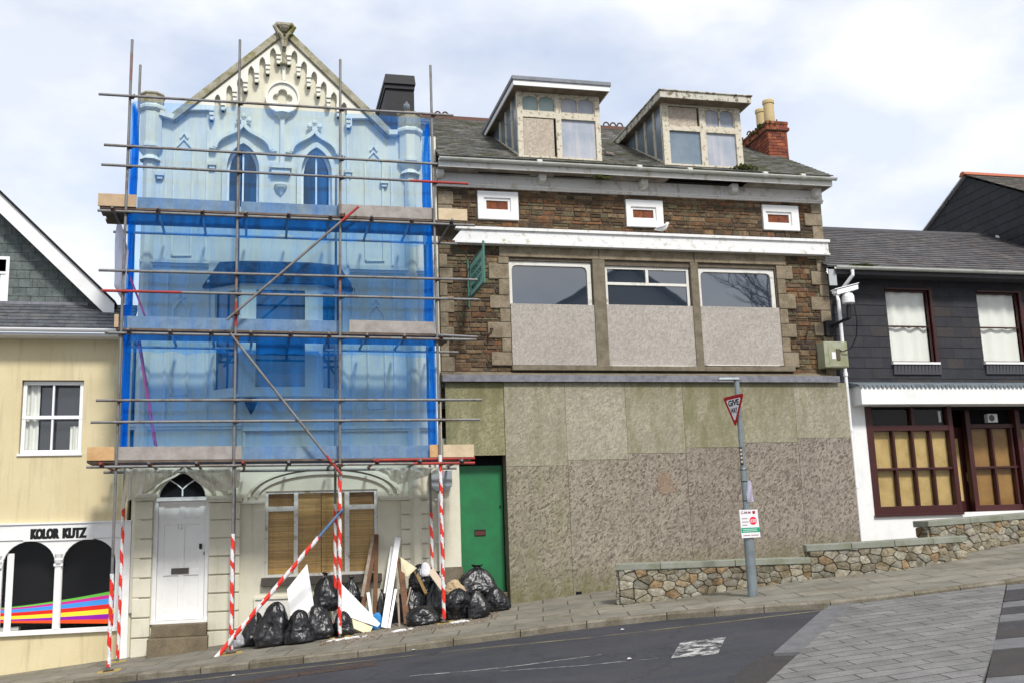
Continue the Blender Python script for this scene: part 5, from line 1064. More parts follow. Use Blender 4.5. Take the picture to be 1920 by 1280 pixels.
# white pier between the houses
p_ = RX(840, 863, 876, 1062, -.02); zp = at(850, 1062, -.02).z
m = M(); m.box(BX0-.01, p_[1], -.03, .3, zp+.001, m2_+.35); zz_ = at(850, 955, -.02).z; m.box(BX0-.01, p_[1]+.004, -.033, -.03, zz_, zz_+.01); m.build('pier', cream, bb); M().box(BX0-.02, p_[1]+.02, -.06, .3, gz(3.7, 0)-.2, zp).build('plinth', lichenst, bb)
# slipped slate rubble on the roof
m = M(); c_ = at(1134, 290, .4); zz_ = rz_at(c_.y)
for k in range(5): m.obox((c_.x+random.uniform(-.12, .15), c_.y+random.uniform(-.1, .1), rz_at(c_.y)+.03+.03*k), (random.uniform(.05, .1), 0, random.uniform(-.04, .04)), (0, .06, .03), (0, -.003, .008))
m.build('slipped_slates', mat('pale broken slate', (.32, .27, .26), .8, grain=.2), bb)

# ================================================================ slate-hung building on the right
rbd = thing('slate_hung_building', 'dark slate hung building with the dark red shopfront and white canopy board', 'building', (14, .1, gz(14, 0)))
YR = .12; RX0, RX1 = BX1+.0, 24.0
w1 = RX(1666, 1748, 544, 679, YR); w2 = RX(1838, 1921, 549, 679, YR); dxw = w2[0]-w1[0]
wins = [w1, (w1[0]+dxw, w1[1]+dxw, w2[2], w2[3]), (w1[0]+2*dxw, w1[1]+2*dxw, w2[2], w2[3])]
zft = at(1750, 722, YR-.4).z; zfb2 = at(1750, 757, YR-.4).z; zev = at(1750, 520, -.2).z
m = M(); m.plate([(RX0, zfb2-.05), (RX1, zfb2-.05), (RX1, zev+.1), (RX0, zev+.1)], [[(w[0], w[2]), (w[1], w[2]), (w[1], w[3]), (w[0], w[3])] for w in wins], YR+.015, YR+.3); m.box(RX0, RX1, YR+1.2, 8, -1, zev+.1); m.build('wall', dark, rbd)
pal_b = [(.030, .031, .038), (.034, .035, .042), (.028, .029, .035), (.036, .035, .039), (.046, .039, .037)]
slv = mat('slate hanging', (.92, .92, .95), .7, attr=True, col2=(.75, .74, .74), ns=4, grain=.1, gs=25, bump=.2, bs=30, spec=.35)
m = M(); tiles(m, (0, YR+.014, 0), (1, 0, 0), (0, 0, 1), (0, -1, 0), [(RX0, zft-.02), (20, zft-.02), (20, zev+.05), (RX0, zev+.05)], .42, .235, .010, lambda u, v: pick(pal_b, .08), holes=wins, gap=.004); m.build('slate_hanging', slv, rbd)
for w in wins:
    wo_ = win(rbd, (w[0]+.0, w[1]-.0, w[2], w[3]), YR+.05, maroon, (), (.5,), gclear, .035, .03, .06)
    m = M(); m.box(w[1], w[1]+.06, YR-.03, YR+.14, w[2]-.0, w[3]+.02); m.box(w[0], w[1], YR-.03, YR+.14, w[3]+.001, w[3]+.03); m.build('window_lining', maroon, wo_)
    curtainm(w[0]+.05, w[1]-.05, (w[2]+w[3])/2+.02, w[3]-.03, YR+.14, 3, .016, w[0]).build('curtain', curtain, wo_, smooth=True); curtainm(w[0]+.05, w[1]-.05, w[2]+.03, (w[2]+w[3])/2, YR+.145, 3, .018, w[0]+2).build('curtain', curtain, wo_, smooth=True)
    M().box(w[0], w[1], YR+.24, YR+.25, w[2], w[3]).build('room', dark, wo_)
    M().box(w[0]-.02, w[1]+.06, YR-.07, YR+.06, w[2]-.05, w[2]-.001).build('window_sill', whitep, rbd)
    m = M(); n = 14
    for k in range(n): xa = w[0]+(w[1]-w[0]+.1)*k/n; xb = w[0]+(w[1]-w[0]+.1)*(k+1)/n; m.hexa([(xa, YR-.03, w[2]-.27), (xb, YR-.03, w[2]-.27), (xb, YR, w[2]-.27), (xa, YR, w[2]-.27), (xa+.01, YR-.05, w[2]-.071), (xb-.01, YR-.05, w[2]-.071), (xb-.01, YR, w[2]-.071), (xa+.01, YR, w[2]-.071)])
    m.build('lead_apron', mat('dark lead apron', (.07, .07, .08), .7, grain=.1), rbd)
# roof
eY, eZ = -.28, at(1750, 506, -.28).z; rY = 4.0; rZ = at(1700, 437, rY).z; LL = math.hypot(rY-eY, rZ-eZ); V = (0, (rY-eY)/LL, (rZ-eZ)/LL); Nn = (0, -(rZ-eZ)/LL, (rY-eY)/LL); XE2 = at(1835, 446, rY).x
pal_t = [(.105, .10, .105), (.12, .115, .115), (.09, .088, .092), (.13, .12, .118), (.115, .10, .095)]
m = M(); tiles(m, (RX0-.12, eY-.04, eZ), (1, 0, 0), V, Nn, [(0, 0), (RX1-RX0, 0), (RX1-RX0, LL), (0, LL)], .3, .24, .018, lambda u, v: pick(pal_t, .1)); m.col = (.08, .08, .08)
m.hexa([(RX0-.1, eY, eZ-.06), (RX1, eY, eZ-.06), (RX1, rY, rZ-.06), (RX0-.1, rY, rZ-.06), (RX0-.1, eY, eZ-.01), (RX1, eY, eZ-.01), (RX1, rY, rZ-.01), (RX0-.1, rY, rZ-.01)]); m.build('roof', greyroofv, rbd)
M().profx([(rY-.15, rZ-.04), (rY-.06, rZ+.06), (rY+.06, rZ+.06), (rY+.15, rZ-.04)], RX0-.1, RX1).build('ridge_tiles', mat('dark ridge', (.07, .07, .075), .8), rbd)
gx0 = at(1568, 500, eY-.06).x
m = M(); m.box(gx0, RX1, eY-.01, eY+.02, eZ-.16, eZ-.03); m.box(gx0, RX1, eY+.021, YR, eZ-.15, eZ-.135); m.build('fascia', mat('dark fascia', (.06, .06, .065), .7), rbd)
M().plate([(gx0-.16, eZ-.42), (gx0+.02, eZ-.42), (gx0+.02, eZ-.02), (gx0-.16, eZ+.02)], [], eY, eY+.03).build('fascia_end', mat('pale grey end board', (.42, .44, .45), .7), rbd)
gg = gutterm(gx0-.03, RX1, eY-.08, eZ-.01, .065).build('gutter', gm, rbd)
m = M(); c_ = at(1618, 497, eY-.08)
for k in range(160): m.obox(c_+Vector((random.gauss(0, .12), random.gauss(0, .02), random.gauss(0, .008))), (random.uniform(.01, .03), 0, .005), (0, .02, 0), (0, 0, random.uniform(.004, .012)))
m.build('gutter_moss', mossm, gg)
# downpipe with swan neck
xg = at(1598, 506, eY-.08).x; xp = at(1586, 700, -.08).x; zt = eZ-.08
m = M(); m.path([(xg, eY-.08, zt), (xg, eY-.08, zt-.12), (xp+.02, -.0, zt-.5), (xp, -.06, zt-.62), (xp, -.06, 1.0), (xp+.0, -.06, gz(xp, 0)-.1)], .04, 10)
for z in (3.3, 2.1, .9): m.tube((xp, -.06, z-.04), (xp, -.06, z+.04), .052, 10)
m.build('downpipe', upvc, rbd)
# canopy
a = RX(1614, 1920, 722, 757, YR-.42); ca = a[0]; m = M(); m.box(ca, 21, YR-.44, YR-.41, zfb2, zft); m.box(ca, ca+.03, YR-.41, YR+.01, zfb2, zft); m.box(ca+.03, 21, YR-.41, YR+.01, zfb2-.0, zfb2+.02); m.build('canopy_board', whitep, rbd)
ledw = mat('grey canopy lead', (.19, .23, .26), .55, (.13, .15, .17), 6, grain=.12, bump=.15); ca2 = at(1606, 715, YR-.42).x
m = M(); m.hexa([(ca2, YR-.47, zft+.001), (21, YR-.47, zft+.001), (21, YR, zft+.001), (ca2, YR, zft+.001), (ca2, YR-.47, zft+.02), (21, YR-.47, zft+.02), (21, YR, zft+.13), (ca2, YR, zft+.13)])
x = ca2+.03
while x < 20.9: m.plate([(x, zft), (x+.022, zft-.05), (x+.05, zft-.065), (x+.078, zft-.05), (x+.1, zft)], [], YR-.47, YR-.455); x += .105
m.build('canopy_lead', ledw, rbd)
# white ground floor wall and shopfront
sA = RX(1628, 1800, 757, 964, YR); xq0 = at(1588, 800, -.0).x; zgb = -1.0; zsb = at(1710, 962, YR).z
m = M(); m.box(xq0, sA[0]-.001, YR-.04, YR+.3, zgb, zft-.001); m.box(sA[0], RX1, YR-.04, YR+.3, zgb, zsb-.002); m.build('ground_floor_wall', whitep, rbd)
Aw = RX(1640, 1784, 762, 952, YR); xA0, xA1 = Aw[0], Aw[1]; zA0 = at(1715, 950, YR).z; ztr = at(1710, 802, YR).z; zmid = at(1715, 878, YR).z; ztop = zfb2+.12
m = M(); m.box(sA[0], xA0, YR-.06, YR+.12, zsb, ztop); m.box(xA1-.02, xA1+.09, YR-.06, YR+.12, zsb, ztop); m.box(xA0, xA1-.02, YR-.055, YR+.12, zsb, zA0+.03); m.box(xA0, xA1-.02, YR-.05, YR+.1, ztr-.06, ztr+.06); m.box(xA0, xA1-.02, YR-.05, YR+.1, ztop-.1, ztop); m.box(sA[0]-.02, xA1+.1, YR-.1, YR-.055, zsb-.05, zsb)
xt = at(1709, 780, YR).x; m.box(xt-.04, xt+.04, YR-.048, YR+.1, ztr+.06, ztop-.1)
for q in (1680, 1716, 1750): x = at(q, 880, YR).x; m.box(x-.025, x+.025, YR-.04, YR+.08, zA0+.03, ztr-.06)
m.box(xA0, xA1-.02, YR-.035, YR+.08, zmid-.025, zmid+.025); sw = m.build('shop_window', maroon, rbd, bevel=.006)
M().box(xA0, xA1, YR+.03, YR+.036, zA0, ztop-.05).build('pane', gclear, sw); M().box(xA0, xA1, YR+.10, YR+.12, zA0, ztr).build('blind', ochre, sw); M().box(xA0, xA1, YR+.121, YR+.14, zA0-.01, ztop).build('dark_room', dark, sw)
c_ = at(1763, 780, YR+.1); M().box(c_.x-.06, c_.x, YR+.08, YR+.1, c_.z-.13, c_.z+.12).build('white_paper', curtain, sw)
# recessed porch, door and second window
Y2 = .75
m = M(); m.box(xA1+.09, RX1, Y2+.2, Y2+.3, -.4, zft); m.build('porch_back', dark, rbd)
D = RX(1783, 1822, 800, 985, Y2-.1); m = M(); m.plate([(D[0], D[2]-.5), (D[1]+.02, D[2]-.5), (D[1]+.02, D[3]), (D[0], D[3])], [[(D[0]+.10, D[2]+.55), (D[0]+.31, D[2]+.55), (D[0]+.31, D[3]-.25), (D[0]+.10, D[3]-.25)]], Y2-.1, Y2-.05); pd = m.build('porch_door', maroon, rbd, bevel=.006)
M().box(D[0]+.06, D[1]-.08, Y2-.06, Y2-.05, D[2]+.5, D[3]-.2).build('door_light', ochre, pd)
c_ = at(1814, 893, Y2-.12); M().lathe((c_.x, Y2-.12, c_.z), [(.005, -.1), (.02, -.09), (.02, .09), (.005, .1)], 8).build('door_handle', mat('brass handle', (.35, .2, .1), .4, metal=.6), pd)
YB = .45; B0 = at(1826, 870, YB).x; zB0 = at(1880, 945, YB).z; zB1 = at(1880, 802, YB).z; zBm = at(1880, 875, YB).z; colw = at(1868, 870, YB).x-at(1830, 870, YB).x
m = M(); nb = 5; m.box(B0-.12, B0, YB-.05, YB+.1, zB0-.35, zft); m.box(B0, B0+colw*nb, YB-.045, YB+.1, zB0-.22, zB0); m.box(B0, B0+colw*nb, YB-.045, YB+.1, zB1, zB1+.1); m.box(B0, B0+colw*nb, YB-.04, YB+.1, zBm-.025, zBm+.025)
for k in range(1, nb+1): m.box(B0+colw*k-.025, B0+colw*k+.025, YB-.042, YB+.1, zB0, zB1)
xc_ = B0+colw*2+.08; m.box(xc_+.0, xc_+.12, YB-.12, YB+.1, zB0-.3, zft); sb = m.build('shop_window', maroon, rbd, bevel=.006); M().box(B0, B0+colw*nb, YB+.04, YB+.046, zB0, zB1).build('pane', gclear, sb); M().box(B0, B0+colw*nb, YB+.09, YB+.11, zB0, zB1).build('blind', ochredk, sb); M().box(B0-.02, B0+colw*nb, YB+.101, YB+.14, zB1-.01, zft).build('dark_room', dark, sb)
M().box(B0-.1, RX1, YB-.1, YB+.3, zgb, zB0-.225).build('stall_riser', whitep, rbd)
c_ = at(1861, 783, YB-.02); m = M(); m.box(c_.x-.13, c_.x+.13, YB-.03, YB+.1, c_.z-.1, c_.z+.1); ef = m.build('extractor_fan', upvc, rbd, bevel=.01); m = M(); m.tube((c_.x-.03, YB-.034, c_.z), (c_.x-.03, YB-.031, c_.z), .075, 20); m.build('fan_grille', mat('grey grille', (.15, .15, .15), .6), ef)
# ================================================================ far gabled building
xg_ = at(1812, 333, 4.5).x; apx3 = at(1812, 333, 4.5)
def onx(px, py, X):
    d = ray(px, py); return CP+d*((X-CP.x)/d.x)
bk = onx(1735, 437, xg_); fr_ = onx(1922, 363, xg_)
fb = thing('gabled_house', 'far black slate hung gabled house with a red ridge, beyond the grey roof', 'house', (xg_+3, 3, gz(xg_+3, 3)))
sf_ = (apx3.z-fr_.z)/(apx3.y-fr_.y); Yf = 0.0; zf_ = apx3.z-sf_*(apx3.y-Yf)
ybk = 9.5; sbk = (apx3.z-bk.z)/(bk.y-apx3.y); zbk = apx3.z-sbk*(ybk-apx3.y)
m = M(); pr = [(Yf, -1), (Yf, zf_), (apx3.y, apx3.z), (ybk, zbk), (ybk, -1)]; m.profx(pr, xg_, xg_+.3); 
pal_n = [(.022, .023, .030), (.027, .027, .034), (.019, .02, .026)]
m.build('gable_wall', blackst, fb); cv = [(y, z) for y, z in pr]
m = M(); tiles(m, (xg_, 0, 0), (0, 1, 0), (0, 0, 1), (-1, 0, 0), cv, .4, .25, .01, lambda u, v: pick(pal_n, .1)); m.build('slate_hanging', slv, fb)
Lf = math.hypot(apx3.y-Yf, apx3.z-zf_)+.3; V = Vector((0, apx3.y-Yf, apx3.z-zf_)).normalized(); Nn = (0, -V.z, V.y)
m = M(); tiles(m, Vector((xg_-.12, apx3.y, apx3.z+.08))-V*Lf, (1, 0, 0), V, Nn, [(0, 0), (9, 0), (9, Lf), (0, Lf)], .3, .24, .018, lambda u, v: pick([(.12, .11, .095), (.14, .12, .10)], .1)); m.profx([(ybk, zbk+.02), (apx3.y, apx3.z+.05), (apx3.y, apx3.z+.09), (ybk, zbk+.06)], xg_-.1, xg_+9); m.build('roof', greyroofv, fb)
m = M(); m.profx([(apx3.y-.15, apx3.z+.04), (apx3.y-.05, apx3.z+.15), (apx3.y+.05, apx3.z+.15), (apx3.y+.15, apx3.z+.04)], xg_-.14, xg_+9); m.build('ridge_tiles', mat('red ridge tile', (.42, .13, .07), .8, grain=.1), fb)
# parapet strip where the slate roof steps
p0, p1 = at(1869, 447, 3.6), at(1932, 462, 2.8); M().beam((p0.x, p0.y, p0.z+.05), (p1.x, p1.y, p1.z+.05), .12, .06).build('roof_flashing', mat('white flashing', (.6, .62, .64), .5), rbd)
# ================================================================ fittings on the facades
# projecting sign
ps = at(883, 525, -.3); x_ = ps.x
def onX(px, py): d = ray(px, py); return CP+d*((x_-CP.x)/d.x)
ya = -.3; q = onX(907, 500); yb2 = q.y; zt0_, zb0_ = at(883, 496, ya).z, at(883, 556, ya).z; zt1_ = onX(906, 469).z; zb1_ = onX(905, 532).z
zt0_ = zt1_ = (zt0_+zt1_)/2; zb0_ = zb1_ = (zb0_+zb1_)/2
ks = thing('projecting_sign', 'teal hanging sign reading INDOOR MARKET on the brown stone wall', 'sign', (x_, 0, zt0_))
M().box(x_-.012, x_+.012, yb2, ya, zb0_, zt0_).build('sign_board', signteal, ks)
m = M(); o_ = x_-.014
for y0, y1, z0, z1 in ((yb2-.03, yb2, zb0_-.03, zt0_+.15), (ya, ya+.03, zb0_-.03, zt0_+.03), (yb2, ya, zt0_, zt0_+.03), (yb2, ya, zb0_-.03, zb0_)): m.box(x_-.02, x_+.02, y0, y1, z0, z1)
m.tube((x_, ya+.03, zt0_-.02), (x_, .0, zt0_-.02), .012, 8); m.tube((x_, ya+.03, zb0_+.05), (x_, .0, zb0_+.05), .012, 8); m.tube((x_, -.02, zb0_-.15), (x_, -.02, zt0_+.2), .02, 8); m.build('sign_bracket', mat('green painted iron', (.05, .16, .12), .5, grain=.1), ks)
m = M(); mw = .012; y0, y1, z0, z1 = yb2+.02, ya-.02, zb0_+.02, zt0_-.02
for a, b, c_, e_ in ((y0, y1, z1-mw, z1), (y0, y1, z0, z0+mw), (y0, y0+mw, z0, z1), (y1-mw, y1, z0, z1)): m.box(x_-.0145, x_-.0125, a, b, c_, e_)
m.build('sign_border', signwhite, ks)
wY = (ya-yb2)
signdk = flat('dark teal lettering', (.008, .06, .05))
for i, s in enumerate(('KERNOW', 'INDOOR', 'MARKET')):
    h_ = (zt0_-zb0_)*.17; zz_ = zt0_-(zt0_-zb0_)*(.34+.26*i); text_on(s, None, 0, signdk, ks, bold=.02, O=(x_-.0155, ya-.07*wY-.03, zz_), U=(0, -(wY*.80), 0), V=(0, 0, h_))
# CCTV
YC = -.62
cc = thing('security_camera', 'white security camera on a black bracket beside the downpipe', 'camera', tuple(at(1553, 617, .0)))
c_ = at(1553, 617, -.05); a = at(1592, 597, YC); b_ = at(1591, 572, YC)
m = M(); m.box(c_.x-.10, c_.x+.10, -.14, -.001, c_.z-.17, c_.z+.17); m.build('bracket_box', blackmetal, cc, bevel=.01)
m = M(); m.path([(c_.x+.05, -.13, c_.z+.05), (a.x-.05, YC+.08, a.z-.01), (a.x, YC, a.z)], .035, 8); m.path([(c_.x, -.13, c_.z-.12), ((c_.x+a.x)/2, YC*.5, a.z-.1)], .02, 6); m.tube(a, b_, .05, 10); m.build('bracket_arm', blackmetal, cc)
d1 = at(1590, 560, YC); m = M(); m.lathe((d1.x, YC, d1.z-.12), [(.09, 0), (.13, .02), (.13, .16), (.10, .22), (.05, .24)], 16); cb_ = m.build('pan_head', upvc, cc)
h0, h1 = at(1566, 548, YC-.05), at(1606, 541, YC+.05)
m = M(); ctr = (h0+h1)/2; dx = (h1-h0)/2; dx.z += .02; m.obox(ctr, dx, (0, .075, 0), (0, 0, .055)); m.obox(ctr+Vector((-.02, 0, .07)), dx*1.14, (0, .10, 0), (0, 0, .01)); m.tube(h0-dx*.02, h0-dx*.2, .045, 12); m.build('camera_housing', upvc, cc, bevel=.01)
m = M(); 
pts = [at(1602, 572, YC), at(1607, 600, YC), at(1606, 630, YC+.1), at(1596, 652, YC+.2), at(1580, 659, -.35), at(1562, 648, -.2), at(1553, 636, -.12)]
m.path([sum([]or[(pts[min(i, 6)]*(1-f)+pts[min(i+1, 6)]*f)], Vector()) for i in range(6) for f in (0, .33, .66)]+[pts[-1]], .013, 6); m.build('cable', blackmetal, cc)
# cabinet
a = RX(1546, 1590, 640, 688, -.3); ub = thing('meter_cabinet', 'grey green metal cabinet under the security camera', 'cabinet', (a[0], 0, a[2])); M().box(a[0], a[1], -.3, .01, a[2], a[3]).build('cabinet_body', utilm, ub, bevel=.01)
M().box(a[0]+.1, a[1]-.01, -.308, -.3005, a[2]+.02, a[3]-.02).build('cabinet_door', utilm, ub, bevel=.003); z_ = (a[2]+a[3])/2; M().box(a[0]+.28, a[0]+.36, -.325, -.309, z_-.12, z_+.12).build('cabinet_latch', mat('brown latch', (.10, .08, .05), .6), ub); M().box(a[0]+.17, a[0]+.26, -.311, -.3085, z_-.1, z_+.05).build('cabinet_label', whitep, ub)
# small brackets left on the stone
for px, py, lb in ((918, 628, 'rusty broken iron bracket on the stone beside the left boarded window'), (1514, 625, 'rusty broken iron bracket on the stone near the security camera')):
    c_ = at(px, py, -.05); m = M(); m.path([(c_.x-.03, -.03, c_.z-.14), (c_.x-.03, -.08, c_.z), (c_.x+.06, -.1, c_.z+.12), (c_.x+.02, -.04, c_.z+.13)], .012, 6); m.path([(c_.x-.05, -.04, c_.z-.02), (c_.x+.06, -.09, c_.z+.1)], .01, 6); tag(m.build('iron_bracket', rusty, origin=(c_.x, -.03, c_.z)), lb, 'bracket')

# ================================================================ scaffold
YO, YI = -1.6, -.45
sc = thing('scaffold', 'tube scaffold with three board platforms in front of the cream house', 'scaffold', (.4, YO, gz(.4, YO)))
def pz(px, py, Y=YO): return at(px, py, Y)
RT = .0242
def tubep(name, p, q, mt=steel, r=RT, n=12): return M().tube(p, q, r, n).build(name, mt, sc, smooth=False)
tapev = [(.72, .72, .72), (.74, .035, .02)]
def tape(p, q, name='hazard_tape', seed=0, r=.033):
    p, q = Vector(p), Vector(q); rnd = random.Random(seed); L = (q-p).length; d = (q-p)/L; a = d.orthogonal().normalized(); b = d.cross(a); m = M(); n = 14; st = int(L/.022)
    pitch = rnd.uniform(.34, .44); k0 = 0; ph = rnd.random()
    for i in range(st+1):
        s = L*i/st; rr = r*(1+.16*noise.noise(Vector((s*9, seed, 0)))); wob = a*.004*math.sin(s*11+seed)
        for j in range(n): t = 2*math.pi*j/n; m.v.append(p+d*s+wob+(a*math.cos(t)+b*math.sin(t))*rr*(1+.06*noise.noise(Vector((s*25, t*2, seed)))))
    for i in range(st):
        for j in range(n):
            s = L*(i+.5)/st; f = (s/pitch+j/n+ph+.22*noise.noise(Vector((s*5, seed, 3)))+.14*noise.noise(Vector((s*16, j*.7, seed)))) % 1; c_ = tapev[1] if f < .52 else tapev[0]; k = rnd.uniform(.82, 1.08); m.col = tuple(x*k for x in c_); m.face((i*n+j, i*n+(j+1) % n, (i+1)*n+(j+1) % n, (i+1)*n+j))
    return m.build(name, tapem, sc)
stds = [((203, 1262), (248, 75), (201, 1075)), ((433, 1225), (450, 75), (434, 1000)), ((637, 1190), (638, 112), (636, 893)), ((833, 1170), (807, 123), (828, 852))]
sx = []
padm = mat('yellow painted pad', (.45, .34, .09), .7, (.35, .28, .12), 9, .5, .65, .2, bump=.2)
for i, (f, t, tp) in enumerate(stds):
    a = pz(*f); b = pz(*t); a.z = gz(a.x, YO)+.02; sx.append(a.x); n = (b-a)
    tubep('standard', a, b)
    g = lambda z: a+n*((z-a.z)/n.z)
    tape(g(a.z+.05), g(pz(*tp).z), seed=i)
    m = M(); m.obox((a.x, YO, gz(a.x, YO)+.012), (.08, 0, .08*GB), (0, .08, .08*GC), (0, 0, .004)); m.build('base_plate', rusty, sc); m = M(); m.obox((a.x+.01, YO+.01, gz(a.x, YO)+.005), (.17, .02, .17*GB), (-.01, .13, .13*GC), (0, 0, .004)); m.build('sole_pad', padm, sc)
    ztop = at(259, 122, YI).z if i == 0 else at(640, 330, YI).z
    ti = Vector((b.x+(0 if i else .02), YI, ztop)); ai = Vector((a.x, YI, gz(a.x, YI)+.02)); tubep('standard', ai, ti)
    zt_ = {0: at(222, 950, YI).z, 1: at(440, 960, YI).z, 2: at(623, 944, YI).z, 3: at(806, 960, YI).z}[i]
    if i != 1: tape(ai+Vector((0, 0, .04)), ai+(ti-ai)*((zt_-ai.z)/(ti-ai).z), seed=10+i, r=.03)
    m = M(); m.obox((ai.x, YI, gz(ai.x, YI)+.005), (.14, 0, .14*GB), (0, .1, .1*GC), (0, 0, .004)); m.build('sole_pad', padm, sc)
for i_, ya_, yb__ in ((1, 612, 566), (1, 545, 505), (2, 560, 520), (0, 150, 100)):
    f, t, _ = stds[i_]; a, b = pz(*f), pz(*t); g_ = lambda py: a.lerp(b, (pz((f[0]+t[0])/2, py).z-a.z)/(b.z-a.z)); M().tube(g_(ya_), g_(yb__), RT+.0015, 12).build('red_sleeve', redp if ya_ == 612 else mat('faded red tube paint', (.25, .08, .07), .6, (.2, .18, .17), 8), sc)
def stdx(i, z): f, t, _ = stds[i]; a, b = pz(*f), pz(*t); return a.x+(b.x-a.x)*(z-a.z)/(b.z-a.z)
YL = YO-.052
led = [((185, 177), (850, 217), [('s', 0, 1)]), ((195, 272), (820, 308), [('s', 0, 1)]), ((190, 309), (878, 345), [('s', 0, .83), ('r', .83, 1)]), ((183, 395), (890, 423), [('s', 0, 1)]),
       ((185, 507), (895, 525), [('s', 0, 1)]), ((190, 545), (897, 562), [('r', 0, .2), ('s', .2, 1)]), ((203, 624), (893, 637), [('s', 0, 1)]), ((180, 750), (903, 749), [('s', 0, 1)]), ((170, 791), (900, 786), [('s', 0, 1)]), ((162, 875), (890, 867), [('s', 0, .83), ('r', .83, 1)])]
lz = []
blk = mat('black clamp', (.025, .02, .02), .6, (.10, .03, .02), 12, .5, .6, .1, metal=.2)
def coupler(p, mt, s=1): m = M(); m.obox(p, (.035*s, 0, 0), (0, .045*s, 0), (0, 0, .028*s)); m.tube(p+Vector((.045*s, -.02, -.03)), p+Vector((.045*s, -.02, .05)), .012, 6); m.build('coupler', mt, sc, bevel=.006)
for i, (p, q, segs) in enumerate(led):
    a, b = at(*p, YL), at(*q, YL); 
    for k, u, v in segs: tubep('ledger', a.lerp(b, u), a.lerp(b, v), steel if k == 's' else redp)
    zm = (a.z+b.z)/2; lz.append((a, b))
    for j in range(4):
        z = a.z+(b.z-a.z)*((sx[j]-a.x)/(b.x-a.x)); coupler(Vector((stdx(j, z)+.03, YO-.02, z)), blk if (i+j) % 3 else rusty)
# deck level ledgers on the wall side and the doubled rails
for i in (3, 6, 9):
    a, b = lz[i]; tubep('ledger', (a.x+.1, YI+.05, a.z), (b.x-.1, YI+.05, b.z))
a, b = at(820, 628, YO+.05), at(896, 632, YO+.05); tubep('ledger', a, b, boardpale if False else steel)
a, b = at(700, 862, YO+.06), at(890, 858, YO+.06); tubep('ledger', a, b, redp)
# decks
def zled(i, x): a, b = lz[i]; return a.z+(b.z-a.z)*(x-a.x)/(b.x-a.x)
decks = [(3, 184, 868, 380), (6, 214, 850, 605), (9, 162, 889, 850)]
for li, p0, p1, py in decks:
    x0, x1 = at(p0, py, YO).x, at(p1, py, YO).x
    xs_ = [x0, x0+(x1-x0)*.46, x1]
    for r_ in range(4):
        y0 = YO+.05+r_*.232; cut = x0+(x1-x0)*(.5+.08*(r_ % 2)); 
        for xa, xb in ((x0+random.uniform(0, .06), cut-.004), (cut+.004, x1-random.uniform(0, .1))):
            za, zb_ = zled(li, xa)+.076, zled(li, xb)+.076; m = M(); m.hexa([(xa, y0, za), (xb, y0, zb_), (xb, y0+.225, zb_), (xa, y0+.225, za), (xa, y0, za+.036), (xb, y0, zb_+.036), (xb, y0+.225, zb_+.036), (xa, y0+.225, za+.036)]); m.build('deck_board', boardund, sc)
    for j in range(9):
        x = x0+.25+(x1-x0-.5)*j/8; z = zled(li, x)+.050; M().tube((x, YO-.22+random.uniform(-.04, .1), z), (x, YI+.25, z), RT, 10).build('transom', steel if j % 3 else redp if li == 9 else steel, sc); coupler(Vector((x, YL, z-.03)), rusty if j % 2 else blk, .8)
    # toe boards
def toe(li, p0, p1, py, Y, mt, up_=.0, h=.225):
    xa, xb = at(p0, py, Y).x, at(p1, py, Y).x; za, zb_ = zled(li, xa)+.114+up_, zled(li, xb)+.114+up_; m = M()
    m.hexa([(xa, Y, za), (xb, Y, zb_), (xb, Y+.036, zb_), (xa, Y+.036, za), (xa, Y, za+h), (xb, Y, zb_+h), (xb, Y+.036, zb_+h), (xa, Y+.036, za+h)]); return m.build('toe_board', mt, sc, bevel=.003)
YB1, YB2 = -1.46, -1.556
bgrain = mat('pale weathered scaffold board', (.40, .365, .34), .85, (.29, .26, .235), 5, grain=.15, bump=.2)
tan = mat('tan scaffold board', (.52, .38, .24), .8, (.42, .3, .19), 3, grain=.1, bump=.15)
toe(3, 184, 256, 368, YB2-.02, tan); toe(3, 258, 450, 370, YB1, bgrain); toe(3, 452, 640, 378, YB1, bgrain); toe(3, 634, 816, 390, YB2, bgrain); toe(3, 822, 876, 398, YB2-.01, boardpale)
toe(6, 214, 222, 603, YB2-.02, tan); toe(6, 226, 640, 605, YB1, bgrain); toe(6, 655, 815, 610, YB2, boardold if False else bgrain); toe(6, 817, 823, 610, YB2-.02, boardpale)
toe(9, 163, 214, 850, YB2-.02, boardnew); toe(9, 216, 453, 850, YB2, bgrain); toe(9, 456, 806, 850, YB1, bgrain); toe(9, 806, 826, 850, YB2-.01, boardnew); toe(9, 831, 889, 850, YB2-.012, boardpale)
# braces
YBc = YO-.09
def brace(p, q, Y0, Y1, segs):
    a, b = at(*p, Y0), at(*q, Y1)
    for k, u, v in segs: tubep('brace', a.lerp(b, u), a.lerp(b, v), {'s': steel, 'r': redp, 'b': bluep}[k])
    return a, b
brace((425, 600), (672, 388), YBc, YBc, [('s', 0, .86), ('r', .86, 1)]); brace((432, 625), (641, 890), YBc, YBc, [('s', 0, .86), ('r', .86, 1)])
a, b = brace((404, 1233), (643, 953), YBc, YBc, [('b', .8, 1)]); tubep('brace', a, a.lerp(b, .8)); tape(a+(b-a)*.0, a.lerp(b, .80), seed=31, r=.037)
for px, py in ((641, 405), (443, 588), (443, 636), (636, 872), (636, 960), (436, 1195)): coupler(at(px, py, YBc+.03), rusty, 1.1)
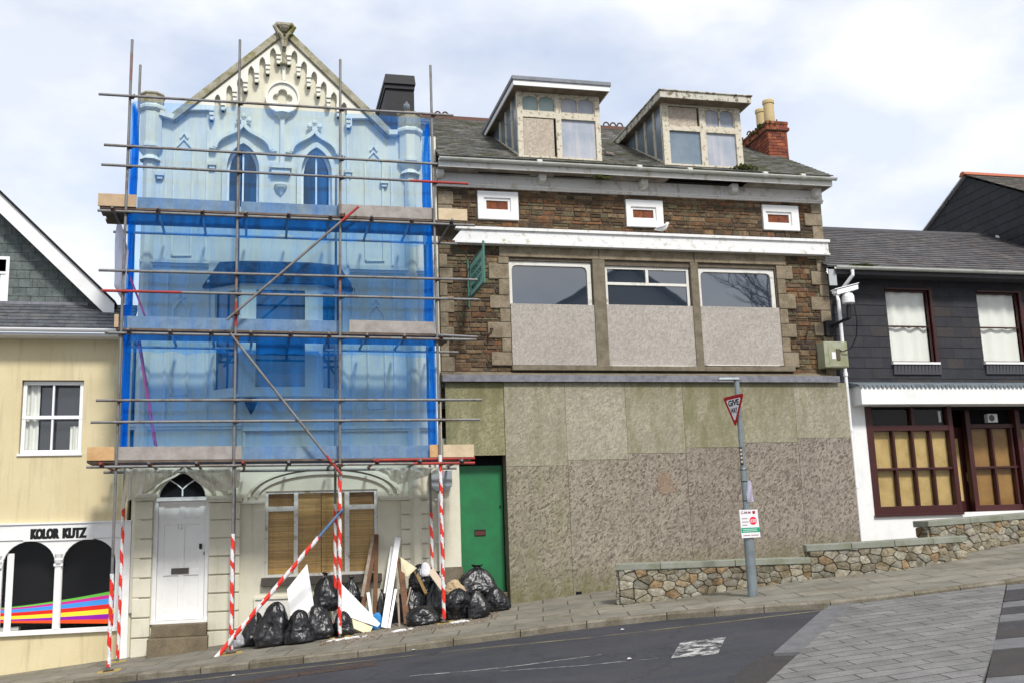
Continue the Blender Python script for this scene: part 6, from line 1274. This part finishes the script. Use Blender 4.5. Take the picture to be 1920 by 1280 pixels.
# ladders between the platforms
for (p, q, lb) in (((292, 836), (259, 628), 'pink red ladder up to the middle platform inside the netting'), ((282, 620), (242, 515), 'pink red ladder rising from the middle platform inside the netting')):
    a, b = at(*p, -1.15), at(*q, -1.15); ld = thing('ladder', lb, 'ladder', tuple(a), 'ladders between the scaffold platforms')
    for y in (-.17, .17): M().beam(a+Vector((0, y, 0)), b+Vector((0, y, 0)), .03, .07, (0, 1, 0)).build('stile', ladderm, ld)
    n = int((b-a).length/.25); 
    for k in range(1, n): c_ = a.lerp(b, k/n); M().tube(c_+Vector((0, -.155, 0)), c_+Vector((0, .155, 0)), .014, 8).build('rung', ladderm, ld)
# ================================================================ netting
nx0, nx1 = stdx(0, 4)+.03, stdx(3, 4)-.03
def netpanel(z0f, z1f, seed, name, label, drop=0):
    m = M(); nx, nzz = 150, 30; x0, x1 = nx0+.0, nx1
    for j in range(nzz+1):
        for i in range(nx+1):
            u, v = i/nx, j/nzz; z0, z1 = z0f(u)-drop*(1+.22*noise.noise(Vector((u*7, seed, 2)))+.1*noise.noise(Vector((u*23, seed, 5)))), z1f(u); z = z0+(z1-z0)*v; zz = (z+3)/13; xl = stdx(0, z)+.03; xr = stdx(3, z)-.03; x = xl+(xr-xl)*u
            e_ = min(u, 1-u); b_ = math.sin(math.pi*v); bay = abs(math.sin(math.pi*u*3))
            y = -1.5-(.022 if drop and v < .12 else 0)+.022*b_*bay+.028*b_*noise.noise(Vector((x*1.6, z*.9, seed)))+.010*noise.noise(Vector((x*7, z*1.4, seed+4)))*b_+.006*math.sin(x*30+z*3)*math.exp(-e_*30)
            m.v.append(Vector((x, y, z)))
    for j in range(nzz):
        for i in range(nx): k = j*(nx+1)+i; m.face((k, k+1, k+nx+2, k+nx+1))
    o = m.build(name, netm, smooth=True, origin=(nx0, -1.5, z0f(0))); tag(o, label, 'netting', 'blue debris netting on the scaffold'); return o
L = lambda i, d=0: (lambda u: lz[i][0].z+(lz[i][1].z-lz[i][0].z)*(.1+.85*u)+d)
netpanel(L(3, .07), L(0, -.02), 1, 'debris_netting', 'top sheet of blue netting, over the gothic pointed windows', .42)
netpanel(L(6, .07), L(3, .06), 2, 'debris_netting', 'middle sheet of blue netting, over the bay window roof', .36)
netpanel(L(9, .05), L(6, .06), 3, 'debris_netting', 'lowest sheet of blue netting, above the white front door')
def sidenet(xf, z0, z1, ya, yb, seed, label, w=.0):
    m = M(); ny, nzz = 46, 60
    for j in range(nzz+1):
        for i in range(ny+1):
            u, v = i/ny, j/nzz; z = z0+(z1-z0)*v; pinch = .45+.30*abs(math.sin(v*math.pi*3))+.25*abs(noise.noise(Vector((z*1.3, seed, 0)))); y = ya+(yb-ya)*u*pinch
            x = xf(z)+.035*math.sin(u*38+3*noise.noise(Vector((u*2, z*.7, seed))))+.03*noise.noise(Vector((u*5, z*1.6, seed)))+w*u
            m.v.append(Vector((x, y, z)))
    for j in range(nzz):
        for i in range(ny): k = j*(ny+1)+i; m.face((k, k+1, k+ny+2, k+ny+1))
    tag(m.build('debris_netting', netdense, smooth=True, origin=(xf(z0), ya, z0)), label, 'netting', 'blue debris netting on the scaffold')
zb9, zt0__ = lz[9][0].z, lz[0][0].z-.05
sidenet(lambda z: stdx(0, z)+.05, zb9+.1, zt0__-.0, -1.52, -.5, 5, 'gathered deep blue netting down the left end of the scaffold')
sidenet(lambda z: stdx(3, z)-.05, lz[9][1].z+.1, lz[0][1].z-.1, -1.52, -.5, 6, 'gathered deep blue netting down the right end of the scaffold')
# hanging pale sheet at the left end
X_ = stdx(0, 5)-.10
def onXp(px, py): d = ray(px, py); p = CP+d*((X_-CP.x)/d.x); return p
m = M(); rows = [((219, 421), (228, 421)), ((216, 440), (236, 452)), ((215, 470), (241, 472)), ((215, 510), (238, 510)), ((214, 537), (235, 548)), ((222, 552), (235, 573))]; n = 20
zC = at(222, 552, -1.5).z
for j in range(n+1):
    t = j/n*5; k = min(int(t), 4); f_ = t-k
    for i in range(7):
        u = i/6; L_, R_2 = rows[k], rows[k+1]; px = (L_[0][0]*(1-f_)+R_2[0][0]*f_)*(1-u)+(L_[1][0]*(1-f_)+R_2[1][0]*f_)*u; py = (L_[0][1]*(1-f_)+R_2[0][1]*f_)*(1-u)+(L_[1][1]*(1-f_)+R_2[1][1]*f_)*u
        p = at(px, py, -1.25-.42*u+.03*math.sin(j*.6+u*4)); m.v.append(p)
for j in range(n):
    for i in range(6): k = j*7+i; m.face((k, k+1, k+8, k+7))
tag(m.build('tarpaulin', ppost, smooth=True, origin=(X_, -1.5, zC)), 'pale grey plastic sheet hanging outside the left end of the scaffold', 'tarpaulin')
# cloudy polythene under the lowest platform
def drape(top, bot, Y, seed, label):
    m = M(); n = 60; k = 14
    def lerpc(l, u): t = u*(len(l)-1); i = min(int(t), len(l)-2); f = t-i; return (l[i][0]*(1-f)+l[i+1][0]*f, l[i][1]*(1-f)+l[i+1][1]*f)
    for i in range(n+1):
        a, b = lerpc(top, i/n), lerpc(bot, i/n)
        for j in range(k+1):
            v = j/k; p = at(a[0]+(b[0]-a[0])*v, a[1]+(b[1]-a[1])*v, Y); p.y += .09*math.sin(i*.5+v*2.5*noise.noise(Vector((i*.1, 0, seed)))*3)*(.3+v*.7)+.08*noise.noise(Vector((i*.16, v*2.2, seed))); m.v.append(p)
    for i in range(n):
        for j in range(k): q = i*(k+1)+j; m.face((q, q+1, q+k+2, q+k+1))
    tag(m.build('polythene_sheet', polym, smooth=True, origin=at(*top[0], Y)), label, 'plastic sheet', 'cloudy polythene under the lowest platform')
drape([(236, 878), (290, 879), (338, 879)], [(226, 960), (240, 940), (262, 926), (290, 912), (318, 893), (338, 881)], -.55, 1, 'cloudy polythene sheet sagging to the left of the door arch')
drape([(342, 879), (390, 879), (450, 879)], [(345, 882), (365, 900), (385, 914), (410, 920), (436, 918), (450, 912)], -.55, 2, 'cloudy polythene sheet bunched to the right of the door arch')
drape([(700, 877), (760, 876), (828, 875)], [(705, 880), (725, 890), (745, 908), (770, 900), (800, 892), (828, 884)], -.5, 3, 'cloudy polythene sheet above the right side of the ground floor window')

# ================================================================ rubbish on the pavement
def dist(p): return (p-CP).dot(CF)
BG = 'black rubbish bags piled on the pavement'
def bag(px0, px1, py0, py1, label, Y=None, lean=0, seed=0, knot=True, mt=plasticbag, flat_=1.0, name='rubbish_bag', group=BG):
    pc = (px0+px1)/2
    if Y is None: p = gr(pc, py1); dpt = (px1-px0)*dist(p)/FPX*.42*flat_; p = Vector((p.x, p.y+dpt, gz(p.x, p.y+dpt)))
    else: p = at(pc, py1, Y)
    w = (px1-px0)*dist(p)/FPX/2; h_ = (py1-py0)*dist(p)/FPX
    rnd = random.Random(seed); m = M(); nu, nv = 84, 60
    prof = [(0, .72), (.05, .95), (.18, 1.02), (.36, .97), (.55, .83), (.70, .64), (.82, .42), (.89, .22), (.93, .12), (.96, .16), (1, .26)] if knot else [(0, .78), (.05, .97), (.2, 1.02), (.42, .94), (.62, .80), (.8, .62), (.92, .42), (.98, .22), (1, .05)]
    def rp(t):
        for (a, ra), (b, rb_) in zip(prof[:-1], prof[1:]):
            if t <= b: f = (t-a)/(b-a); return ra+(rb_-ra)*f
        return prof[-1][1]
    for j in range(nv+1):
        t = j/nv; r = rp(t)
        for i in range(nu):
            a = 2*math.pi*i/nu; d = Vector((math.cos(a), math.sin(a), (t-.4)*1.6)); q = d*1.5+Vector((seed*3.1, 0, 0))
            big = .36*noise.noise(q*.75)+.08*(noise.noise(q*1.9)); cr_ = .05*(1-abs(noise.noise(q*2.6))*2.4)+.03*(1-abs(noise.noise(Vector((q.x*5, q.y*5, q.z*2.2))))*2.5)
            cre = abs(noise.noise(q*3.3+Vector((9, seed, 0))))+.6*abs(noise.noise(Vector((q.x*7, q.y*7, q.z*3.5)))); fold = .06*math.sin(a*9+4*noise.noise(q))*max(0, t-.55)*2-.055*cre+.03
            k = r*(1+big+cr_*.9+fold); x = math.cos(a)*k*w; k *= 1-.10*abs(math.sin(a*2+seed))*(1-t); y = math.sin(a)*k*w*.85*flat_; z = t*h_*(1+.05*noise.noise(q*.7)*(t > .5))
            m.v.append(p+Vector((x+lean*t*h_, y, max(.0, z)+(GB*x if t < .1 else 0))))
    for j in range(nv):
        for i in range(nu): m.face((j*nu+i, j*nu+(i+1) % nu, (j+1)*nu+(i+1) % nu, (j+1)*nu+i))
    m.face([nu-1-i for i in range(nu)]); m.face([nv*nu+i for i in range(nu)])
    o = m.build(name, mt, smooth=True, origin=p); return tag(o, label, 'bag', group)
bag(449, 492, 1150, 1212, 'small black rubbish bag at the far left end of the pile', seed=1, knot=False, lean=.12)
bag(481, 537, 1134, 1213, 'tall full black rubbish bag leaning right, second from the left', seed=2, knot=False, lean=.1)
bag(537, 590, 1147, 1207, 'wide creased black rubbish bag below the upright white board', seed=3, knot=False)
bag(577, 628, 1136, 1199, 'black rubbish bag just left of the third scaffold pole', seed=4, knot=False, lean=-.1)
bag(586, 634, 1074, 1146, 'black rubbish bag stacked high under the brown blinds, behind the scaffold poles', Y=-.42, seed=5)
bag(640, 678, 1082, 1150, 'black rubbish bag behind the sloping white board', Y=-.30, seed=6)
bag(625, 664, 1148, 1192, 'low black rubbish bag right of the third scaffold pole', seed=7, knot=False)
bag(705, 728, 1106, 1170, 'narrow black rubbish bag between the brown plank and the tall white plank', Y=-.55, seed=8)
bag(728, 764, 1108, 1178, 'black rubbish bag behind the thin white battens', Y=-.50, seed=9)
bag(757, 800, 1090, 1156, 'black rubbish bag right of the thick brown plank', Y=-.45, seed=10)
bag(768, 826, 1138, 1172, 'squashed flat black rubbish bag at the front, left of the last scaffold pole', seed=11, knot=False)
bag(768, 812, 1058, 1110, 'torn black rubbish bag on top, below the white wrapping', Y=-.42, seed=12, knot=False)
bag(800, 842, 1072, 1150, 'black rubbish bag behind the last scaffold pole', Y=-.50, seed=17)
bag(836, 890, 1106, 1161, 'shiny black rubbish bag just right of the last scaffold pole', seed=13, knot=False)
bag(864, 934, 1060, 1118, 'large black rubbish bag on top of the heap against the green door', Y=-.42, seed=14, lean=-.05)
bag(880, 920, 1106, 1159, 'knotted black rubbish bag in the middle of the right hand heap', seed=15)
bag(912, 958, 1102, 1146, 'small black rubbish bag at the far right end of the pile', seed=16, knot=False)
clearb = mat('grey translucent sack', (.40, .41, .43), .35, (.25, .25, .27), 6, grain=.05, bump=.3)
bag(438, 458, 1186, 1211, 'small pale grey sack behind the leftmost black bag', Y=-1.0, seed=21, mt=clearb, group=None, knot=False, name='grey_sack'); bag(523, 545, 1172, 1208, 'grey plastic sack wedged between two black bags', Y=-.98, seed=22, mt=clearb, group=None, knot=False, name='grey_sack')
bag(696, 720, 1148, 1178, 'crumpled bright blue plastic bag between the white boards', Y=-1.0, seed=23, mt=bluebagm, group=None, knot=False, name='blue_bag', flat_=.6)
bag(786, 808, 1054, 1080, 'ball of white plastic wrapping on top of the bags', Y=-.55, seed=24, mt=paperm, group=None, knot=False, name='plastic_wrapping')
bag(836, 870, 1086, 1112, 'crumpled tan paper sack between the black bags', Y=-.60, seed=25, mt=cardm, group=None, knot=False, name='paper_sack')
def sheet(name, px, Ys, mt, label, cat, th=.012, group=None):
    P = [at(x, y, Y) for (x, y), Y in zip(px, Ys)]; n = (P[1]-P[0]).cross(P[2]-P[0]).normalized()
    if n.y < 0: n = -n
    m = M(); k = len(P); m.v = P+[p+n*th for p in P]; m.face(range(k)); m.face([2*k-1-i for i in range(k)])
    for i in range(k): j = (i+1) % k; m.face((i, j, k+j, k+i))
    return tag(m.build(name, mt, origin=P[-1], bevel=.002), label, cat, group)
sheet('plasterboard', [(538, 1104), (576, 1056), (589, 1137), (573, 1152), (544, 1154)], [-.88, -.75, -.95, -1.0, -1.0], whitebrd, 'upright triangular piece of white plasterboard standing behind the bags', 'board')
sheet('plasterboard', [(640, 1093), (713, 1168), (708, 1174), (639, 1151)], [-.85, -1.25, -1.28, -1.05], whitebrd, 'white plasterboard sheet sloping down to the right from the scaffold pole', 'board')
sheet('foam_board', [(660, 1159), (699, 1174), (692, 1189), (663, 1177)], [-1.2, -1.25, -1.32, -1.3], foam, 'cream foam offcut on the pavement below the sloping white board', 'board', th=.07)
sheet('foam_board', [(751, 1043), (782, 1064), (764, 1080), (753, 1078)], [-.45, -.5, -.55, -.5], foam, 'dirty cream panel propped behind the thick brown plank', 'board', th=.02)
PG = 'old timbers leaning on the rubbish pile'
def plank(p, q, wpx, Y0, Y1, mt, label, th=.03, name='timber_plank'):
    a, b = at(*p, Y0), at(*q, Y1); w = wpx*dist(a)/FPX; return tag(M().beam(a, b, w, th, (0, 1, 0)).build(name, mt, origin=b, bevel=.004), label, 'plank', PG)
plank((699, 1006), (679, 1118), 6, -.12, -.62, woodgrey, 'weathered grey board leaning on the window frame, leftmost of the planks')
plank((703, 1018), (680, 1140), 9, -.16, -.70, woodold, 'wide brown plank leaning below the right side of the window')
plank((706, 1001), (703, 1150), 8, -.1, -.6, woodold, 'long upright brown plank reaching up the window edge')
plank((690, 1110), (697, 1160), 6, -.7, -.85, whitep, 'short white painted board beside the brown planks')
plank((735, 1024), (722, 1112), 6, -.10, -.6, whitep, 'shorter white plank just left of the tallest white plank')
plank((746, 1007), (720, 1176), 11, -.15, -1.2, whitep, 'tallest white painted plank leaning on the house wall')
plank((742, 1104), (729, 1178), 5, -.75, -1.22, whitep, 'thin white batten beside the tallest white plank')
plank((744, 1074), (749, 1177), 3.5, -.5, -1.2, woodgrey, 'thin grey stick standing left of the thick brown plank')
plank((750, 1046), (763, 1170), 11, -.3, -1.1, woodold, 'thick dark brown plank leaning left against the wall', .05)
plank((807, 1068), (832, 1102), 13, -.6, -.95, mat('pale planed timber', (.58, .48, .37), .8, grain=.08, bump=.1), 'pale planed offcut lying across the bags by the last pole')
plank((779, 1070), (799, 1112), 6, -.5, -.85, mat('yellow brown lath', (.30, .19, .07), .8, grain=.15), 'yellow brown lath lying on the torn black bag', .02)
plank((764, 1172), (795, 1170), 4, -1.25, -1.3, woodold, 'short brown batten lying flat on the pavement', .02)
plank((770, 1100), (762, 1135), 3, -.7, -.9, woodgrey, 'splintered pale lath right of the thick brown plank', .02)
# rubble dust and scraps
m = M()
for k in range(1500):
    px = random.uniform(600, 935); py = 1206-(px-600)*.155+random.uniform(-16, 7)*(1 if px > 640 else .6); p = gr(px, py); s = random.uniform(.003, .011)*(2 if random.random() < .05 else 1)
    m.obox(p+Vector((0, 0, s*.4)), (s, s*random.uniform(-.5, .5), 0), (-s*.4, s, 0), (0, 0, s*.45))
tag(m.build('rubble_dust', rubble), 'brown crumbs and dust scattered round the rubbish bags', 'rubble', kind='stuff')
for px, py, lb, cs in ((655, 1196, 'white plaster crumbs at the foot of the third scaffold pole', .14), (750, 1182, 'white plaster crumbs at the foot of the white planks', .05), (862, 1165, 'thin white scraps before the shiny black bag', .08)):
    m = M(); c_ = gr(px, py)
    for k in range(46): d_ = Vector((random.gauss(0, cs), random.gauss(0, .04), 0)); s = random.uniform(.008, .03); m.obox(Vector((c_.x+d_.x, c_.y+d_.y, gz(c_.x+d_.x, c_.y+d_.y)+s*.4)), (s, random.uniform(-s, s), 0), (-s*.5, s*.7, 0), (0, 0, s*.4))
    tag(m.build('plaster_scraps', whitebrd, origin=c_), lb, 'scraps', kind='stuff')
for px, py in ((775, 1218), (1167, 1180), (1180, 1235), (437, 1266)):
    c_ = gr(px, py, -KD+.01); m = M(); m.poly([c_+Vector((-.03, 0, .005)), c_+Vector((0, -.025, .01)), c_+Vector((.035, 0, .008)), c_+Vector((.005, .03, .02))]); m.poly([c_+Vector((-.02, .01, .006)), c_+Vector((.02, .0, .03)), c_+Vector((.01, .03, .01))]); tag(m.build('litter', paperm, origin=c_), 'scrap of white litter in the road gutter', 'litter', 'white litter scraps in the road')

# ================================================================ give way sign post
pb = gr(1412, 1117); pp = thing('sign_post', 'leaning grey steel post with the red triangle give way sign', 'sign post', tuple(pb))
YP = pb.y; S = dist(pb)/FPX; T = at(1381, 712, YP); zj = at(1403, 996, YP).z; zc_ = at(1391, 880, YP).z
ax = lambda z: Vector((pb.x+(T.x-pb.x)*(z-pb.z)/(T.z-pb.z), YP, z))
m = M(); m.lathe((0, 0, 0), [(0, 0)], 3) if False else None; m.path([ax(pb.z-.05), ax(pb.z+.3), ax(zj), ax(zj+.03)], [.083, .083, .083, .055], 20); m.path([ax(zj+.03), ax(zc_), ax(zc_+.02), ax(T.z)], [.052, .052, .044, .044], 16); m.build('pole', greysteel, pp)
m = M()
for z in (zc_, at(1393, 902, YP).z, at(1400, 938, YP).z): m.path([ax(z-.007), ax(z+.007)], .056, 16)
m.build('clamp', blackmetal, pp)
a = at(1345, 712, YP); m = M(); m.hexa([(a.x, YP-.05, T.z-.0), (T.x+.04, YP-.06, T.z-.0), (T.x+.04, YP+.06, T.z), (a.x, YP+.05, T.z), (a.x+.03, YP-.03, T.z+.045), (T.x+.03, YP-.04, T.z+.05), (T.x+.03, YP+.04, T.z+.05), (a.x+.03, YP+.03, T.z+.045)]); m.build('sign_lamp', greysteel, pp, bevel=.008)
# triangle
th = rad(80); U = Vector((math.cos(th), -math.sin(th), 0)); Nn = Vector((-math.sin(th), -math.cos(th), 0)); W_ = .60; Ht = .54
zt1 = at(1378, 739, YP-.1).z; c0 = ax(zt1)+Nn*.075; c0 = c0-U*.02
def tri_(s, off, cz=Ht*.36):
    cen = Vector((0, -cz)); pts = [(-W_/2, 0), (W_/2, 0), (0, -Ht)]; o = []
    for i in range(3):
        p = Vector(pts[i]); q1 = Vector(pts[i-1]); q2 = Vector(pts[(i+1) % 3]); r_ = .05
        for f in (p+(q1-p).normalized()*r_, p+((q1-p).normalized()+(q2-p).normalized())*r_*.32, p+(q2-p).normalized()*r_): o.append(cen+(f-cen)*s)
    return [c0+U*a+Vector((0, 0, b))+Nn*off for a, b in o]
def solid(pa, pb_): m = M(); k = len(pa); m.v = pa+pb_; m.face(range(k)); m.face([2*k-1-i for i in range(k)]); [m.face((i, (i+1) % k, k+(i+1) % k, k+i)) for i in range(k)]; return m
sgn = solid(tri_(1, 0), tri_(1, .004)).build('triangle_sign', signred, pp); solid(tri_(.70, .0045), tri_(.70, .006)).build('white_face', signwhite, sgn)
for s, zz, w_, h_ in (('GIVE', -.175, .30, .105), ('WAY', -.30, .185, .095)): text_on(s, None, 0, blacktxt, sgn, bold=.04, O=c0+U*(-w_/2)+Vector((0, 0, zz))+Nn*.0075, U=U*w_, V=(0, 0, h_))
m = M(); m.obox(c0-Nn*.02+Vector((0, 0, -.1)), U*.14, Nn*.015, (0, 0, .02)); m.obox(c0-Nn*.02+Vector((0, 0, -.3)), U*.08, Nn*.015, (0, 0, .02)); m.build('bracket', greysteel, sgn)
# notice plate
yn = YP-.10; a_, b_, c_, d_ = at(1386, 955, yn), at(1420, 954, yn), at(1426, 1006, yn), at(1391, 1008, yn); 
def quad4(u0, u1, v0, v1, off, mt, nm, par):
    f = lambda u, v: a_.lerp(b_, u).lerp(d_.lerp(c_, u), v)+Vector((0, -off, 0)); m = M(); m.hexa([f(u0, v1), f(u1, v1), f(u1, v1)+Vector((0, .002, 0)), f(u0, v1)+Vector((0, .002, 0)), f(u0, v0), f(u1, v0), f(u1, v0)+Vector((0, .002, 0)), f(u0, v0)+Vector((0, .002, 0))]); return m.build(nm, mt, par)
npz = quad4(0, 1, 0, 1, 0, signwhite, 'notice_plate', pp); quad4(.02, 1.0, .64, .81, .0025, signgreen, 'green_band', npz)
f = lambda u, v, o: a_.lerp(b_, u).lerp(d_.lerp(c_, u), v)+Vector((0, -o, 0))
m = M(); cq = f(.70, .40, .003); k = 24; rx = (b_-a_).length*.20; m.poly([cq+Vector((rx*math.cos(t), 0, rx*math.sin(t))) for t in [2*math.pi*i/k for i in range(k)]]); m.build('red_disc', signpink, npz)
m = M(); hq = f(.78, .10, .003); r_ = .022; m.poly([hq+Vector((r_*math.cos(t)*(1.15), 0, r_*(math.sin(t)+(.5*abs(math.cos(t)) if math.sin(t) > 0 else -.3*(1-abs(math.cos(t))))))) for t in [2*math.pi*i/20 for i in range(20)]]); m.build('heart_mark', signred, npz)
def tl(s, u0, u1, v0, v1, mt): O = f(u0, v1, .006); text_on(s, None, 0, mt, npz, O=O, U=f(u1, v1, .006)-O, V=f(u0, v0, .006)-O, bold=.02)
greyr = flat('faded red grey print', (.34, .16, .17)); tl('C-M-M', .08, .60, .05, .14, greyr); tl('£50', .54, .86, .34, .46, signwhite)
for i, v in enumerate((.30, .42, .53)): quad4(.10, (.40, .45, .36)[i], v, v+.025, .003, greyr, 'small_print', npz)
for v in (.69, .75): quad4(.10, .86, v, v+.018, .0048, signwhite, 'small_print', npz)
for u0, u1 in ((.10, .46), (.52, .92)): quad4(u0, u1, .90, .925, .003, greyr, 'small_print', npz)
# stickers and torn plastic
m = M(); z = at(1388, 870, YP).z; sk_ = M()
p0_, p1_ = at(1390, 838, YP), at(1393, 871, YP); 
M().obox((p0_+p1_)/2+Vector((-.035, -.040, 0)), (.022, -.01, 0), (.004, .008, 0), (p0_-p1_)/2).build('sticker', blackmetal, pp)
for k in range(4): M().obox(p0_.lerp(p1_, .16+.22*k)+Vector((-.036, -.050, 0)), (.014, -.0064, 0), (.001, .002, 0), (0, 0, .020)).build('sticker_mark', mat('ochre white print', (.5, .42, .28), .6), pp)
m = M(); q0, q1 = at(1401, 900, YP), at(1408, 940, YP); n = 10
for j in range(n+1):
    for i in range(6): u, v = i/5, j/n; m.v.append(Vector((q0.x-.06+.05*v*0+u*(.09+.05*v), YP-.05+.03*math.sin(u*4+v*5), q0.z+(q1.z-q0.z)*v)))
for j in range(n):
    for i in range(5): k = j*6+i; m.face((k, k+1, k+7, k+6))
m.build('torn_plastic', cloth('torn lilac plastic', .6, (.45, .42, .55), (.2, .2, .25)), pp)
# ================================================================ birds
def bird(name, base, hdg, L_, body, wing, label, sit=0.0):
    R_ = Matrix.Rotation(hdg, 3, 'Z'); base = Vector(base); pts = [(-.50, .30), (-.40, .33), (-.2, .36), (0, .40), (.18, .47), (.30, .60), (.36, .70), (.42, .71), (.47, .70)]; rr = [.03, .08, .16, .205, .19, .12, .095, .08, .03]
    if sit: rr=0; pts = [(-.32, .12), (-.24, .18), (-.12, .30), (-.02, .44), (.04, .60), (.06, .74), (.07, .84), (.11, .86), (.14, .85)]; rr = [.03, .07, .14, .18, .17, .11, .085, .07, .03]
    W = lambda x, y, z: base+R_ @ Vector((x, y, z))*L_
    o = M().path([W(x, 0, z) for x, z in pts], [r*L_ for r in rr], 14).build(name, body, smooth=True, origin=base); tag(o, label, 'bird')
    for s in (-1, 1):
        w_ = [W(p[0]-.02, s*(.15 if 1 < i < 6 else .08), p[1]+.02) for i, p in enumerate(pts[:6])]; M().path(w_, [.01*L_, .03*L_, .06*L_, .085*L_, .08*L_, .02*L_], 8).build('wing', wing, o, smooth=True)
        M().tube(W(.02 if not sit else -.02, s*.06, .30), W(.02 if not sit else -.02, s*.06, 0), .012*L_, 6).build('leg', mat('bird leg', (.4, .2, .15), .6), o)
    h = pts[-1]; M().tube(W(h[0]-.03, 0, h[1]), W(h[0]+.09, 0, h[1]-.03), .03*L_, 8, .006*L_).build('beak', mat('beak', (.4, .3, .1), .5), o)
    h = pts[-3]
    for s in (-1, 1): M().lathe(W(h[0]+.05, s*.068, h[1]+.02), [(.001, -.012*L_), (.014*L_, 0), (.001, .012*L_)], 6).build('eye', blackmetal, o)
    return o
g0 = at(1244, 437, -.18); bird('seagull', (g0.x, -.12, zt0), rad(-8), .34, birdw, mat('gull grey wing', (.45, .47, .50), .8, (.3, .3, .3), 5), 'white seagull standing on the white cornice below the middle brick vent')
tcz = at(767, 214, -.1).z+.03; tcx = at(767, 230, -.02).x; bird('pigeon', (tcx-.05, -.05, tcz-.0), rad(-100), .27, birdg, mat('pigeon wing', (.24, .27, .30), .8), 'grey pigeon on the right turret in front of the black chimney', 1)
# ================================================================ across the street (seen in the window glass)
ob = thing('house', 'grey gabled house across the street, reflected in the upper windows', 'house', (17, -28, gz(17, -28))); zz0 = gz(17, -28)
M().plate([(12, zz0-1), (23, zz0-1), (23, 9.9), (18, 13.4), (12, 9.9)], [], -38, -28).build('wall', mat('far grey render', (.30, .30, .29), .9), ob); m = M(); m.band([(11.7, 9.75), (18, 13.5), (23.4, 9.75)], .25, -38.4, -27.6); m.build('roof', greyroofv, ob)
tre = thing('bare_tree', 'bare winter tree across the street, reflected in the upper windows', 'tree', (24.5, -25, gz(24.5, -25))); m = M(); rt_ = random.Random(5)
def limb(p, d, L_, r, lv):
    pts = [p]; 
    for k in range(4): d = (d+Vector((rt_.uniform(-.2, .2), rt_.uniform(-.2, .2), rt_.uniform(-.05, .2)))).normalized(); pts.append(pts[-1]+d*L_/4)
    m.path(pts, [r*(1-.12*k) for k in range(5)], 5)
    if lv:
        for k in range(4): limb(pts[rt_.choice((2, 3, 4))], (d+Vector((rt_.uniform(-.9, .9), rt_.uniform(-.9, .9), rt_.uniform(-.3, .6)))).normalized(), L_*.68, r*.5, lv-1)
limb(Vector((24.5, -25, gz(24.5, -25)-.2)), Vector((-.05, 0, 1)), 6.2, .30, 5); m.build('trunk', mat('bark', (.05, .04, .035), .95), tre)
